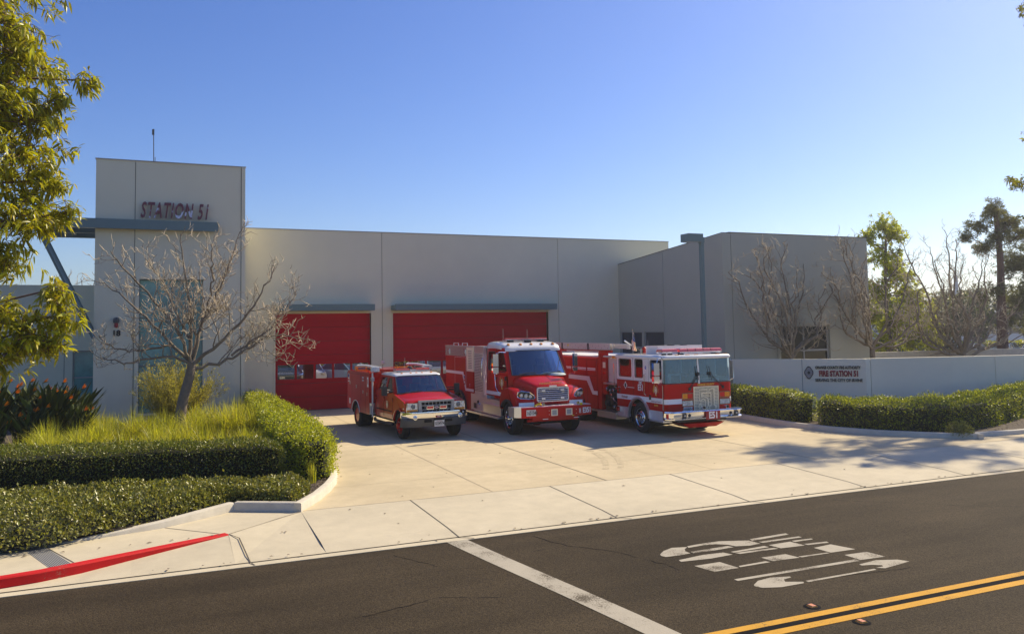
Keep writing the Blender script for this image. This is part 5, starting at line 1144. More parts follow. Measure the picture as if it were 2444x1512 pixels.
# ------------------------------------------------------------------ crew-cab rescue pickup (left)
def build_pickup():
    T = empty('rescue_pickup', (6.95, 24.85, 0), R(4), 'small red crew-cab utility pickup with white roof and folded light towers, leftmost fire vehicle', 'pickup truck')
    W = 2.04; C = W / 2; fa, ra = (.62, .44), (4.92, .44)
    def shoulder(u, v, w, s):   # body side curves slightly in at the top and bottom
        x = .0 + .05 * max(0, (v - 1.05) / .35) ** 1.5 + .03 * max(0, (.7 - v) / .2)
        return ((x + w) if s < 0 else (W - x - w), u, v)
    for s in (-1, 1):
        mb = MB('fire_red'); A = arc(fa[0], fa[1], .50, 158, 22, 14)
        pts = [(.06, .62), (.06, .70)]
        outer = [(1.12, .60)] + [(y, z) for y, z in arc(fa[0], fa[1], .50, 19, 158, 14)] + [(.04, .66), (.02, .95), (.04, 1.10), (.16, 1.20), (1.10, 1.36), (1.20, 1.40), (3.12, 1.40), (3.14, .66), (3.0, .56), (1.12, .56)]
        # subdivide tall polygon into bands so it follows the curved side
        plate_map(mb, outer, [], lambda u, v, w, s=s: shoulder(u, v, w, s), .05); bo = mb.build('body_side', T, ang=60)
        mb = MB('fire_red'); flare(mb, -.025 if s < 0 else W - .03, .03 if s < 0 else W + .025, fa[0], fa[1], .49, .535, 12, 165); mb.build('fender_lip', bo)
        mb = MB('black_void'); arch_liner(mb, .03 if s < 0 else W - .5, .5 if s < 0 else W - .03, fa[0], fa[1], .495, 0, 180); mb.build('wheel_well', bo)
    mb = MB('fire_red')
    def hs(y, zt, zs, i): return [(.035 + i, y, zs - .12), (.045 + i, y, zs), (.10 + i, y, zs + .035), (.30, y, zt - .03), (.42, y, zt), (C, y, zt + .025), (W - .42, y, zt), (W - .30, y, zt - .03), (W - .10 - i, y, zs + .035), (W - .045 - i, y, zs), (W - .035 - i, y, zs - .12)]
    mb.loft([hs(-.02, 1.205, 1.12, .04), hs(.02, 1.235, 1.15, .01), hs(.3, 1.29, 1.20, 0), hs(.7, 1.35, 1.27, 0), hs(1.14, 1.40, 1.34, .0)]); mb.build('bonnet', T, ang=60)
    mb = MB('fire_red'); mb.box(.06, W - .06, .02, .1, .9, 1.19).box(.08, W - .08, 3.08, 3.13, .7, 1.42); mb.use('interior_dark').box(.1, W - .1, 1.1, 3.05, .62, .7).box(.1, W - .1, 1.14, 1.40, 1.1, 1.36, .03); mb.use('interior_light').box(.15, W - .15, 1.16, 1.34, 1.36, 1.385, .01, 1); mb.build('cab_floor', T)
    for x in (.55, 1.5): seat(T, x, 1.7, .85, 'interior_grey')
    seat(T, .55, 2.5, .85, 'interior_grey'); seat(T, 1.5, 2.5, .85, 'interior_grey')
    mb = MB('black_plastic'); mb.tube([(1.48 + .19 * math.cos(2 * PI * k / 20), 1.50 + .07 * math.sin(2 * PI * k / 20), 1.42 + .13 * math.sin(2 * PI * k / 20)) for k in range(21)], .012, 6, False); mb.build('steering_wheel', T)
    # greenhouse
    bx0, bx1, tx0, tx1 = .06, W - .06, .20, W - .20; zb, zt = 1.395, 1.945
    bl = [(bx0, 1.16), (bx0, 3.12)]; yf_t, yr_t = 1.66, 2.98
    for s in (-1, 1):
        b, t, n_ = (bx0, tx0, 1) if s < 0 else (bx1, tx1, -1)
        def fn(u, v, w, b=b, t=t, n_=n_): k = (v - zb) / (zt - zb); return (b + (t - b) * k + n_ * w, u, v)
        h1 = [(1.42, 1.43), (2.06, 1.44), (2.07, 1.86), (1.74, 1.87)]; h2 = [(2.20, 1.44), (2.88, 1.47), (2.84, 1.82), (2.76, 1.87), (2.19, 1.88)]
        mb = MB('fire_red'); plate_map(mb, [(1.18, zb), (3.13, zb), (3.02, 1.90), (2.96, zt), (1.66, zt)], [h1, h2], fn, .04); g = mb.build('window_frame', T, ang=50)
        for h in (h1, h2): mb = MB('side_glass'); plate_map(mb, h, [], lambda u, v, w, fn=fn: fn(u, v, w + .018), .005); mb.build('window_pane', g)
    f = bil((bx0 + .09, 1.14, 1.40), (bx1 - .09, 1.14, 1.40), (tx1 - .03, 1.60, 1.93), (tx0 + .03, 1.60, 1.93), (0, 1, 0)); N = 8; cv = lambda u: -.07 * (1 - (2 * u - 1) ** 2)
    mb = MB('windscreen')
    for i in range(N): a, b = i / N, (i + 1) / N; mb.quad(f(a, 0, cv(a)), f(b, 0, cv(b)), f(b, 1, cv(b)), f(a, 1, cv(a)))
    mb.build('windscreen_pane', T)
    mb = MB('black_plastic'); mb.tube([f(i / N, 0, cv(i / N) - .004) for i in range(N + 1)] + [f(1 - i / N, 1, cv(1 - i / N) - .004) for i in range(N + 1)] + [f(0, 0, 0)], .014, 6, False)
    for a in ((.35, 1.0), (1.05, 1.72)): mb.tube([(a[0], 1.07, 1.42), (a[1] - .1, 1.10, 1.46), (a[1], 1.08, 1.43)], .009, 5)
    mb.build('windscreen_seal', T)
    for (a, b) in (((bx0, bx0 + .09), (tx0, tx0 + .03)), ((bx1 - .09, bx1), (tx1 - .03, tx1))): mb = MB('fire_red'); mb.loft([[(a[0], 1.17, 1.39), (a[1], 1.13, 1.39), (a[1], 1.18, 1.39), (a[0], 1.22, 1.39)], [(b[0], 1.64, 1.945), (b[1], 1.60, 1.945), (b[1], 1.65, 1.945), (b[0], 1.70, 1.945)]]); mb.build('windscreen_pillar', T)
    mb = MB('fire_white')
    def rf(y, i, z0, z1): a, b = tx0 + i - .015, tx1 - i + .015; return [(a, y, z0), (a + .01, y, z0 + (z1 - z0) * .5), (a + .10, y, z1), (C, y, z1 + .015), (b - .10, y, z1), (b - .01, y, z0 + (z1 - z0) * .5), (b, y, z0)]
    mb.loft([rf(1.575, .03, 1.925, 1.94), rf(1.62, .01, 1.93, 1.985), rf(1.8, 0, 1.94, 2.02), rf(2.4, 0, 1.945, 2.035), rf(2.9, 0, 1.945, 2.02), rf(3.03, .03, 1.93, 1.96)]); mb.build('roof', T, ang=60)
    for x in (.50, .82, 1.02, 1.22, 1.55): mb = MB('amber'); mb.lathe([(-.02, .045), (.03, .042), (.048, .015)], (x, 1.72, 1.99), 'z', 12); mb.build('marker_lamp', T)
    for a, b in ((.42, .88), (1.14, 1.62)): mb = MB('red_lens_top'); mb.box(a, b, 2.05, 2.35, 2.095, 2.165, .015, 2); o = mb.build('light_bar', T); mb = MB('clear_lens'); mb.box(a, b, 2.04, 2.36, 2.065, 2.094); mb.use('black_plastic').box(a + .1, a + .2, 2.1, 2.3, 2.02, 2.065); mb.build('bracket', o)
    mb = MB('chrome'); mb.box(.5, 1.55, 2.02, 2.1, 2.045, 2.075, .008, 1); mb.use('clear_lens').box(.9, 1.12, 2.0, 2.2, 2.07, 2.12, .02); mb.use('black_plastic').lathe([(0, .1), (.06, .09), (.09, .04)], (1.0, 2.3, 2.13), 'z', 14); mb.build('siren_unit', T)
    # front: grille, lights, bumper
    gx0, gx1, gz0, gz1 = .42, 1.63, .79, 1.235
    mb = MB('frame_grey'); mb.plate([(gx0 + .05, gz0), (gx1 - .05, gz0), (gx1, gz0 + .12), (gx1, gz1), (gx0, gz1), (gx0, gz0 + .12)], -.085, .07, 'y', [[(gx0 + .12, gz0 + .06), (gx1 - .12, gz0 + .06), (gx1 - .09, gz1 - .06), (gx0 + .09, gz1 - .06)]], bev=.008); go = mb.build('grille', T)
    mb = MB('black_void'); mb.raw([(gx0 + .02, -.03, gz0 + .02), (gx1 - .02, -.03, gz0 + .02), (gx1 - .02, -.03, gz1 - .02), (gx0 + .02, -.03, gz1 - .02)], [(0, 1, 2, 3)])
    mb.use('frame_grey').box(gx0 + .1, gx1 - .1, -.07, -.04, .93, .955).box(gx0 + .1, gx1 - .1, -.07, -.04, 1.06, 1.085)
    for i in range(1, 8): x = gx0 + .1 + i * .125; mb.box(x - .006, x + .006, -.06, -.035, gz0 + .05, gz1 - .05)
    mb.build('grille_bars', go)
    for x in (.80, 1.24): mb = MB('chrome'); mb.box(x - .12, x + .12, -.10, -.07, .95, 1.06, .01, 1); mb.use('red_lens').box(x - .1, x + .1, -.112, -.10, .97, 1.04, .008, 1); mb.build('warning_lamp', go)
    mb = MB('black_plastic'); mb.box(.93, 1.11, -.09, -.075, .945, 1.065); mb.use('stripe_white').plate([(1.02 + .075 * math.cos(2 * PI * k / 18), 1.005 + .035 * math.sin(2 * PI * k / 18)) for k in range(18)], -.096, .005, 'y'); o = mb.build('oval_badge', go, smooth=False)
    text('ORC', .055, (1.02, -.099, 1.003), 'letter_red', o, depth=.003, bold=.003, name='badge_lettering')
    for a, b in ((.03, .40), (1.65, 2.01)):
        mb = MB('clear_lens'); mb.plate([(a + (.0), .96), (b, .96), (b - (0 if a < 1 else .02), 1.15), (a + (.04 if a < 1 else 0), 1.165)], -.035, .06, 'y', bev=.012); o = mb.build('headlight', T); mb = MB('amber'); mb.plate([(a + .01, .90), (b, .90), (b, .955), (a, .955)], -.03, .06, 'y', bev=.008); mb.build('indicator', o); mb = MB('chrome'); mb.plate([(a - .008, .89), (b + .008, .89), (b + .008, 1.165), (a - .008, 1.165)], -.03, .02, 'y', [[(a + .006, .905), (b - .006, .905), (b - .006, 1.15), (a + .006, 1.15)]]); mb.build('bezel', o); mb = MB('interior_grey'); mb.lathe([(-.03, .055), (-.012, .07), (0, .075)], ((a + b) / 2 + (.04 if a < 1 else -.04), -.036, 1.055), 'y', 16); mb.build('bulb_reflector', o)
    BP = [(-.05, .30), (-.06, .05), (.02, -.12), (.35, -.22), (C, -.25), (W - .35, -.22), (W - .02, -.12), (W + .06, .05), (W + .05, .30)]
    mb = MB('chrome'); mb.loft([[(x, y + dy, z) for (z, dy) in ((.895, .05), (.885, 0), (.80, -.01), (.70, .02), (.685, .06))] for x, y in BP], closed=False, cap=False); bo = mb.build('front_bumper', T, ang=50)
    mb = MB('valance_grey'); mb.loft([[(x, y + dy, z) for (z, dy) in ((.688, .03), (.67, .0), (.55, .02), (.42, .07), (.40, .2))] for x, y in BP], closed=False, cap=False); mb.build('valance', bo, ang=50)
    for x in (.26, W - .26): mb = MB('chrome'); mb.lathe([(0, .075), (-.012, .07), (-.015, .055)], (x, -.20, .72), 'y', 16); mb.use('clear_lens').lathe([(-.016, .055), (-.026, .03), (-.028, .001)], (x, -.20, .72), 'y', 16); mb.build('fog_lamp', bo)
    mb = MB('black_void'); mb.box(.55, .80, -.235, -.2, .56, .65).box(W - .8, W - .55, -.235, -.2, .56, .65).box(.86, 1.2, -.25, -.22, .60, .67); mb.use('letter_red').box(.93, 1.11, -.262, -.256, .70, .76); mb.build('bumper_openings', bo)
    text('U151', .05, (1.02, -.266, .73), 'stripe_white', bo, depth=.002, bold=.002, name='bumper_lettering')
    plate_no(bo, '1034974', 1.04, -.255, .52, .33, .19, .15)
    # mirrors, handles, steps
    for cx, arm in ((-.26, [(.1, 1.42, 1.44), (-.12, 1.32, 1.43), (-.22, 1.28, 1.43)]), (W + .25, [(W - .1, 1.42, 1.44), (W + .12, 1.32, 1.43), (W + .22, 1.28, 1.43)])):
        mb = MB('black_plastic'); mb.box(cx - .085, cx + .085, 1.20, 1.30, 1.34, 1.64, .035, 3); mb.tube(arm, .028, 6); mb.tube([(p[0], p[1], p[2] + .08) for p in arm], .02, 6); o = mb.build('mirror', T); mb = MB('dark_glass'); mb.box(cx - .065, cx + .065, 1.299, 1.305, 1.38, 1.62); mb.build('mirror_glass', o)
    mb = MB('black_void')
    for y in (1.24, 2.13, 3.0): mb.box(-.002, .004, y - .004, y + .004, .62, 1.1); mb.box(.012, .03, y - .004, y + .004, 1.1, 1.26)
    mb.box(-.006, .002, 1.28, 2.96, .80, .83); mb.build('door_seams', T)
    for y in (1.98, 2.85): mb = MB('fire_red'); mb.box(-.02, .01, y, y + .14, 1.14, 1.18, .008, 1); mb.build('door_handle', T)
    mb = MB('stripe_white'); mb.box(-.006, -.002, .1, .2, .98, 1.0); emblem(mb, Vector((-.012, 1.72, 1.02)), Vector((0, -1, 0)), Vector((0, 0, 1)), .09, 'stripe_white', 'gold_leaf', Vector((-1, 0, 0)), .005); mb.build('door_emblem', T, smooth=False)
    mb = MB('black_plastic'); mb.tube([(-.06, 1.0, .44), (-.08, 1.2, .42), (-.08, 2.8, .42), (-.02, 3.0, .46)], .05, 8); mb.build('side_step', T)
    wheel(T, .02, fa[0], .415, .26, 'fire_red', 'steer'); wheel(T, W - .02, fa[0], .415, .26, 'fire_red', 'steer', side=1); wheel(T, -.10, ra[0], .415, .52, 'fire_red', 'dish'); wheel(T, W + .10, ra[0], .415, .52, 'fire_red', 'dish', side=1)
    # utility body
    x0, x1, y0, y1, z1 = -.14, W + .14, 3.28, 6.0, 1.96; A = arc(ra[0], ra[1], .50, 168, 12, 14)
    mb = MB('fire_red')
    for xx in (x0, x1 - .05): mb.plate([(y0, .56)] + [(y, z) for y, z in arc(ra[0], ra[1], .50, 166, 14, 14)] + [(y1, .62), (y1, z1), (y0, z1)], xx, .05, 'x', bev=0)
    mb.box(x0 + .05, x1 - .05, y0, y0 + .04, .9, z1 - .001).box(x0 + .05, x1 - .05, y1 - .04, y1 - .002, .6, z1 - .001).box(x0 + .02, x1 - .02, y0 + .02, y1 - .02, z1, z1 + .035, .015, 2)
    mb.box(.45, 1.6, 3.3, 5.2, z1 + .036, z1 + .13, .02, 2); mb.build('utility_body', T, ang=50)
    mb = MB('bright_metal'); mb.box(x0 + .01, .3, y0 - .012, y0 - .001, .56, .95); mb.use('black_plastic').box(x0 + .1, x0 + .16, y0 - .02, y0 - .012, .62, .74); mb.build('gravel_guard', T)
    mb = MB('stripe_white'); R_ = arc(ra[0], ra[1], .51, 168, 12, 16); mb.tube([(x0 - .008, y, z) for y, z in R_], .014, 6); mb.build('wheel_arch_trim', T)
    mb = MB('black_void'); arch_liner(mb, x0 + .03, .5, ra[0], ra[1], .495, 5, 175); mb.box(.4, W - .4, .5, 5.8, .38, .62); mb.use('interior_dark').box(.3, W - .3, .58, .66, .36, .45); mb.build('undercarriage', T)
    mb = MB('black_void')
    for y in (3.72, 4.30, 5.40): mb.box(x0 - .003, x0 + .003, y - .004, y + .004, (.6 if y < 4 else .98), z1 - .06)
    mb.box(x0 - .003, x0 + .003, y0 + .05, y1 - .05, z1 - .06, z1 - .052); mb.build('locker_seams', T)
    for y, z in ((3.50, 1.25), (3.98, 1.30), (4.80, 1.45), (5.62, 1.55)): mb = MB('chrome'); mb.box(x0 - .014, x0 - .001, y - .035, y + .035, z - .06, z + .06, .006, 1); mb.build('locker_latch', T)
    mb = MB('stripe_white'); mb.box(x0 - .006, x0 - .001, 3.36, 3.50, 1.50, 1.84).box(x0 - .006, x0 - .001, 5.72, 5.9, 1.58, 1.88).box(x0 - .006, x0 - .001, 5.6, 5.75, .78, .98); mb.use('flag_blue').box(x0 - .009, x0 - .0062, 5.74, 5.88, 1.74, 1.86); mb.use('flag_red').box(x0 - .009, x0 - .0062, 5.74, 5.88, 1.62, 1.68).box(x0 - .009, x0 - .0062, 3.41, 3.46, 1.6, 1.76); mb.build('locker_stickers', T)
    for i, w in enumerate(('URBAN', 'SEARCH')): text(w, .075, (x0 - .004, 4.0, 1.80 - i * .1), 'stripe_white', T, 'side', depth=.003, bold=.002, xs=.8, name='locker_lettering')
    # top gear
    for a, b in ((-.04, .40), (.95, 1.55)):
        mb = MB('amber'); mb.box(a, b, 5.2 if a < 0 else 3.5, 5.4 if a < 0 else 3.75, z1 + .04, z1 + .20, .03, 2); mb.use('interior_grey').box(a + .08, b - .08, (5.2 if a < 0 else 3.5) - .006, 5.25 if a < 0 else 3.55, z1 + .08, z1 + .16); mb.build('arrow_beacon', T)
    for cx, y_ in ((.05, 3.15), (1.95, 3.15)):
        mb = MB('wood_white'); mb.tube([(cx - .0, 3.2, z1 + .22), (cx - .05, 4.2, z1 + .25), (cx - .1, 5.0, z1 + .22)], .035, 8); mb.tube([(cx + .25, 3.3, z1 + .20), (cx + .2, 4.6, z1 + .24)], .028, 8); mb.tube([(cx - .1, 5.0, z1 + .22), (cx + .0, 5.1, z1 + .25), (cx + .2, 4.6, z1 + .24)], .03, 8); mb.use('black_plastic').tube([(cx + .1, 3.3, z1 + .06), (cx + .1, 4.4, z1 + .14)], .04, 6)
        mb.use('wood_white').box(cx - .14, cx + .14, y_ - .02, y_ + .12, z1 + .07, z1 + .24, .02, 2); mb.use('clear_lens').box(cx - .10, cx + .10, y_ - .03, y_ - .02, z1 + .09, z1 + .21); mb.build('light_tower', T)
    mb = MB('wood_white'); mb.tube([(-.05, 3.18, .48), (-.05, 3.18, 2.0)], .028, 10); mb.use('bright_metal').box(-.10, .0, 3.12, 3.27, 1.72, 1.84, .01, 1).box(-.09, -.01, 3.14, 3.27, .86, .94, .01, 1); mb.build('mast_pole', T)
    mb = MB('frame_grey'); mb.tube([(1.0, 2.8, 2.0), (1.0, 2.8, 2.5)], .005, 4); mb.build('aerial', T)
build_pickup()
# ------------------------------------------------------------------ plants
def nrm(a): return a / np.maximum(np.linalg.norm(a, axis=1, keepdims=True), 1e-9)
def leaf_arrays(C, D, Nn, L, W, rs, droop=0.0, detailed=False):
    """leaf blades: C base, D direction, Nn rough normal, L length, W width"""
    D = nrm(D); S = nrm(np.cross(D, Nn)); U = np.cross(S, D); L = L[:, None]; W = W[:, None]; n = len(C)
    if not detailed:
        tip = C + D * L - np.array([[0, 0, 1.]]) * droop * L; mid = C + D * L * .45 + U * L * .04; l = mid + S * W * .5 + U * W * .18; r = mid - S * W * .5 + U * W * .18
        V = np.stack([C, r, tip, l], 1).reshape(-1, 3); b = np.arange(n)[:, None] * 4
        return V, np.concatenate([b + np.array([[0, 1, 2]]), b + np.array([[0, 2, 3]])])
    z = np.array([[0, 0, -1.]]) * droop * L
    a = C + D * L * .30 + z * .10; c = C + D * L * .68 + z * .42; tip = C + D * L + z
    V = np.stack([C, a - S * W * .46 + U * W * .15, a + S * W * .46 + U * W * .15, c - S * W * .40 + U * W * .12, c + S * W * .40 + U * W * .12, tip, a, c], 1).reshape(-1, 3)
    b = np.arange(n)[:, None] * 8; F = [[0, 1, 6], [0, 6, 2], [1, 3, 7], [1, 7, 6], [6, 7, 4], [6, 4, 2], [3, 5, 7], [7, 5, 4]]
    return V, np.concatenate([b + np.array([f]) for f in F])
def poly_at(P, t):
    """points on a polyline at normalised arclength t, plus tangents"""
    P = np.asarray(P, float); d = np.linalg.norm(np.diff(P, axis=0), axis=1); s = np.concatenate([[0], np.cumsum(d)]); s /= s[-1]
    i = np.clip(np.searchsorted(s, t, 'right') - 1, 0, len(P) - 2); f = ((t - s[i]) / (s[i + 1] - s[i]))[:, None]
    return P[i] * (1 - f) + P[i + 1] * f, nrm(P[i + 1] - P[i])
def hedge(front, back, zb, zt, dens, ll, m, seed, name='hedge', label='', group=None, rnd=.16, wob=.05, cat='hedge', tuft=.06, m2=None, core=True):
    """clipped hedge between a front and a back line; leaves over a rounded cross-section, dark twiggy core inside"""
    rs = np.random.RandomState(seed); root = empty(name, (float(front[0][0]), float(front[0][1]), 0), 0, label, cat, group); off = np.array([front[0][0], front[0][1], 0.])
    T = np.linspace(0, 1, 60); F_, _ = poly_at(front, T); B_, _ = poly_at(back, T); length = np.linalg.norm(np.diff(F_, axis=0), axis=1).sum(); width = np.linalg.norm(F_ - B_, axis=1).mean(); h = zt - zb
    # cross-section: c (0 front .. 1 back), z with rounded shoulders, as function of q in 0..1
    r = min(rnd, h * .45, width * .45); seg = [(0, 0), (0, h - r)] + [(r - r * math.cos(a), h - r + r * math.sin(a)) for a in np.linspace(.3, 1.57, 4)] + [(width - r + r * math.sin(a), h - r + r * math.cos(a)) for a in np.linspace(0, 1.57, 5)] + [(width, 0)]
    seg = np.array(seg); per = np.linalg.norm(np.diff(seg, axis=0), axis=1).sum()
    def surf(t, q, inset=0.0):
        p, tg = poly_at(seg, q); f, ft = poly_at(front, t); b, _ = poly_at(back, t); c = (p[:, 0] / width)[:, None]; ax = b - f; wloc = np.linalg.norm(ax, axis=1, keepdims=True); ax /= wloc
        sh = np.clip(t * length / .22, 0, 1) * np.clip((1 - t) * length / .22, 0, 1)   # round the ends
        nc = tg[:, 1]; nz = -tg[:, 0]; n3 = np.stack([-ax[:, 0] * nc, -ax[:, 1] * nc, -nz], 1)
        n3 = np.where((n3[:, 2:3] < 0) & (p[:, 1:2] > h * .9), -n3, n3)
        n3 = np.stack([-ax[:, 0] * nc, -ax[:, 1] * nc, np.abs(nz)], 1)
        pos = np.concatenate([f + ax * wloc * c, zb + p[:, 1:2]], 1)
        mid = np.concatenate([(f + b) / 2, np.full((len(t), 1), zb + h * .5)], 1)
        pos = mid + (pos - mid) * (0.80 + .20 * np.sqrt(sh))[:, None] * np.array([[1, 1, 1.]]) + np.array([[0, 0, 0]])
        pos[:, 2] = np.maximum(pos[:, 2], zb)
        w = np.sin(pos[:, 0] * 3.1 + seed) * np.cos(pos[:, 1] * 2.7) + .6 * np.sin(pos[:, 0] * 7.3 + pos[:, 1] * 6.1) + .5 * np.sin(pos[:, 2] * 9 + pos[:, 0] * 4) + .5 * np.sin(pos[:, 0] * 17 + pos[:, 1] * 15 + pos[:, 2] * 13)
        pos += n3 * (w * wob)[:, None] - n3 * inset
        return pos, nrm(n3)
    n_side = int(dens * length * per); t = rs.rand(n_side); q = rs.rand(n_side); pos, nn = surf(t, q)
    # ends
    ends = []
    for te, sg in ((0., -1.), (1., 1.)):
        k = int(dens * width * h * .9); c = rs.rand(k); z = rs.rand(k) ** .9; tt = np.full(k, te); f, ft = poly_at(front, tt); b, _ = poly_at(back, tt); p = f + (b - f) * c[:, None]; ft = nrm(ft)
        edge = np.minimum(np.minimum(c, 1 - c) * width, (1 - z) * h); bul = np.sqrt(np.clip(edge / .2, 0, 1)) * .14 - .06
        P3 = np.concatenate([p + ft * sg * bul[:, None], zb + z[:, None] * h * .97], 1); ends.append((P3, np.concatenate([ft * sg, np.full((k, 1), .15)], 1)))
    pos = np.concatenate([pos] + [e[0] for e in ends]); nn = nrm(np.concatenate([nn] + [e[1] for e in ends])); n = len(pos)
    depth = rs.rand(n) ** 1.5 * .10 - tuft * 1.6 * rs.rand(n) ** 5; pos = pos - nn * depth[:, None] + rs.normal(0, .012, (n, 3))
    D = nn * .8 + rs.normal(0, .65, (n, 3)) + np.array([[0, 0, .25]]); Nv = nn + rs.normal(0, .7, (n, 3)) + np.array([[0, 0, .5]])
    L = ll * rs.uniform(.7, 1.4, n); V, F = leaf_arrays(pos - off, D, Nv, L, L * rs.uniform(.42, .6, n), rs, .1)
    leaves = np_mesh('foliage', V, F, [m] + ([m2] if m2 else []), root)
    if m2:
        pick = (rs.rand(n) < .5).astype(np.int32); leaves.data.polygons.foreach_set('material_index', np.tile(pick, 2))
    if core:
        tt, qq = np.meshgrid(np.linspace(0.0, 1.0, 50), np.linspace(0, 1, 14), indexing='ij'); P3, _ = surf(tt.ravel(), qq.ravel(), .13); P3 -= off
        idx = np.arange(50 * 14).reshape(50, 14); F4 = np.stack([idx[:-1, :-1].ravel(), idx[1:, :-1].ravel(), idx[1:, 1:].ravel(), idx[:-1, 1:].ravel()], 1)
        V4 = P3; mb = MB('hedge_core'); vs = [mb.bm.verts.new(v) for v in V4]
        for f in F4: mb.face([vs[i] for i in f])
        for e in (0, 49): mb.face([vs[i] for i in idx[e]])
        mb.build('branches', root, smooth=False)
    return root
# clipped hedges of the left bed
hedge([(-9, 20.7), (-3.1, 20.02), (0, 19.45), (2.45, 19.03)], [(-9, 22.9), (-3.4, 21.9), (0, 20.75), (2.3, 19.97)], .06, .96, 1500, .045, 'leaf_hedge', 11, label='dark clipped box hedge running across the front of the left planting bed', m2='leaf_ground', wob=.025, tuft=.05)
hedge([(3.62, 19.0), (3.72, 20.2), (3.86, 22), (3.95, 26), (3.9, 31), (3.75, 35.2)], [(2.86, 18.95), (2.8, 20.2), (2.68, 22), (2.75, 26), (3.0, 31), (3.12, 35.2)], .06, 1.04, 950, .055, 'leaf_hedge_light', 12, label='bright clipped hedge curving beside the driveway up to the station wall', wob=.05, tuft=.09)
# right bed
hedge([(19.95, 28.5), (19.92, 25.2), (19.82, 23.4), (19.78, 21.95)], [(20.9, 28.5), (20.85, 25.2), (20.82, 23.4), (20.85, 21.92)], .06, 1.06, 900, .055, 'leaf_hedge', 13, label='dark green clipped hedge between the sign wall and the white-nosed engine', m2='leaf_hedge_light', wob=.06)
hedge([(20.05, 21.1), (20.22, 19.6), (20.9, 18.45), (22.1, 17.75), (24.2, 17.95), (27, 19.0), (31, 20.6), (36, 21.2)], [(21.3, 21.5), (21.6, 20.7), (22.4, 20.1), (23.6, 19.8), (25, 19.9), (27.2, 20.6), (31, 22.0), (36, 22.4)], .06, .93, 900, .055, 'leaf_hedge', 14, label='long shiny hedge under the sign wall, following the kerb to the right', m2='leaf_hedge_light', wob=.06)
# low ground cover in front of the dark hedge
def groundcover():
    rs = np.random.RandomState(21); root = empty('ground_cover', (0, 17, 0.08), 0, 'low sprawling glossy shrub mass between the dark hedge and the curb', 'ground cover'); root['kind'] = 'stuff'; off = np.array([0, 17, .08])
    fr = [(-9, 14.6), (-2.3, 14.95), (-1.6, 15.1), (-.8, 15.75), (0.03, 16.2), (1.25, 17.15), (2.35, 16.5), (2.75, 17.3)]; bk = [(-9, 19.5), (-3, 18.95), (-2, 18.8), (-1, 18.65), (0, 18.55), (1.2, 18.4), (2.4, 18.2), (2.9, 18.0)]
    n = 62000; t = rs.rand(n) ** .8; c = rs.rand(n)
    f, _ = poly_at(fr, t); b, _ = poly_at(bk, t); p = f + (b - f) * c[:, None]; h = (.36 - .10 * np.clip((p[:, 0] + 1) / 3, 0, 1)) * np.sqrt(np.clip(c / .12, 0, 1)) * np.clip((1.02 - c) / .05, 0, 1) ** .3 * np.clip((1 - t) / .03, .2, 1) ** .5
    h *= 1 + .22 * (np.sin(p[:, 0] * 5.3 + p[:, 1] * 2) * np.cos(p[:, 1] * 6.1)) + .1 * np.sin(p[:, 0] * 14 + p[:, 1] * 11)
    z = h * (1 - rs.rand(n) ** 2.2 * .75) + (rs.rand(n) < .03) * rs.rand(n) * .10
    pos = np.concatenate([p, z[:, None] + .08], 1) + rs.normal(0, .02, (n, 3)); D = rs.normal(0, .8, (n, 3)) + np.array([[0, -.15, .8]]); Nv = rs.normal(0, .6, (n, 3)) + np.array([[0, -.3, .9]]); L = .062 * rs.uniform(.5, 1.35, n)
    V, F = leaf_arrays(pos - off, D, Nv, L, L * rs.uniform(.45, .7, n), rs, .05); np_mesh('foliage', V, F, ['leaf_ground'], root)
    n = 700; t = rs.rand(n); c = rs.rand(n) * .9 + .05; f, _ = poly_at(fr, t); b, _ = poly_at(bk, t); p = f + (b - f) * c[:, None]
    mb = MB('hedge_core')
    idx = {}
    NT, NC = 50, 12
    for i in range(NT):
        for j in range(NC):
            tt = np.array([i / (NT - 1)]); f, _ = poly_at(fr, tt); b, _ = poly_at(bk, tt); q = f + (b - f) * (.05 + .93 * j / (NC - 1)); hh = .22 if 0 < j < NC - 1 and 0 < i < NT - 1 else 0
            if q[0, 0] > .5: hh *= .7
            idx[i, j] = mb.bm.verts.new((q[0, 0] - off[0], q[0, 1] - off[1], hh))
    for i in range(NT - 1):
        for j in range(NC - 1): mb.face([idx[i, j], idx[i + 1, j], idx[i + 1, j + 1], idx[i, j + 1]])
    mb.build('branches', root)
groundcover()
def blades(name, cx, cy, n, r, h, w, m, seed, z0=.08, lean=.7, parent=None, segs=4, upright=0.0):
    """fountain of arching blades"""
    rs = np.random.RandomState(seed); a = rs.uniform(0, 2 * PI, n); ln = rs.uniform(.55, 1.1, n) * h; le = rs.rand(n) ** .8 * lean; b0 = rs.normal(0, r * .3, (n, 2)); V = []; st = np.linspace(0, 1, segs + 1)
    dirx, diry = np.cos(a), np.sin(a); tw = a + PI / 2 + rs.normal(0, .5, n); wx, wy = np.cos(tw), np.sin(tw); rows = []
    for s in st:
        ho = ln * le * (s ** 1.6) * 1.0; z = ln * (s - le * .55 * s ** 2.4); W_ = w * (1 - s ** 2 * .96) * (.6 + .4 * min(1, s * 4)); x = cx + b0[:, 0] + dirx * ho; y = cy + b0[:, 1] + diry * ho
        rows.append(np.stack([x - wx * W_, y - wy * W_, z0 + z], 1)); rows.append(np.stack([x + wx * W_, y + wy * W_, z0 + z], 1))
    V = np.stack(rows, 1).reshape(-1, 3); k = 2 * (segs + 1); b = np.arange(n)[:, None] * k; F = np.concatenate([b + np.array([[2 * i, 2 * i + 1, 2 * i + 3, 2 * i + 2]]) for i in range(segs)])
    return V, F
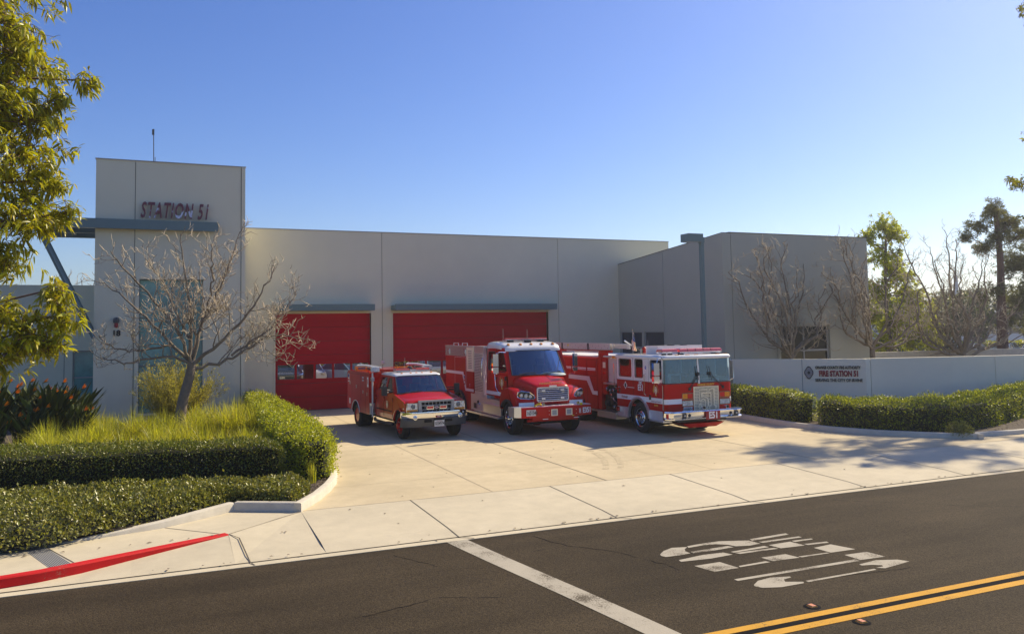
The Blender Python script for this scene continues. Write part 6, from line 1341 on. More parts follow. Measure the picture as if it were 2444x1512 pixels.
def grass_bank():
    rs = np.random.RandomState(31); Vs = []; Fs = []; base = 0
    spots = []
    for i in range(46):
        t = rs.rand(); x = -3.3 + 6.4 * rs.rand(); y = rs.uniform(22.6, 31.5)
        lim = -3.6 + (y - 22) * .05
        if y > 26.5 and x < -2.6 : continue
        spots.append((x, y, rs.uniform(.45, 1.0)))
    for x in np.arange(-3.3, 3.1, .42): spots.append((x + rs.uniform(-.15, .15), 27.2 + rs.uniform(-.6, .6), rs.uniform(.6, 1.15)))
    for x in np.arange(-3.0, 3.0, .40): spots.append((x + rs.uniform(-.15, .15), 23.4 + rs.uniform(-.8, .8) - .1 * x, rs.uniform(.6, 1.05)))
    for i, (x, y, h) in enumerate(spots):
        V, F = blades('g', x, y, 260, .34, h * 1.28, .0095, '', 100 + i, lean=.9); Vs.append(V); Fs.append(F + base); base += len(V)
    o = np_mesh('ornamental_grass', np.concatenate(Vs), np.concatenate(Fs), ['grass_blade']); tag(o, 'bank of yellow-green tufted ornamental grass in front of the tower', 'grass', kind='stuff')
grass_bank()
struct(sheet('lawn', [(-9, 22), (-3.0, 21.4), (-2.4, 28), (-9, 29)], .10, 'lawn'))
rs0 = np.random.RandomState(8)
V, F = blades('l', 0, 0, 9000, 0, .09, .004, '', 77, z0=.10, segs=2); n_ = 9000
off_ = np.repeat(np.stack([rs0.uniform(-5, -2.6, n_), rs0.uniform(22.5, 28, n_), np.zeros(n_)], 1), 6, axis=0)
o = np_mesh('lawn_grass', V + off_, F, ['lawn']); tag(o, 'short green lawn blades at the far left', 'grass', kind='stuff')
# tuft by the end of the driveway hedge
e = empty('grass_tuft', (3.05, 18.55, .08), 0, 'lone upright grass tuft at the near end of the driveway hedge', 'grass tuft')
V, F = blades('t', 0, 0, 60, .12, .55, .007, '', 55, z0=0, lean=.35); np_mesh('blades', V, F, ['grass_blade'], e)
def paradise(x, y, seed, label, n=125, h=1.75, fl=5):
    rs = np.random.RandomState(seed); e = empty('bird_of_paradise_plant', (x, y, .08), 0, label, 'plant', 'bird of paradise plants in the left bed')
    a = rs.uniform(0, 2 * PI, n); lean = rs.rand(n) ** .7 * .62; L = h * rs.uniform(.5, 1.05, n); base = np.stack([rs.normal(0, .12, n), rs.normal(0, .12, n), np.zeros(n)], 1)
    d = np.stack([np.cos(a) * lean, np.sin(a) * lean, np.ones(n)], 1); d = nrm(d); top = base + d * (L * .62)[:, None]
    mb = MB('leaf_paradise')
    for i in range(n): mb.tube([tuple(base[i]), tuple(top[i])], [.012, .008], 3, False)
    mb.build('stalks', e, smooth=False)
    d2 = nrm(d + np.stack([np.cos(a) * .25, np.sin(a) * .25, -.05 * np.ones(n)], 1)); V, F = leaf_arrays(top, d2, nrm(np.stack([-np.cos(a), -np.sin(a), np.full(n, .8)], 1) + rs.normal(0, .5, (n, 3))), L * .50, L * .085, rs, .06, True); np_mesh('leaves', V, F, ['leaf_paradise'], e)
    for k in range(fl):
        aa = rs.uniform(0, 2 * PI); le = rs.uniform(.1, .6); p = Vector((math.cos(aa) * le, math.sin(aa) * le, h * rs.uniform(.78, 1.08)))
        if k % 2: p.y = -abs(p.y) - .1; p.z *= .85
        mb = MB('leaf_paradise'); mb.tube([(0, 0, .1), tuple(p * .6 + Vector((0, 0, .1))), tuple(p)], [.01, .009, .008], 4, False); mb.tube([tuple(p), tuple(p + Vector((.16, 0, .03)))], [.018, .003], 5)
        mb.use('flower_orange'); 
        for q in range(7): b = rs.uniform(-.35, .95); dd = Vector((math.cos(b) * .12, rs.uniform(-.06, .06), math.sin(b) * .10 + .07)); s_ = Vector((.0, .022, .0)) + Vector((.012, 0, -.012)); p0 = p + Vector((.02, 0, .01)); mb.quad(p0, p0 + dd * .5 - s_, p0 + dd * 1.15, p0 + dd * .5 + s_)
        mb.build('flower', e, smooth=False)
for i, (x, y, h, l) in enumerate([(-4.7, 28.6, 1.95, 'tall bird of paradise at the far left edge of the picture'), (-3.95, 29.2, 1.95, 'tall bird of paradise second from the left with orange flowers'), (-3.2, 28.8, 1.85, 'bird of paradise in the middle of its clump, orange flowers'), (-2.75, 29.8, 1.75, 'bird of paradise next to the narrow teal window'), (-3.6, 27.9, 1.35, 'low dark bird of paradise at the front of the clump near the lawn'), (-4.6, 27.4, 1.3, 'low dark bird of paradise in front at the picture edge'), (-2.45, 28.9, 1.35, 'shorter bird of paradise on the right, beside the tall grass')]):
    paradise(x, y, 200 + i, l, h=h)
def willow_shrub():
    rs = np.random.RandomState(41); e = empty('willowy_shrub', (.44, 32.4, .08), 0, 'airy yellow-green willow-leaved shrub in front of the tower window', 'shrub'); mb = MB('bark_twig'); C = []; D = []
    for i in range(230):
        a = rs.uniform(0, 2 * PI); le = rs.rand() ** .7 * 1.25; L = rs.uniform(1.5, 2.8) * (1 - .12 * le); p = Vector((0, 0, 0)); d = Vector((math.cos(a) * le, math.sin(a) * le, 1)).normalized(); path = [p.copy()]
        for k in range(7): p = p + d * (L / 7); d = (d + Vector((rs.normal(0, .12), rs.normal(0, .12), .05))).normalized(); path.append(p.copy())
        if i < 40: mb.tube([tuple(q) for q in path], [.014 * (1 - k / 9) for k in range(8)], 3, False)
        for k in range(95):
            t = (.22 + .78 * rs.rand()) * 7; j = min(6, int(t)); q = path[j].lerp(path[j + 1], t - j); C.append(tuple(q + Vector(rs.normal(0, .05, 3)))); D.append(tuple(d + Vector((rs.normal(0, .55), rs.normal(0, .55), .35))))
    mb.build('stems', e, smooth=False); C = np.array(C); D = np.array(D); n = len(C); L = rs.uniform(.07, .14, n); V, F = leaf_arrays(C, D, rs.normal(0, 1, (n, 3)), L, L * .19, rs, .1); np_mesh('foliage', V, F, ['leaf_willow'], e)
willow_shrub()
def round_bush(name, x, y, r, h, n, ll, m, seed, label):
    rs = np.random.RandomState(seed); e = empty(name, (x, y, .08), 0, label, 'shrub'); u = nrm(rs.normal(0, 1, (n, 3))); u[:, 2] = np.abs(u[:, 2]); rr = rs.rand(n) ** .35; P = u * rr[:, None] * np.array([[r, r, h]]); L = ll * rs.uniform(.7, 1.3, n)
    V, F = leaf_arrays(P, u + rs.normal(0, .5, (n, 3)) + np.array([[0, 0, .3]]), rs.normal(0, .7, (n, 3)) + np.array([[0, 0, .7]]), L, L * .4, rs, .1); np_mesh('foliage', V, F, [m], e); mb = MB('bark')
    for k in range(14): a = rs.uniform(0, 6.28); mb.tube([(0, 0, 0), (math.cos(a) * r * .6, math.sin(a) * r * .6, h * .6)], [.012, .005], 3)
    mb.build('stems', e); return e
round_bush('small_shrub', 21.75, 17.2, .38, .42, 900, .07, 'leaf_ground', 61, 'little pale-leaved shrub at the right corner of the curb')
rs_m = np.random.RandomState(15)   # mulch chips
n = 9000; P = np.stack([np.concatenate([rs_m.uniform(2.3, 3.9, 2500), rs_m.uniform(19.8, 30, 6500)]), np.concatenate([rs_m.uniform(16.4, 19, 2500), rs_m.uniform(17.0, 23, 6500)]), np.full(n, .09)], 1)
P = P[~((P[:, 0] < 10) & (P[:, 1] < 16.4 + (P[:, 0] - 2.3) * 1.75))]; P = P[~((P[:, 0] > 10) & (P[:, 0] < 22.5) & (P[:, 1] < 21.5 - (P[:, 0] - 19.7) * 1.7))]; n = len(P)
P[:, 2] += rs_m.rand(n) * .015; L = rs_m.uniform(.02, .06, n); V, F = leaf_arrays(P, rs_m.normal(0, 1, (n, 3)) * np.array([[1, 1, .15]]), np.tile([[0, 0, 1.]], (n, 1)) + rs_m.normal(0, .3, (n, 3)), L, L * .5, rs_m, 0); o = np_mesh('mulch', V, F, ['bark']); tag(o, 'brown bark mulch chips lying in the planting beds', 'mulch', kind='stuff')
# ------------------------------------------------------------------ trees
class Tubes:
    def __init__(s): s.V = []; s.F = []; s.n = 0
    def add(s, path, r0, r1, seg=5):
        P = np.array(path, float); n = len(P); t = np.gradient(P, axis=0); t = nrm(t); ref = np.array([0.31, 0.17, .93]); a = nrm(np.cross(t, ref)); b = np.cross(t, a); rr = np.linspace(r0, r1, n)[:, None]
        ring = [P + (a * math.cos(2 * PI * k / seg) + b * math.sin(2 * PI * k / seg)) * rr for k in range(seg)]; V = np.stack(ring, 1).reshape(-1, 3); i = np.arange(n - 1)[:, None] * seg; k = np.arange(seg)[None, :]; k2 = (k + 1) % seg
        F = np.stack([i + k, i + k2, i + seg + k2, i + seg + k], -1).reshape(-1, 4); s.V.append(V); s.F.append(F + s.n); s.n += len(V)
    def build(s, name, m, parent): return np_mesh(name, np.concatenate(s.V), np.concatenate(s.F), [m], parent, smooth=True)
def smooth_path(pts, n=14):
    """Catmull-Rom through the points"""
    P = [np.array(p, float) for p in pts]; P = [2 * P[0] - P[1]] + P + [2 * P[-1] - P[-2]]; out = []; k = max(2, n // (len(P) - 3))
    for i in range(1, len(P) - 2):
        for j in range(k):
            t = j / k; a, b, c, d = P[i - 1], P[i], P[i + 1], P[i + 2]; out.append(.5 * ((2 * b) + (-a + c) * t + (2 * a - 5 * b + 4 * c - d) * t * t + (-a + 3 * b - 3 * c + d) * t ** 3))
    out.append(P[-2]); return np.array(out)
def sub_branches(T, path, r0, r1, lvl, rs, length, up=.45, tw=.008, maxl=3, gap=.30):
    """side shoots that leave at an angle and turn up towards their ends"""
    d = np.linalg.norm(np.diff(path, axis=0), axis=1); s = np.concatenate([[0], np.cumsum(d)]); tot = s[-1]; x = tot * (.16 if lvl == 0 else .2) + rs.rand() * gap
    while x < tot:
        i = min(len(path) - 2, int(np.searchsorted(s, x) - 1)); i = max(i, 0); f = (x - s[i]) / max(d[i], 1e-6); p = path[i] * (1 - f) + path[i + 1] * f; tg = (path[i + 1] - path[i]) / max(d[i], 1e-6); fr = x / tot
        rnd = rs.normal(0, 1, 3); rnd -= tg * (rnd @ tg); rnd /= np.linalg.norm(rnd); dr = tg * .55 + rnd * .85 + np.array([0, 0, up * .8]); dr /= np.linalg.norm(dr); L = max(.26, length * (1.05 - .6 * fr) * rs.uniform(.5, 1.2)); n = max(4, int(L / .13)); q = [p]; cur = p.copy(); c = dr.copy()
        for k in range(n): c = c + rs.normal(0, .18, 3) + np.array([0, 0, up * .30]); c /= np.linalg.norm(c); cur = cur + c * L / n; q.append(cur)
        q = np.array(q); rr = max(tw, (r0 + (r1 - r0) * fr) * .46); re = max(tw * .6, rr * .35); (T[0] if lvl < 1 else T[1]).add(q, rr, re, 4 if lvl < 1 else 3)
        if lvl < maxl and L > .25: sub_branches(T, q, rr, re, lvl + 1, rs, L * .74, up, tw, maxl, gap * .82)
        x += gap * rs.uniform(.6, 1.5)
    return
def bare_tree(base, trunk, limbs, seed, label, r=.13, gap=.32, sl=1.6, m='bark_pale', up=.30, tw=.012, maxl=3):
    rs = np.random.RandomState(seed); e = empty('bare_tree', tuple(base), 0, label, 'tree', 'bare winter trees'); b = np.array(base, float); T = Tubes(); tp = smooth_path([np.array(p) - b for p in trunk], 10); T.add(tp, r * 1.25, r * .85, 9)
    T.build('trunk', m, e); T = (Tubes(), Tubes())
    for (pts, r0, r1) in limbs:
        P = smooth_path([np.array(p) - b for p in pts], 18); P[1:-1] += rs.normal(0, .03, (len(P) - 2, 3)); r0 *= .85; T[0].add(P, r0, r1, 7); sub_branches(T, P, r0, r1, 0, rs, sl, up, tw, maxl, gap)
    T[0].build('branches', 'bark_limb', e)
    if T[1].V: T[1].build('twigs', 'bark_twig', e)
    return e
Yt = 28.8
def dy(pts, a, b): n = len(pts); return [(x, Yt + a + (b - a) * i / (n - 1), z) for i, (x, z) in enumerate(pts)]
bare_tree((.46, Yt, .08), [(.46, Yt, .0), (.50, Yt, .6), (.62, Yt, 1.4), (.80, Yt, 2.1), (.86, Yt, 2.5)], [
    (dy([(.82, 2.46), (.12, 2.73), (-.74, 2.59), (-1.23, 2.61), (-1.71, 2.78)], 0, -.9), .055, .015),
    (dy([(.82, 2.46), (.37, 3.0), (-.14, 3.55), (-.76, 4.23), (-1.37, 4.77), (-1.8, 5.17)], 0, .7), .075, .015),
    (dy([(.25, 3.1), (-.75, 2.95), (-1.47, 3.04), (-1.84, 3.44)], .2, -.6), .045, .014),
    (dy([(.84, 2.4), (.81, 3.53), (.74, 4.5), (.60, 5.61), (.49, 6.71)], 0, -.3), .085, .014),
    (dy([(.78, 3.3), (.36, 4.23), (-.03, 5.18), (-.6, 6.0)], 0, .9), .05, .014),
    (dy([(.88, 2.5), (1.13, 3.67), (1.52, 4.5), (1.98, 5.63), (2.37, 6.91)], 0, .4), .08, .014),
    (dy([(1.3, 4.0), (1.45, 5.34), (1.38, 6.32)], .2, -.9), .045, .014),
    (dy([(.9, 2.45), (1.66, 3.1), (2.45, 3.93), (2.99, 4.78), (3.41, 5.65)], 0, -.7), .075, .014),
    (dy([(.92, 2.3), (1.93, 2.54), (2.73, 3.01), (3.55, 3.35), (4.6, 3.19)], 0, .3), .07, .012),
    (dy([(2.1, 2.7), (3.27, 3.5), (3.97, 4.21), (4.32, 4.93)], .1, .9), .05, .013),
    (dy([(.82, 2.46), (.49, 3.4), (-.27, 4.5), (-1.14, 5.5), (-1.51, 6.0)], 0, -1.3), .07, .013),
    (dy([(.85, 2.5), (1.0, 3.2), (1.3, 4.4), (1.1, 5.6)], 0, 1.5), .06, .013)], 7, 'bare pale-barked tree standing in the grass in front of the tower', r=.155, gap=.26, sl=1.3, tw=.012, up=.32)
def vase(base, fork, tips, seed, label, r, **k):
    rs = np.random.RandomState(seed); b = np.array(base); f = np.array(fork); L = []
    tips = tips + [] if len(tips) < 0 else tips + [((a[0] + b_[0]) / 2 + rs.normal(0, .3), (a[1] + b_[1]) / 2 * rs.uniform(.75, 1.0)) for a, b_ in list(zip(tips, tips[1:]))[::2]]
    for (x, z) in tips:
        dyy = rs.uniform(-1.3, 1.3); t = np.array([x, f[1] + dyy, z]); w1, w2, w3 = rs.normal(0, .16, 3), rs.normal(0, .2, 3), rs.normal(0, .2, 3); q1 = f + (t - f) * .28 + np.array([(t[0] - f[0]) * .14, dyy * .2, -(abs(t[0] - f[0])) * .10]) + w1; q2 = f + (t - f) * .55 + np.array([(t[0] - f[0]) * .13, dyy * .1, -.1]) + w2; L.append(([f + np.array([0, 0, rs.uniform(-.3, .1)]), q1, q2, f + (t - f) * .8 + w3 * .8, t], .07 * r / .13, .014))
    return bare_tree(base, [base, tuple(b + (f - b) * .5 + np.array([.03, 0, 0])), fork], L, seed, label, r=r, **k)
vase((24.36, 27.3, .08), (24.6, 27.3, 2.2), [(21.3, 5.5), (21.8, 6.3), (22.8, 6.6), (23.7, 6.9), (24.5, 6.9), (25.2, 6.8), (26.2, 6.2), (26.9, 5.0), (26.8, 3.4)], 71, 'bare tree in front of the dark window of the grey wing', .12, sl=1.3, gap=.33)
vase((29.0, 27.2, .08), (29.13, 27.2, 2.5), [(26.4, 7.0), (27.4, 7.2), (28.6, 7.3), (29.9, 6.9), (30.9, 6.2), (26.5, 5.7), (31.5, 5.0), (27.4, 4.8), (32.3, 3.1)], 72, 'bare tree behind the corner of the sign wall', .13, sl=1.3, gap=.33)
vase((36.2, 28.5, .08), (36.5, 28.5, 1.9), [(32.9, 7.4), (34.1, 7.1), (35.6, 8.0), (37.2, 6.9), (38.8, 6.8), (32.2, 5.2), (39.8, 5.2), (40.4, 4.0), (32.6, 3.5), (35.0, 7.4)], 73, 'wide many-stemmed bare tree behind the right part of the wall', .17, sl=1.4, gap=.37)
def leafy_tree(name, base, trunk, blobs, n, ll, lw, m, seed, label, r=.2, bark='bark', droop=.25, cl=9, spread=.35, group='leafy trees', detailed=False, limb_r=.05, needle=False, tree_cat='tree', shell=.45, gapy=0.0, nf=1.5, grow=1.2, squash=.9):
    rs = np.random.RandomState(seed); e = empty(name, tuple(base), 0, label, tree_cat, group); b = np.array(base, float); T = Tubes(); tp = smooth_path([np.array(p) - b for p in trunk], 16); T.add(tp, r, r * .35, 9); T.build('trunk', bark, e); T = Tubes()
    C = []; D = []; W_ = np.array([q[3] ** 2 for q in blobs]); W_ /= W_.sum()
    for bl, w in zip(blobs, W_):
        c = np.array(bl[:3]) - b; R_ = bl[3] * (grow if bl[3] > .3 else 1); hz = np.linalg.norm(tp[:, :2] - c[:2], axis=1) * .7 + np.abs(tp[:, 2] - c[2] + R_ * .8); st = tp[np.argmin(hz)]; mid = (st + c) / 2 + np.array([0, 0, -.15]) + rs.normal(0, .12, 3); P = smooth_path([st, mid, c], 10); T.add(P, limb_r, .014, 5)
        k = max(4, int(n * w / cl))
        for j in range(k):
            u = rs.normal(0, 1, 3); u /= np.linalg.norm(u); rad = R_ * rs.rand() ** shell * rs.uniform(.75, 1.12); p = c + u * rad * np.array([1, 1, squash])
            if R_ > .3 and noise.noise(Vector(p + b) * nf) < -.02 + gapy and rad > R_ * .3: continue
            s0 = c + u * rad * rs.uniform(.1, .45)
            if j % 2 == 0: q = smooth_path([s0, (s0 + p) / 2 + rs.normal(0, .06, 3), p], 5); T.add(q, .009, .004, 3)
            ax = u * .5 + rs.normal(0, .5, 3) + np.array([0, 0, .25]); ax /= np.linalg.norm(ax)
            for i in range(cl):
                v = rs.normal(0, 1, 3); v -= ax * (v @ ax); v /= max(1e-6, np.linalg.norm(v)); C.append(p - ax * rs.uniform(0, spread) + rs.normal(0, .015, 3)); D.append(v * .75 + ax * .5 + (np.array([0, 0, -droop]) if not needle else 0))
    T.build('branches', bark, e); C = np.array(C); D = np.array(D); k = len(C); L = ll * rs.uniform(.7, 1.25, k); V, F = leaf_arrays(C, D, np.array([[0, 0, 1.]]) + rs.normal(0, .55, (k, 3)), L, L * lw * rs.uniform(.8, 1.2, k), rs, droop, detailed); np_mesh('foliage', V, F, [m], e); return e
FGB = [(-2.41, 15, 8.51, 0.61), (-2.14, 15.2, 7.92, 0.62), (-2.66, 15.5, 7.81, 0.75), (-2.44, 15, 7.07, 0.73), (-1.93, 15.3, 7.2, 0.5), (-1.19, 15.1, 7.69, 0.22), (-1.62, 15.2, 7.35, 0.24), (-2.08, 15, 6.34, 0.66), (-2.7, 15.6, 6.21, 0.68), (-1.78, 15.2, 5.99, 0.36), (-1.45, 15, 5.45, 0.22), (-1.81, 15.3, 5.51, 0.46), (-2.24, 15, 5.32, 0.58), (-2.36, 15.1, 4.65, 0.34), (-1.59, 14.6, 4.16, 0.28), (-1.52, 14.7, 3.73, 0.34), (-2.01, 14.8, 3.51, 0.46), (-2.25, 14.8, 3.15, 0.36), (-1.66, 14.6, 3.34, 0.28), (-2.38, 15, 3.81, 0.37), (-2.83, 15.5, 4.81, 0.7), (-3.21, 16, 7.33, 1.04), (-2.9, 15.2, 3.6, 0.5), (-4.2, 16.4, 6.6, 1.2), (-4.2, 15.6, 8.6, 1.3), (-2.6, 15.8, 9.4, .9), (-5.6, 17, 8, 1.6), (-4.2, 15.6, 4.9, 1.0)]
leafy_tree('street_tree', (-5.2, 16.4, .08), [(-5.2, 16.4, 0), (-5.1, 16.3, 2.4), (-4.7, 16.1, 4.6), (-4.0, 15.9, 6.6), (-3.2, 15.7, 8.4), (-2.7, 15.6, 9.4)], FGB, 46000, .16, .24, 'leaf_tree', 81, 'evergreen street tree with long drooping leaves hanging in at the upper left', r=.2, bark='bark_red', droop=.38, cl=11, spread=.20, detailed=True, limb_r=.03, grow=1.22, gapy=-.12, nf=1.7)
# big tree out of frame at the right: only its tips show, its shade falls on the driveway
RB = [(27.5, 18.5, 9.9, 0.25), (26.9, 18.5, 8.15, 0.26), (27.6, 18.5, 8.9, 0.32), (26.3, 18.4, 8.2, 0.16), (27.15, 18.5, 7.0, 0.20)]
rs_ = np.random.RandomState(91)
for i in range(34):
    a = rs_.uniform(0, 6.28); q = rs_.rand() ** .5; RB.append((40.0 + math.cos(a) * q * 4.9, 22.7 + math.sin(a) * q * 2.5, rs_.uniform(15.5, 20), rs_.uniform(.4, 1.0)))
leafy_tree('street_tree', (38.2, 22.9, .08), [(38.2, 22.9, 0), (38.0, 22.7, 4), (37.8, 22.6, 8), (37.9, 22.7, 13), (38.2, 22.9, 18)], RB, 22000, .20, .24, 'leaf_tree', 82, 'pale leafy street tree whose branch tips reach in at the upper right edge', r=.24, bark='bark_red', droop=.35, cl=9, spread=.3, limb_r=.05, gapy=.06, nf=1.3)
bare_tree((27.6, 23.9, .08), [(27.6, 23.9, 0), (27.62, 23.9, .1), (27.6, 23.9, .14)], [([(27.6, 23.9, .1), (27.6, 23.9, .2), (27.6, 23.9, .3)], .02, .01)], 5, 'tiny bare twig behind the wall', r=.02, maxl=0) if False else None
leafy_tree('leafy_tree', (36.6, 33, .0), [(36.6, 33, 0), (36.6, 33, 2.4), (36.5, 33, 5), (36.7, 33, 8.2)], [(36.6, 33, 8.75, 0.7), (35.3, 33, 8.04, 0.42), (37.4, 33, 8.3, 0.5), (36.64, 33, 7.2, 0.75), (37.5, 33, 5.9, 0.8), (36.07, 33.3, 5.3, 0.7), (38.6, 33, 4.3, 0.9), (36.89, 33, 3.5, 0.85), (39.4, 33, 3.0, 0.7), (35.37, 33, 3.9, 0.5), (38.42, 33, 2.5, 0.7), (36.2, 33, 2.4, 0.6), (40.1, 33, 2.2, 0.5), (37.6, 33.5, 6.6, .5), (38.2, 33, 5.3, .5)], 36000, .15, .5, 'leaf_bright', 83, 'bright yellow-green leafy tree behind the end of the grey wing', r=.16, bark='bark', droop=.15, cl=8, spread=.15, grow=1.4, gapy=-.06)
PB = [(42.7, 31, 9.6, 0.62), (41.5, 31, 8.8, 0.5), (43.7, 31, 9.0, 0.6), (45.0, 31, 8.4, 0.8), (42.0, 31, 7.5, 0.5), (44.3, 31, 6.6, 0.8), (42.7, 31, 5.2, 0.45), (44.9, 31, 4.7, 0.9), (43.6, 31, 3.4, 0.5), (41.4, 31, 4.8, 0.3), (41.0, 31.4, 8.2, .35), (45.6, 31.5, 7.0, .8), (46.2, 31, 5.4, .9), (43.2, 31, 8.1, .5), (45.8, 30.6, 3.2, .8)]
leafy_tree('pine_tree', (42.9, 31, .0), [(42.9, 31, 0), (42.95, 31, 2.6), (43.0, 31, 4.6), (43.1, 31, 7), (42.9, 31, 9.6)], PB, 44000, .24, .12, 'leaf_olive', 84, 'big pine with a thick reddish trunk and wispy crown behind the wall at the right', r=.33, bark='bark_red', droop=.1, cl=14, spread=.25, needle=True, limb_r=.035, grow=1.5, gapy=.03, nf=1.9, squash=.8, shell=.5)
leafy_tree('leafy_tree', (47.5, 30, .0), [(47.5, 30, 0), (47.2, 30, 3), (46.6, 30, 7)], [(45.6, 29.6, 4.6, .8), (45.3, 29.6, 6.0, .75), (46.3, 29.6, 7.2, .9), (45.0, 29.4, 3.2, .6), (46.8, 29.6, 3.8, .9), (44.3, 29.2, 5.2, .4), (46.6, 29.5, 8.6, .7)], 12000, .19, .36, 'leaf_dark', 85, 'dark broad-leaved tree at the right picture edge overlapping the pine', r=.2, bark='bark', droop=.2, cl=8, spread=.2)
# background grove beyond the wall
rb = np.random.RandomState(95)
grove = [('olive green car park tree, %s', x, y, h, w) for (x, y, h, w) in [(60, 52, 5.6, 3.0), (66, 50, 5.2, 3.2), (72, 48, 5.5, 3.2), (79, 50, 6.2, 3.4), (86, 50, 6.5, 3.6), (93, 52, 6.5, 3.8), (68, 62, 6.0, 3.4), (100, 56, 7.2, 4.0), (84, 66, 6.5, 3.8), (64, 56, 5.0, 3.0), (75, 58, 6.6, 3.6), (80, 60, 7.0, 3.6), (90, 60, 7.4, 4.0), (96, 62, 7.8, 4.2), (70, 55, 5.4, 2.8)]]
where = ['left of the row', 'second from the left', 'third from the left', 'behind the wide bare tree', 'left of the pine trunk', 'behind the pine trunk', 'farther back near the white building', 'right of the pine', 'farthest back in the row', 'just right of the white building', 'behind the gap between the two bare trees', 'behind the left half of the wide bare tree', 'behind the right half of the wide bare tree', 'far back at the right edge', 'low one beside the white building']
for (lb, x, y, h, w), wh in zip(grove, where):
    bl = [(x + rb.uniform(-1, 1) * w, y + rb.uniform(-1, 1), h * rb.uniform(.52, .98), rb.uniform(.8, 1.3)) for _ in range(12)]
    leafy_tree('car_park_tree', (x, y, -.1), [(x, y, -.1), (x + .2, y, 1.6), (x, y, h * .7)], bl, 7000, .34, .45, 'leaf_olive' if rb.rand() < .75 else 'leaf_dark', int(x * 7), lb % wh, r=.22, bark='bark', droop=.1, cl=7, spread=.4, group='trees in the car park', limb_r=.07)
bare_tree((-5.1, 60, 0), [(-5.1, 60, 0), (-5.1, 60, 3), (-5.1, 60, 4.6)], [([(-5.1, 60, 4.4), (-5.1 + dx, 60, 5.6), (-5.1 + dx * 1.6, 60, 7.4)], .05, .02) for dx in (-.9, -.4, .1, .6, 1.0)], 77, 'far bare treetop showing over the low roof at the left', r=.15, sl=1.2, tw=.02, gap=.5, maxl=2)
# ------------------------------------------------------------------ distance
def parked_car(x, y, rz, m, label, proto=[None]):
    e = empty('parked_car', (x, y, -.1 if x > 40 or y < 0 else 0.0), rz, label, 'car', 'cars parked in the distance')
    prof = [(-2.15, .35), (-2.2, .62), (-2.1, .86), (-1.25, .98), (2.0, 1.0), (2.18, .85), (2.2, .35)]
    mb = MB(m); mb.loft([[(xx, (.86 if z > .8 else .9) * s_, z) for xx, z in prof] for s_ in (-1, -.92, .92, 1)], bev=.03); mb.build('body', e, ang=50)
    mb = MB('dark_glass'); mb.loft([[(-1.25, -.80, .97), (1.75, -.80, 1.0), (1.75, .80, 1.0), (-1.25, .80, .97)], [(-.45, -.64, 1.42), (1.15, -.64, 1.44), (1.15, .64, 1.44), (-.45, .64, 1.42)]]); mb.build('windows', e)
    mb = MB(m); mb.box(-.5, 1.2, -.66, .66, 1.425, 1.48, .03, 2)
    for s_ in (-1, 1):
        for (a, b) in ((-1.27, -.47), (.35, .33), (1.78, 1.17)): mb.tube([(a, .81 * s_, .98), (b, .65 * s_, 1.44)], .035, 5)
    mb.build('roof', e)
    for xx in (-1.35, 1.35):
        for s_ in (-1, 1): mb = MB('rubber'); mb.lathe([(-.1, .2), (-.1, .31), (.1, .31), (.1, .2)], (xx, .80 * s_, .31), 'y', 16); mb.use('bright_metal').lathe([(-.105, .19), (-.11, .001)] if s_ < 0 else [(.105, .19), (.11, .001)], (xx, .80 * s_, .31), 'y', 12); mb.build('wheel', e)
    mb = MB('clear_lens'); mb.box(-2.21, -2.1, .5, .82, .66, .80).box(-2.21, -2.1, -.82, -.5, .66, .80); mb.build('headlight', e); mb = MB('red_lens'); mb.box(2.1, 2.2, .55, .82, .75, .9).box(2.1, 2.2, -.82, -.55, .75, .9); mb.build('tail_lamp', e); return e
cars = [(69.5, 58.6, .2, 'car_dark', 'dark car parked far off, at the white building'), (72.5, 55.8, .25, 'car_white', 'white car parked far off left of the wide bare tree'), (76.0, 54.8, .3, 'car_blue', 'grey-blue car parked far off behind the wide bare tree'), (79.0, 53.6, .3, 'car_white', 'white car parked far off just right of the wide bare tree'), (82.0, 52.6, .3, 'car_dark', 'black car parked far off left of the pine trunk'), (88.5, 49.5, .3, 'car_silver', 'silver car parked far off right of the pine trunk'),
        ]
for c in cars: parked_car(c[0], c[1], c[2], c[3], c[4])
# seen through the open bays
parked_car(7.1, 53.6, PI / 2 + .1, 'car_dark', 'dark car seen through the first window of the narrow red door')
parked_car(11.2, 54.4, PI / 2 + .5, 'car_blue', 'pale blue hatchback seen through the last windows of the narrow red door')
parked_car(9.0, 56.5, PI / 2, 'car_white', 'white van-like car seen through the second window of the narrow red door')
parked_car(17.5, 55, PI / 2, 'car_silver', 'silver car seen through the wide door windows')
fn_ = empty('yard_fence', (0, 59, 0), 0, 'dark iron fence behind the station seen through the door windows', 'fence'); mb = MB('black_plastic')
for i in range(150): mb.box(i * .2, i * .2 + .03, -.015, .015, 0, 1.8)
mb.box(0, 30, -.02, .02, .2, .25).box(0, 30, -.02, .02, 1.6, 1.65); mb.build('railings', fn_, smooth=False)
hedge([(0, 60.2), (30, 60.2)], [(0, 61.5), (30, 61.5)], 0, 1.9, 90, .22, 'leaf_hedge_light', 19, label='green hedge behind the yard fence seen through the door windows', rnd=.3, wob=.1)
struct(sheet('yard', [(-10, 45.5), (45, 45.5), (45, 70), (-10, 70)], -.02, 'concrete'))
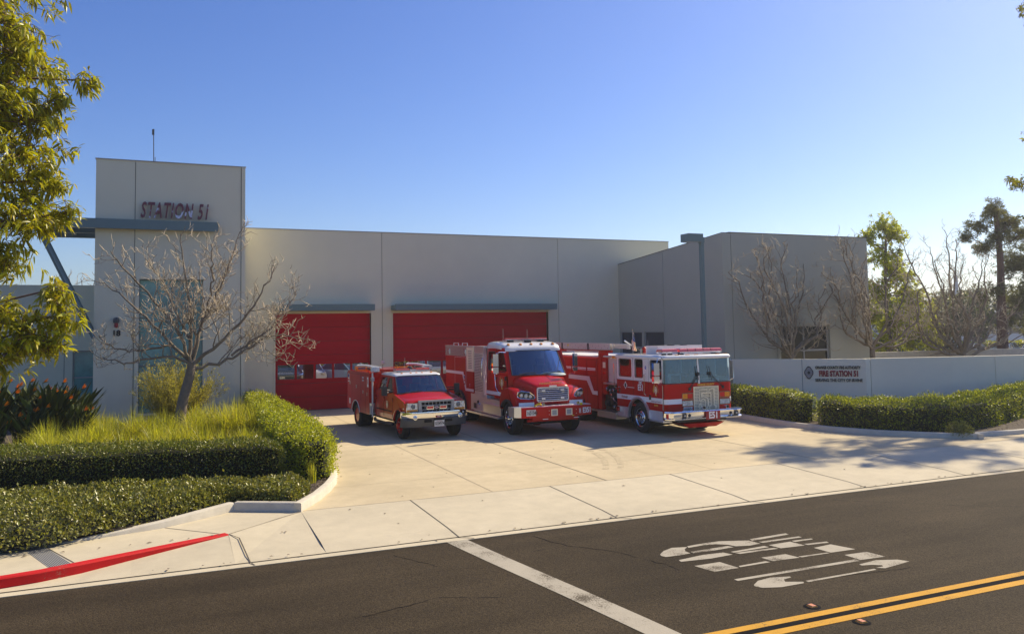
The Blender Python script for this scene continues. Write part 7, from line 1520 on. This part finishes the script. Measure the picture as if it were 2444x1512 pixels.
# white office building with columns
wb = empty('office_building', (92, 78, -.1), 0, 'white office building with thin columns in the hazy distance', 'building')
mb = MB('far_white'); mb.box(-4.0, 1.2, 0, 14, 0, 3.8).box(-4.3, 1.5, -.3, 14, 3.8, 4.1); mb.build('wall', wb, smooth=False)
for i in range(3):
    for k in range(1): mb = MB('dark_glass'); mb.box(-3.6 + i * 1.6, -2.5 + i * 1.6, -.04, .02, 1 + k * 3, 2.8 + k * 3); mb.build('window', wb, smooth=False)
for x in (-4.3, 5.0): mb = MB('far_white'); mb.box(x - .18, x + .18, -2.0, -1.64, 0, 9.8); mb.build('column', wb, smooth=False)
ob = empty('low_building', (108, 92, -.1), 0, 'long low white building beyond the car park', 'building'); mb = MB('far_white'); mb.box(-20, 30, 0, 12, 0, 5.2); mb.build('wall', ob, smooth=False); mb = MB('dark_glass'); mb.box(-18, 28, -.05, .02, 1.6, 3.2); mb.build('window_band', ob, smooth=False)
# second low wall behind the sign wall
lw = empty('yard_wall', (0, 0, 0), 0, 'low beige yard wall just behind the right half of the sign wall', 'wall'); mb = MB('concrete_curb'); seg_wall(mb, Vector((30.2, 30, 0)), Vector((60, 26, 0)), 2.02, .2); mb.build('wall_panel', lw, smooth=False)
# clipped strip by the parking lot
hedge([(64, 60.5), (80, 55.5), (96, 50)], [(64.4, 61.6), (80.4, 56.6), (96.4, 51.1)], -.1, 1.35, 60, .22, 'leaf_hedge_light', 18, label='low green hedge lining the distant car park', rnd=.3, wob=.08)
# hills
mb = MB('hill'); rh = random.Random(4); rows = []
for j in range(5):
    row = []
    for i in range(60):
        x = -600 + i * 30; y = 620 + j * 60; h = [0, 16, 26, 20, 0][j] * (1 + .5 * noise.noise(Vector((x * .006, y * .004, 1)))) * (1 if x > 150 else .12)
        row.append((x, y - .35 * x, h - 1))
    rows.append(row)
mb.loft(rows, cap=False, closed=False); o = mb.build('hills', None, ang=80); o['kind'] = 'structure'
# haze
mb = MB('far_white'); mb.box(-950, 1540, -940, 1540, -5, 42); hz = mb.build('haze', None, smooth=False); hz['kind'] = 'stuff'; hz['label'] = 'thin warm haze in the air towards the low sun'; hz['category'] = 'haze'
hm = bpy.data.materials.new('haze_air'); hm.use_nodes = True; nt = hm.node_tree; nt.nodes.clear(); out = nt.nodes.new('ShaderNodeOutputMaterial'); pv = nt.nodes.new('ShaderNodeVolumePrincipled')
pv.inputs['Color'].default_value = (.92, .95, 1, 1); pv.inputs['Density'].default_value = .0008; pv.inputs['Anisotropy'].default_value = .5; nt.links.new(pv.outputs[0], out.inputs['Volume']); hz.data.materials.clear(); hz.data.materials.append(hm)
hz.display_type = 'WIRE'
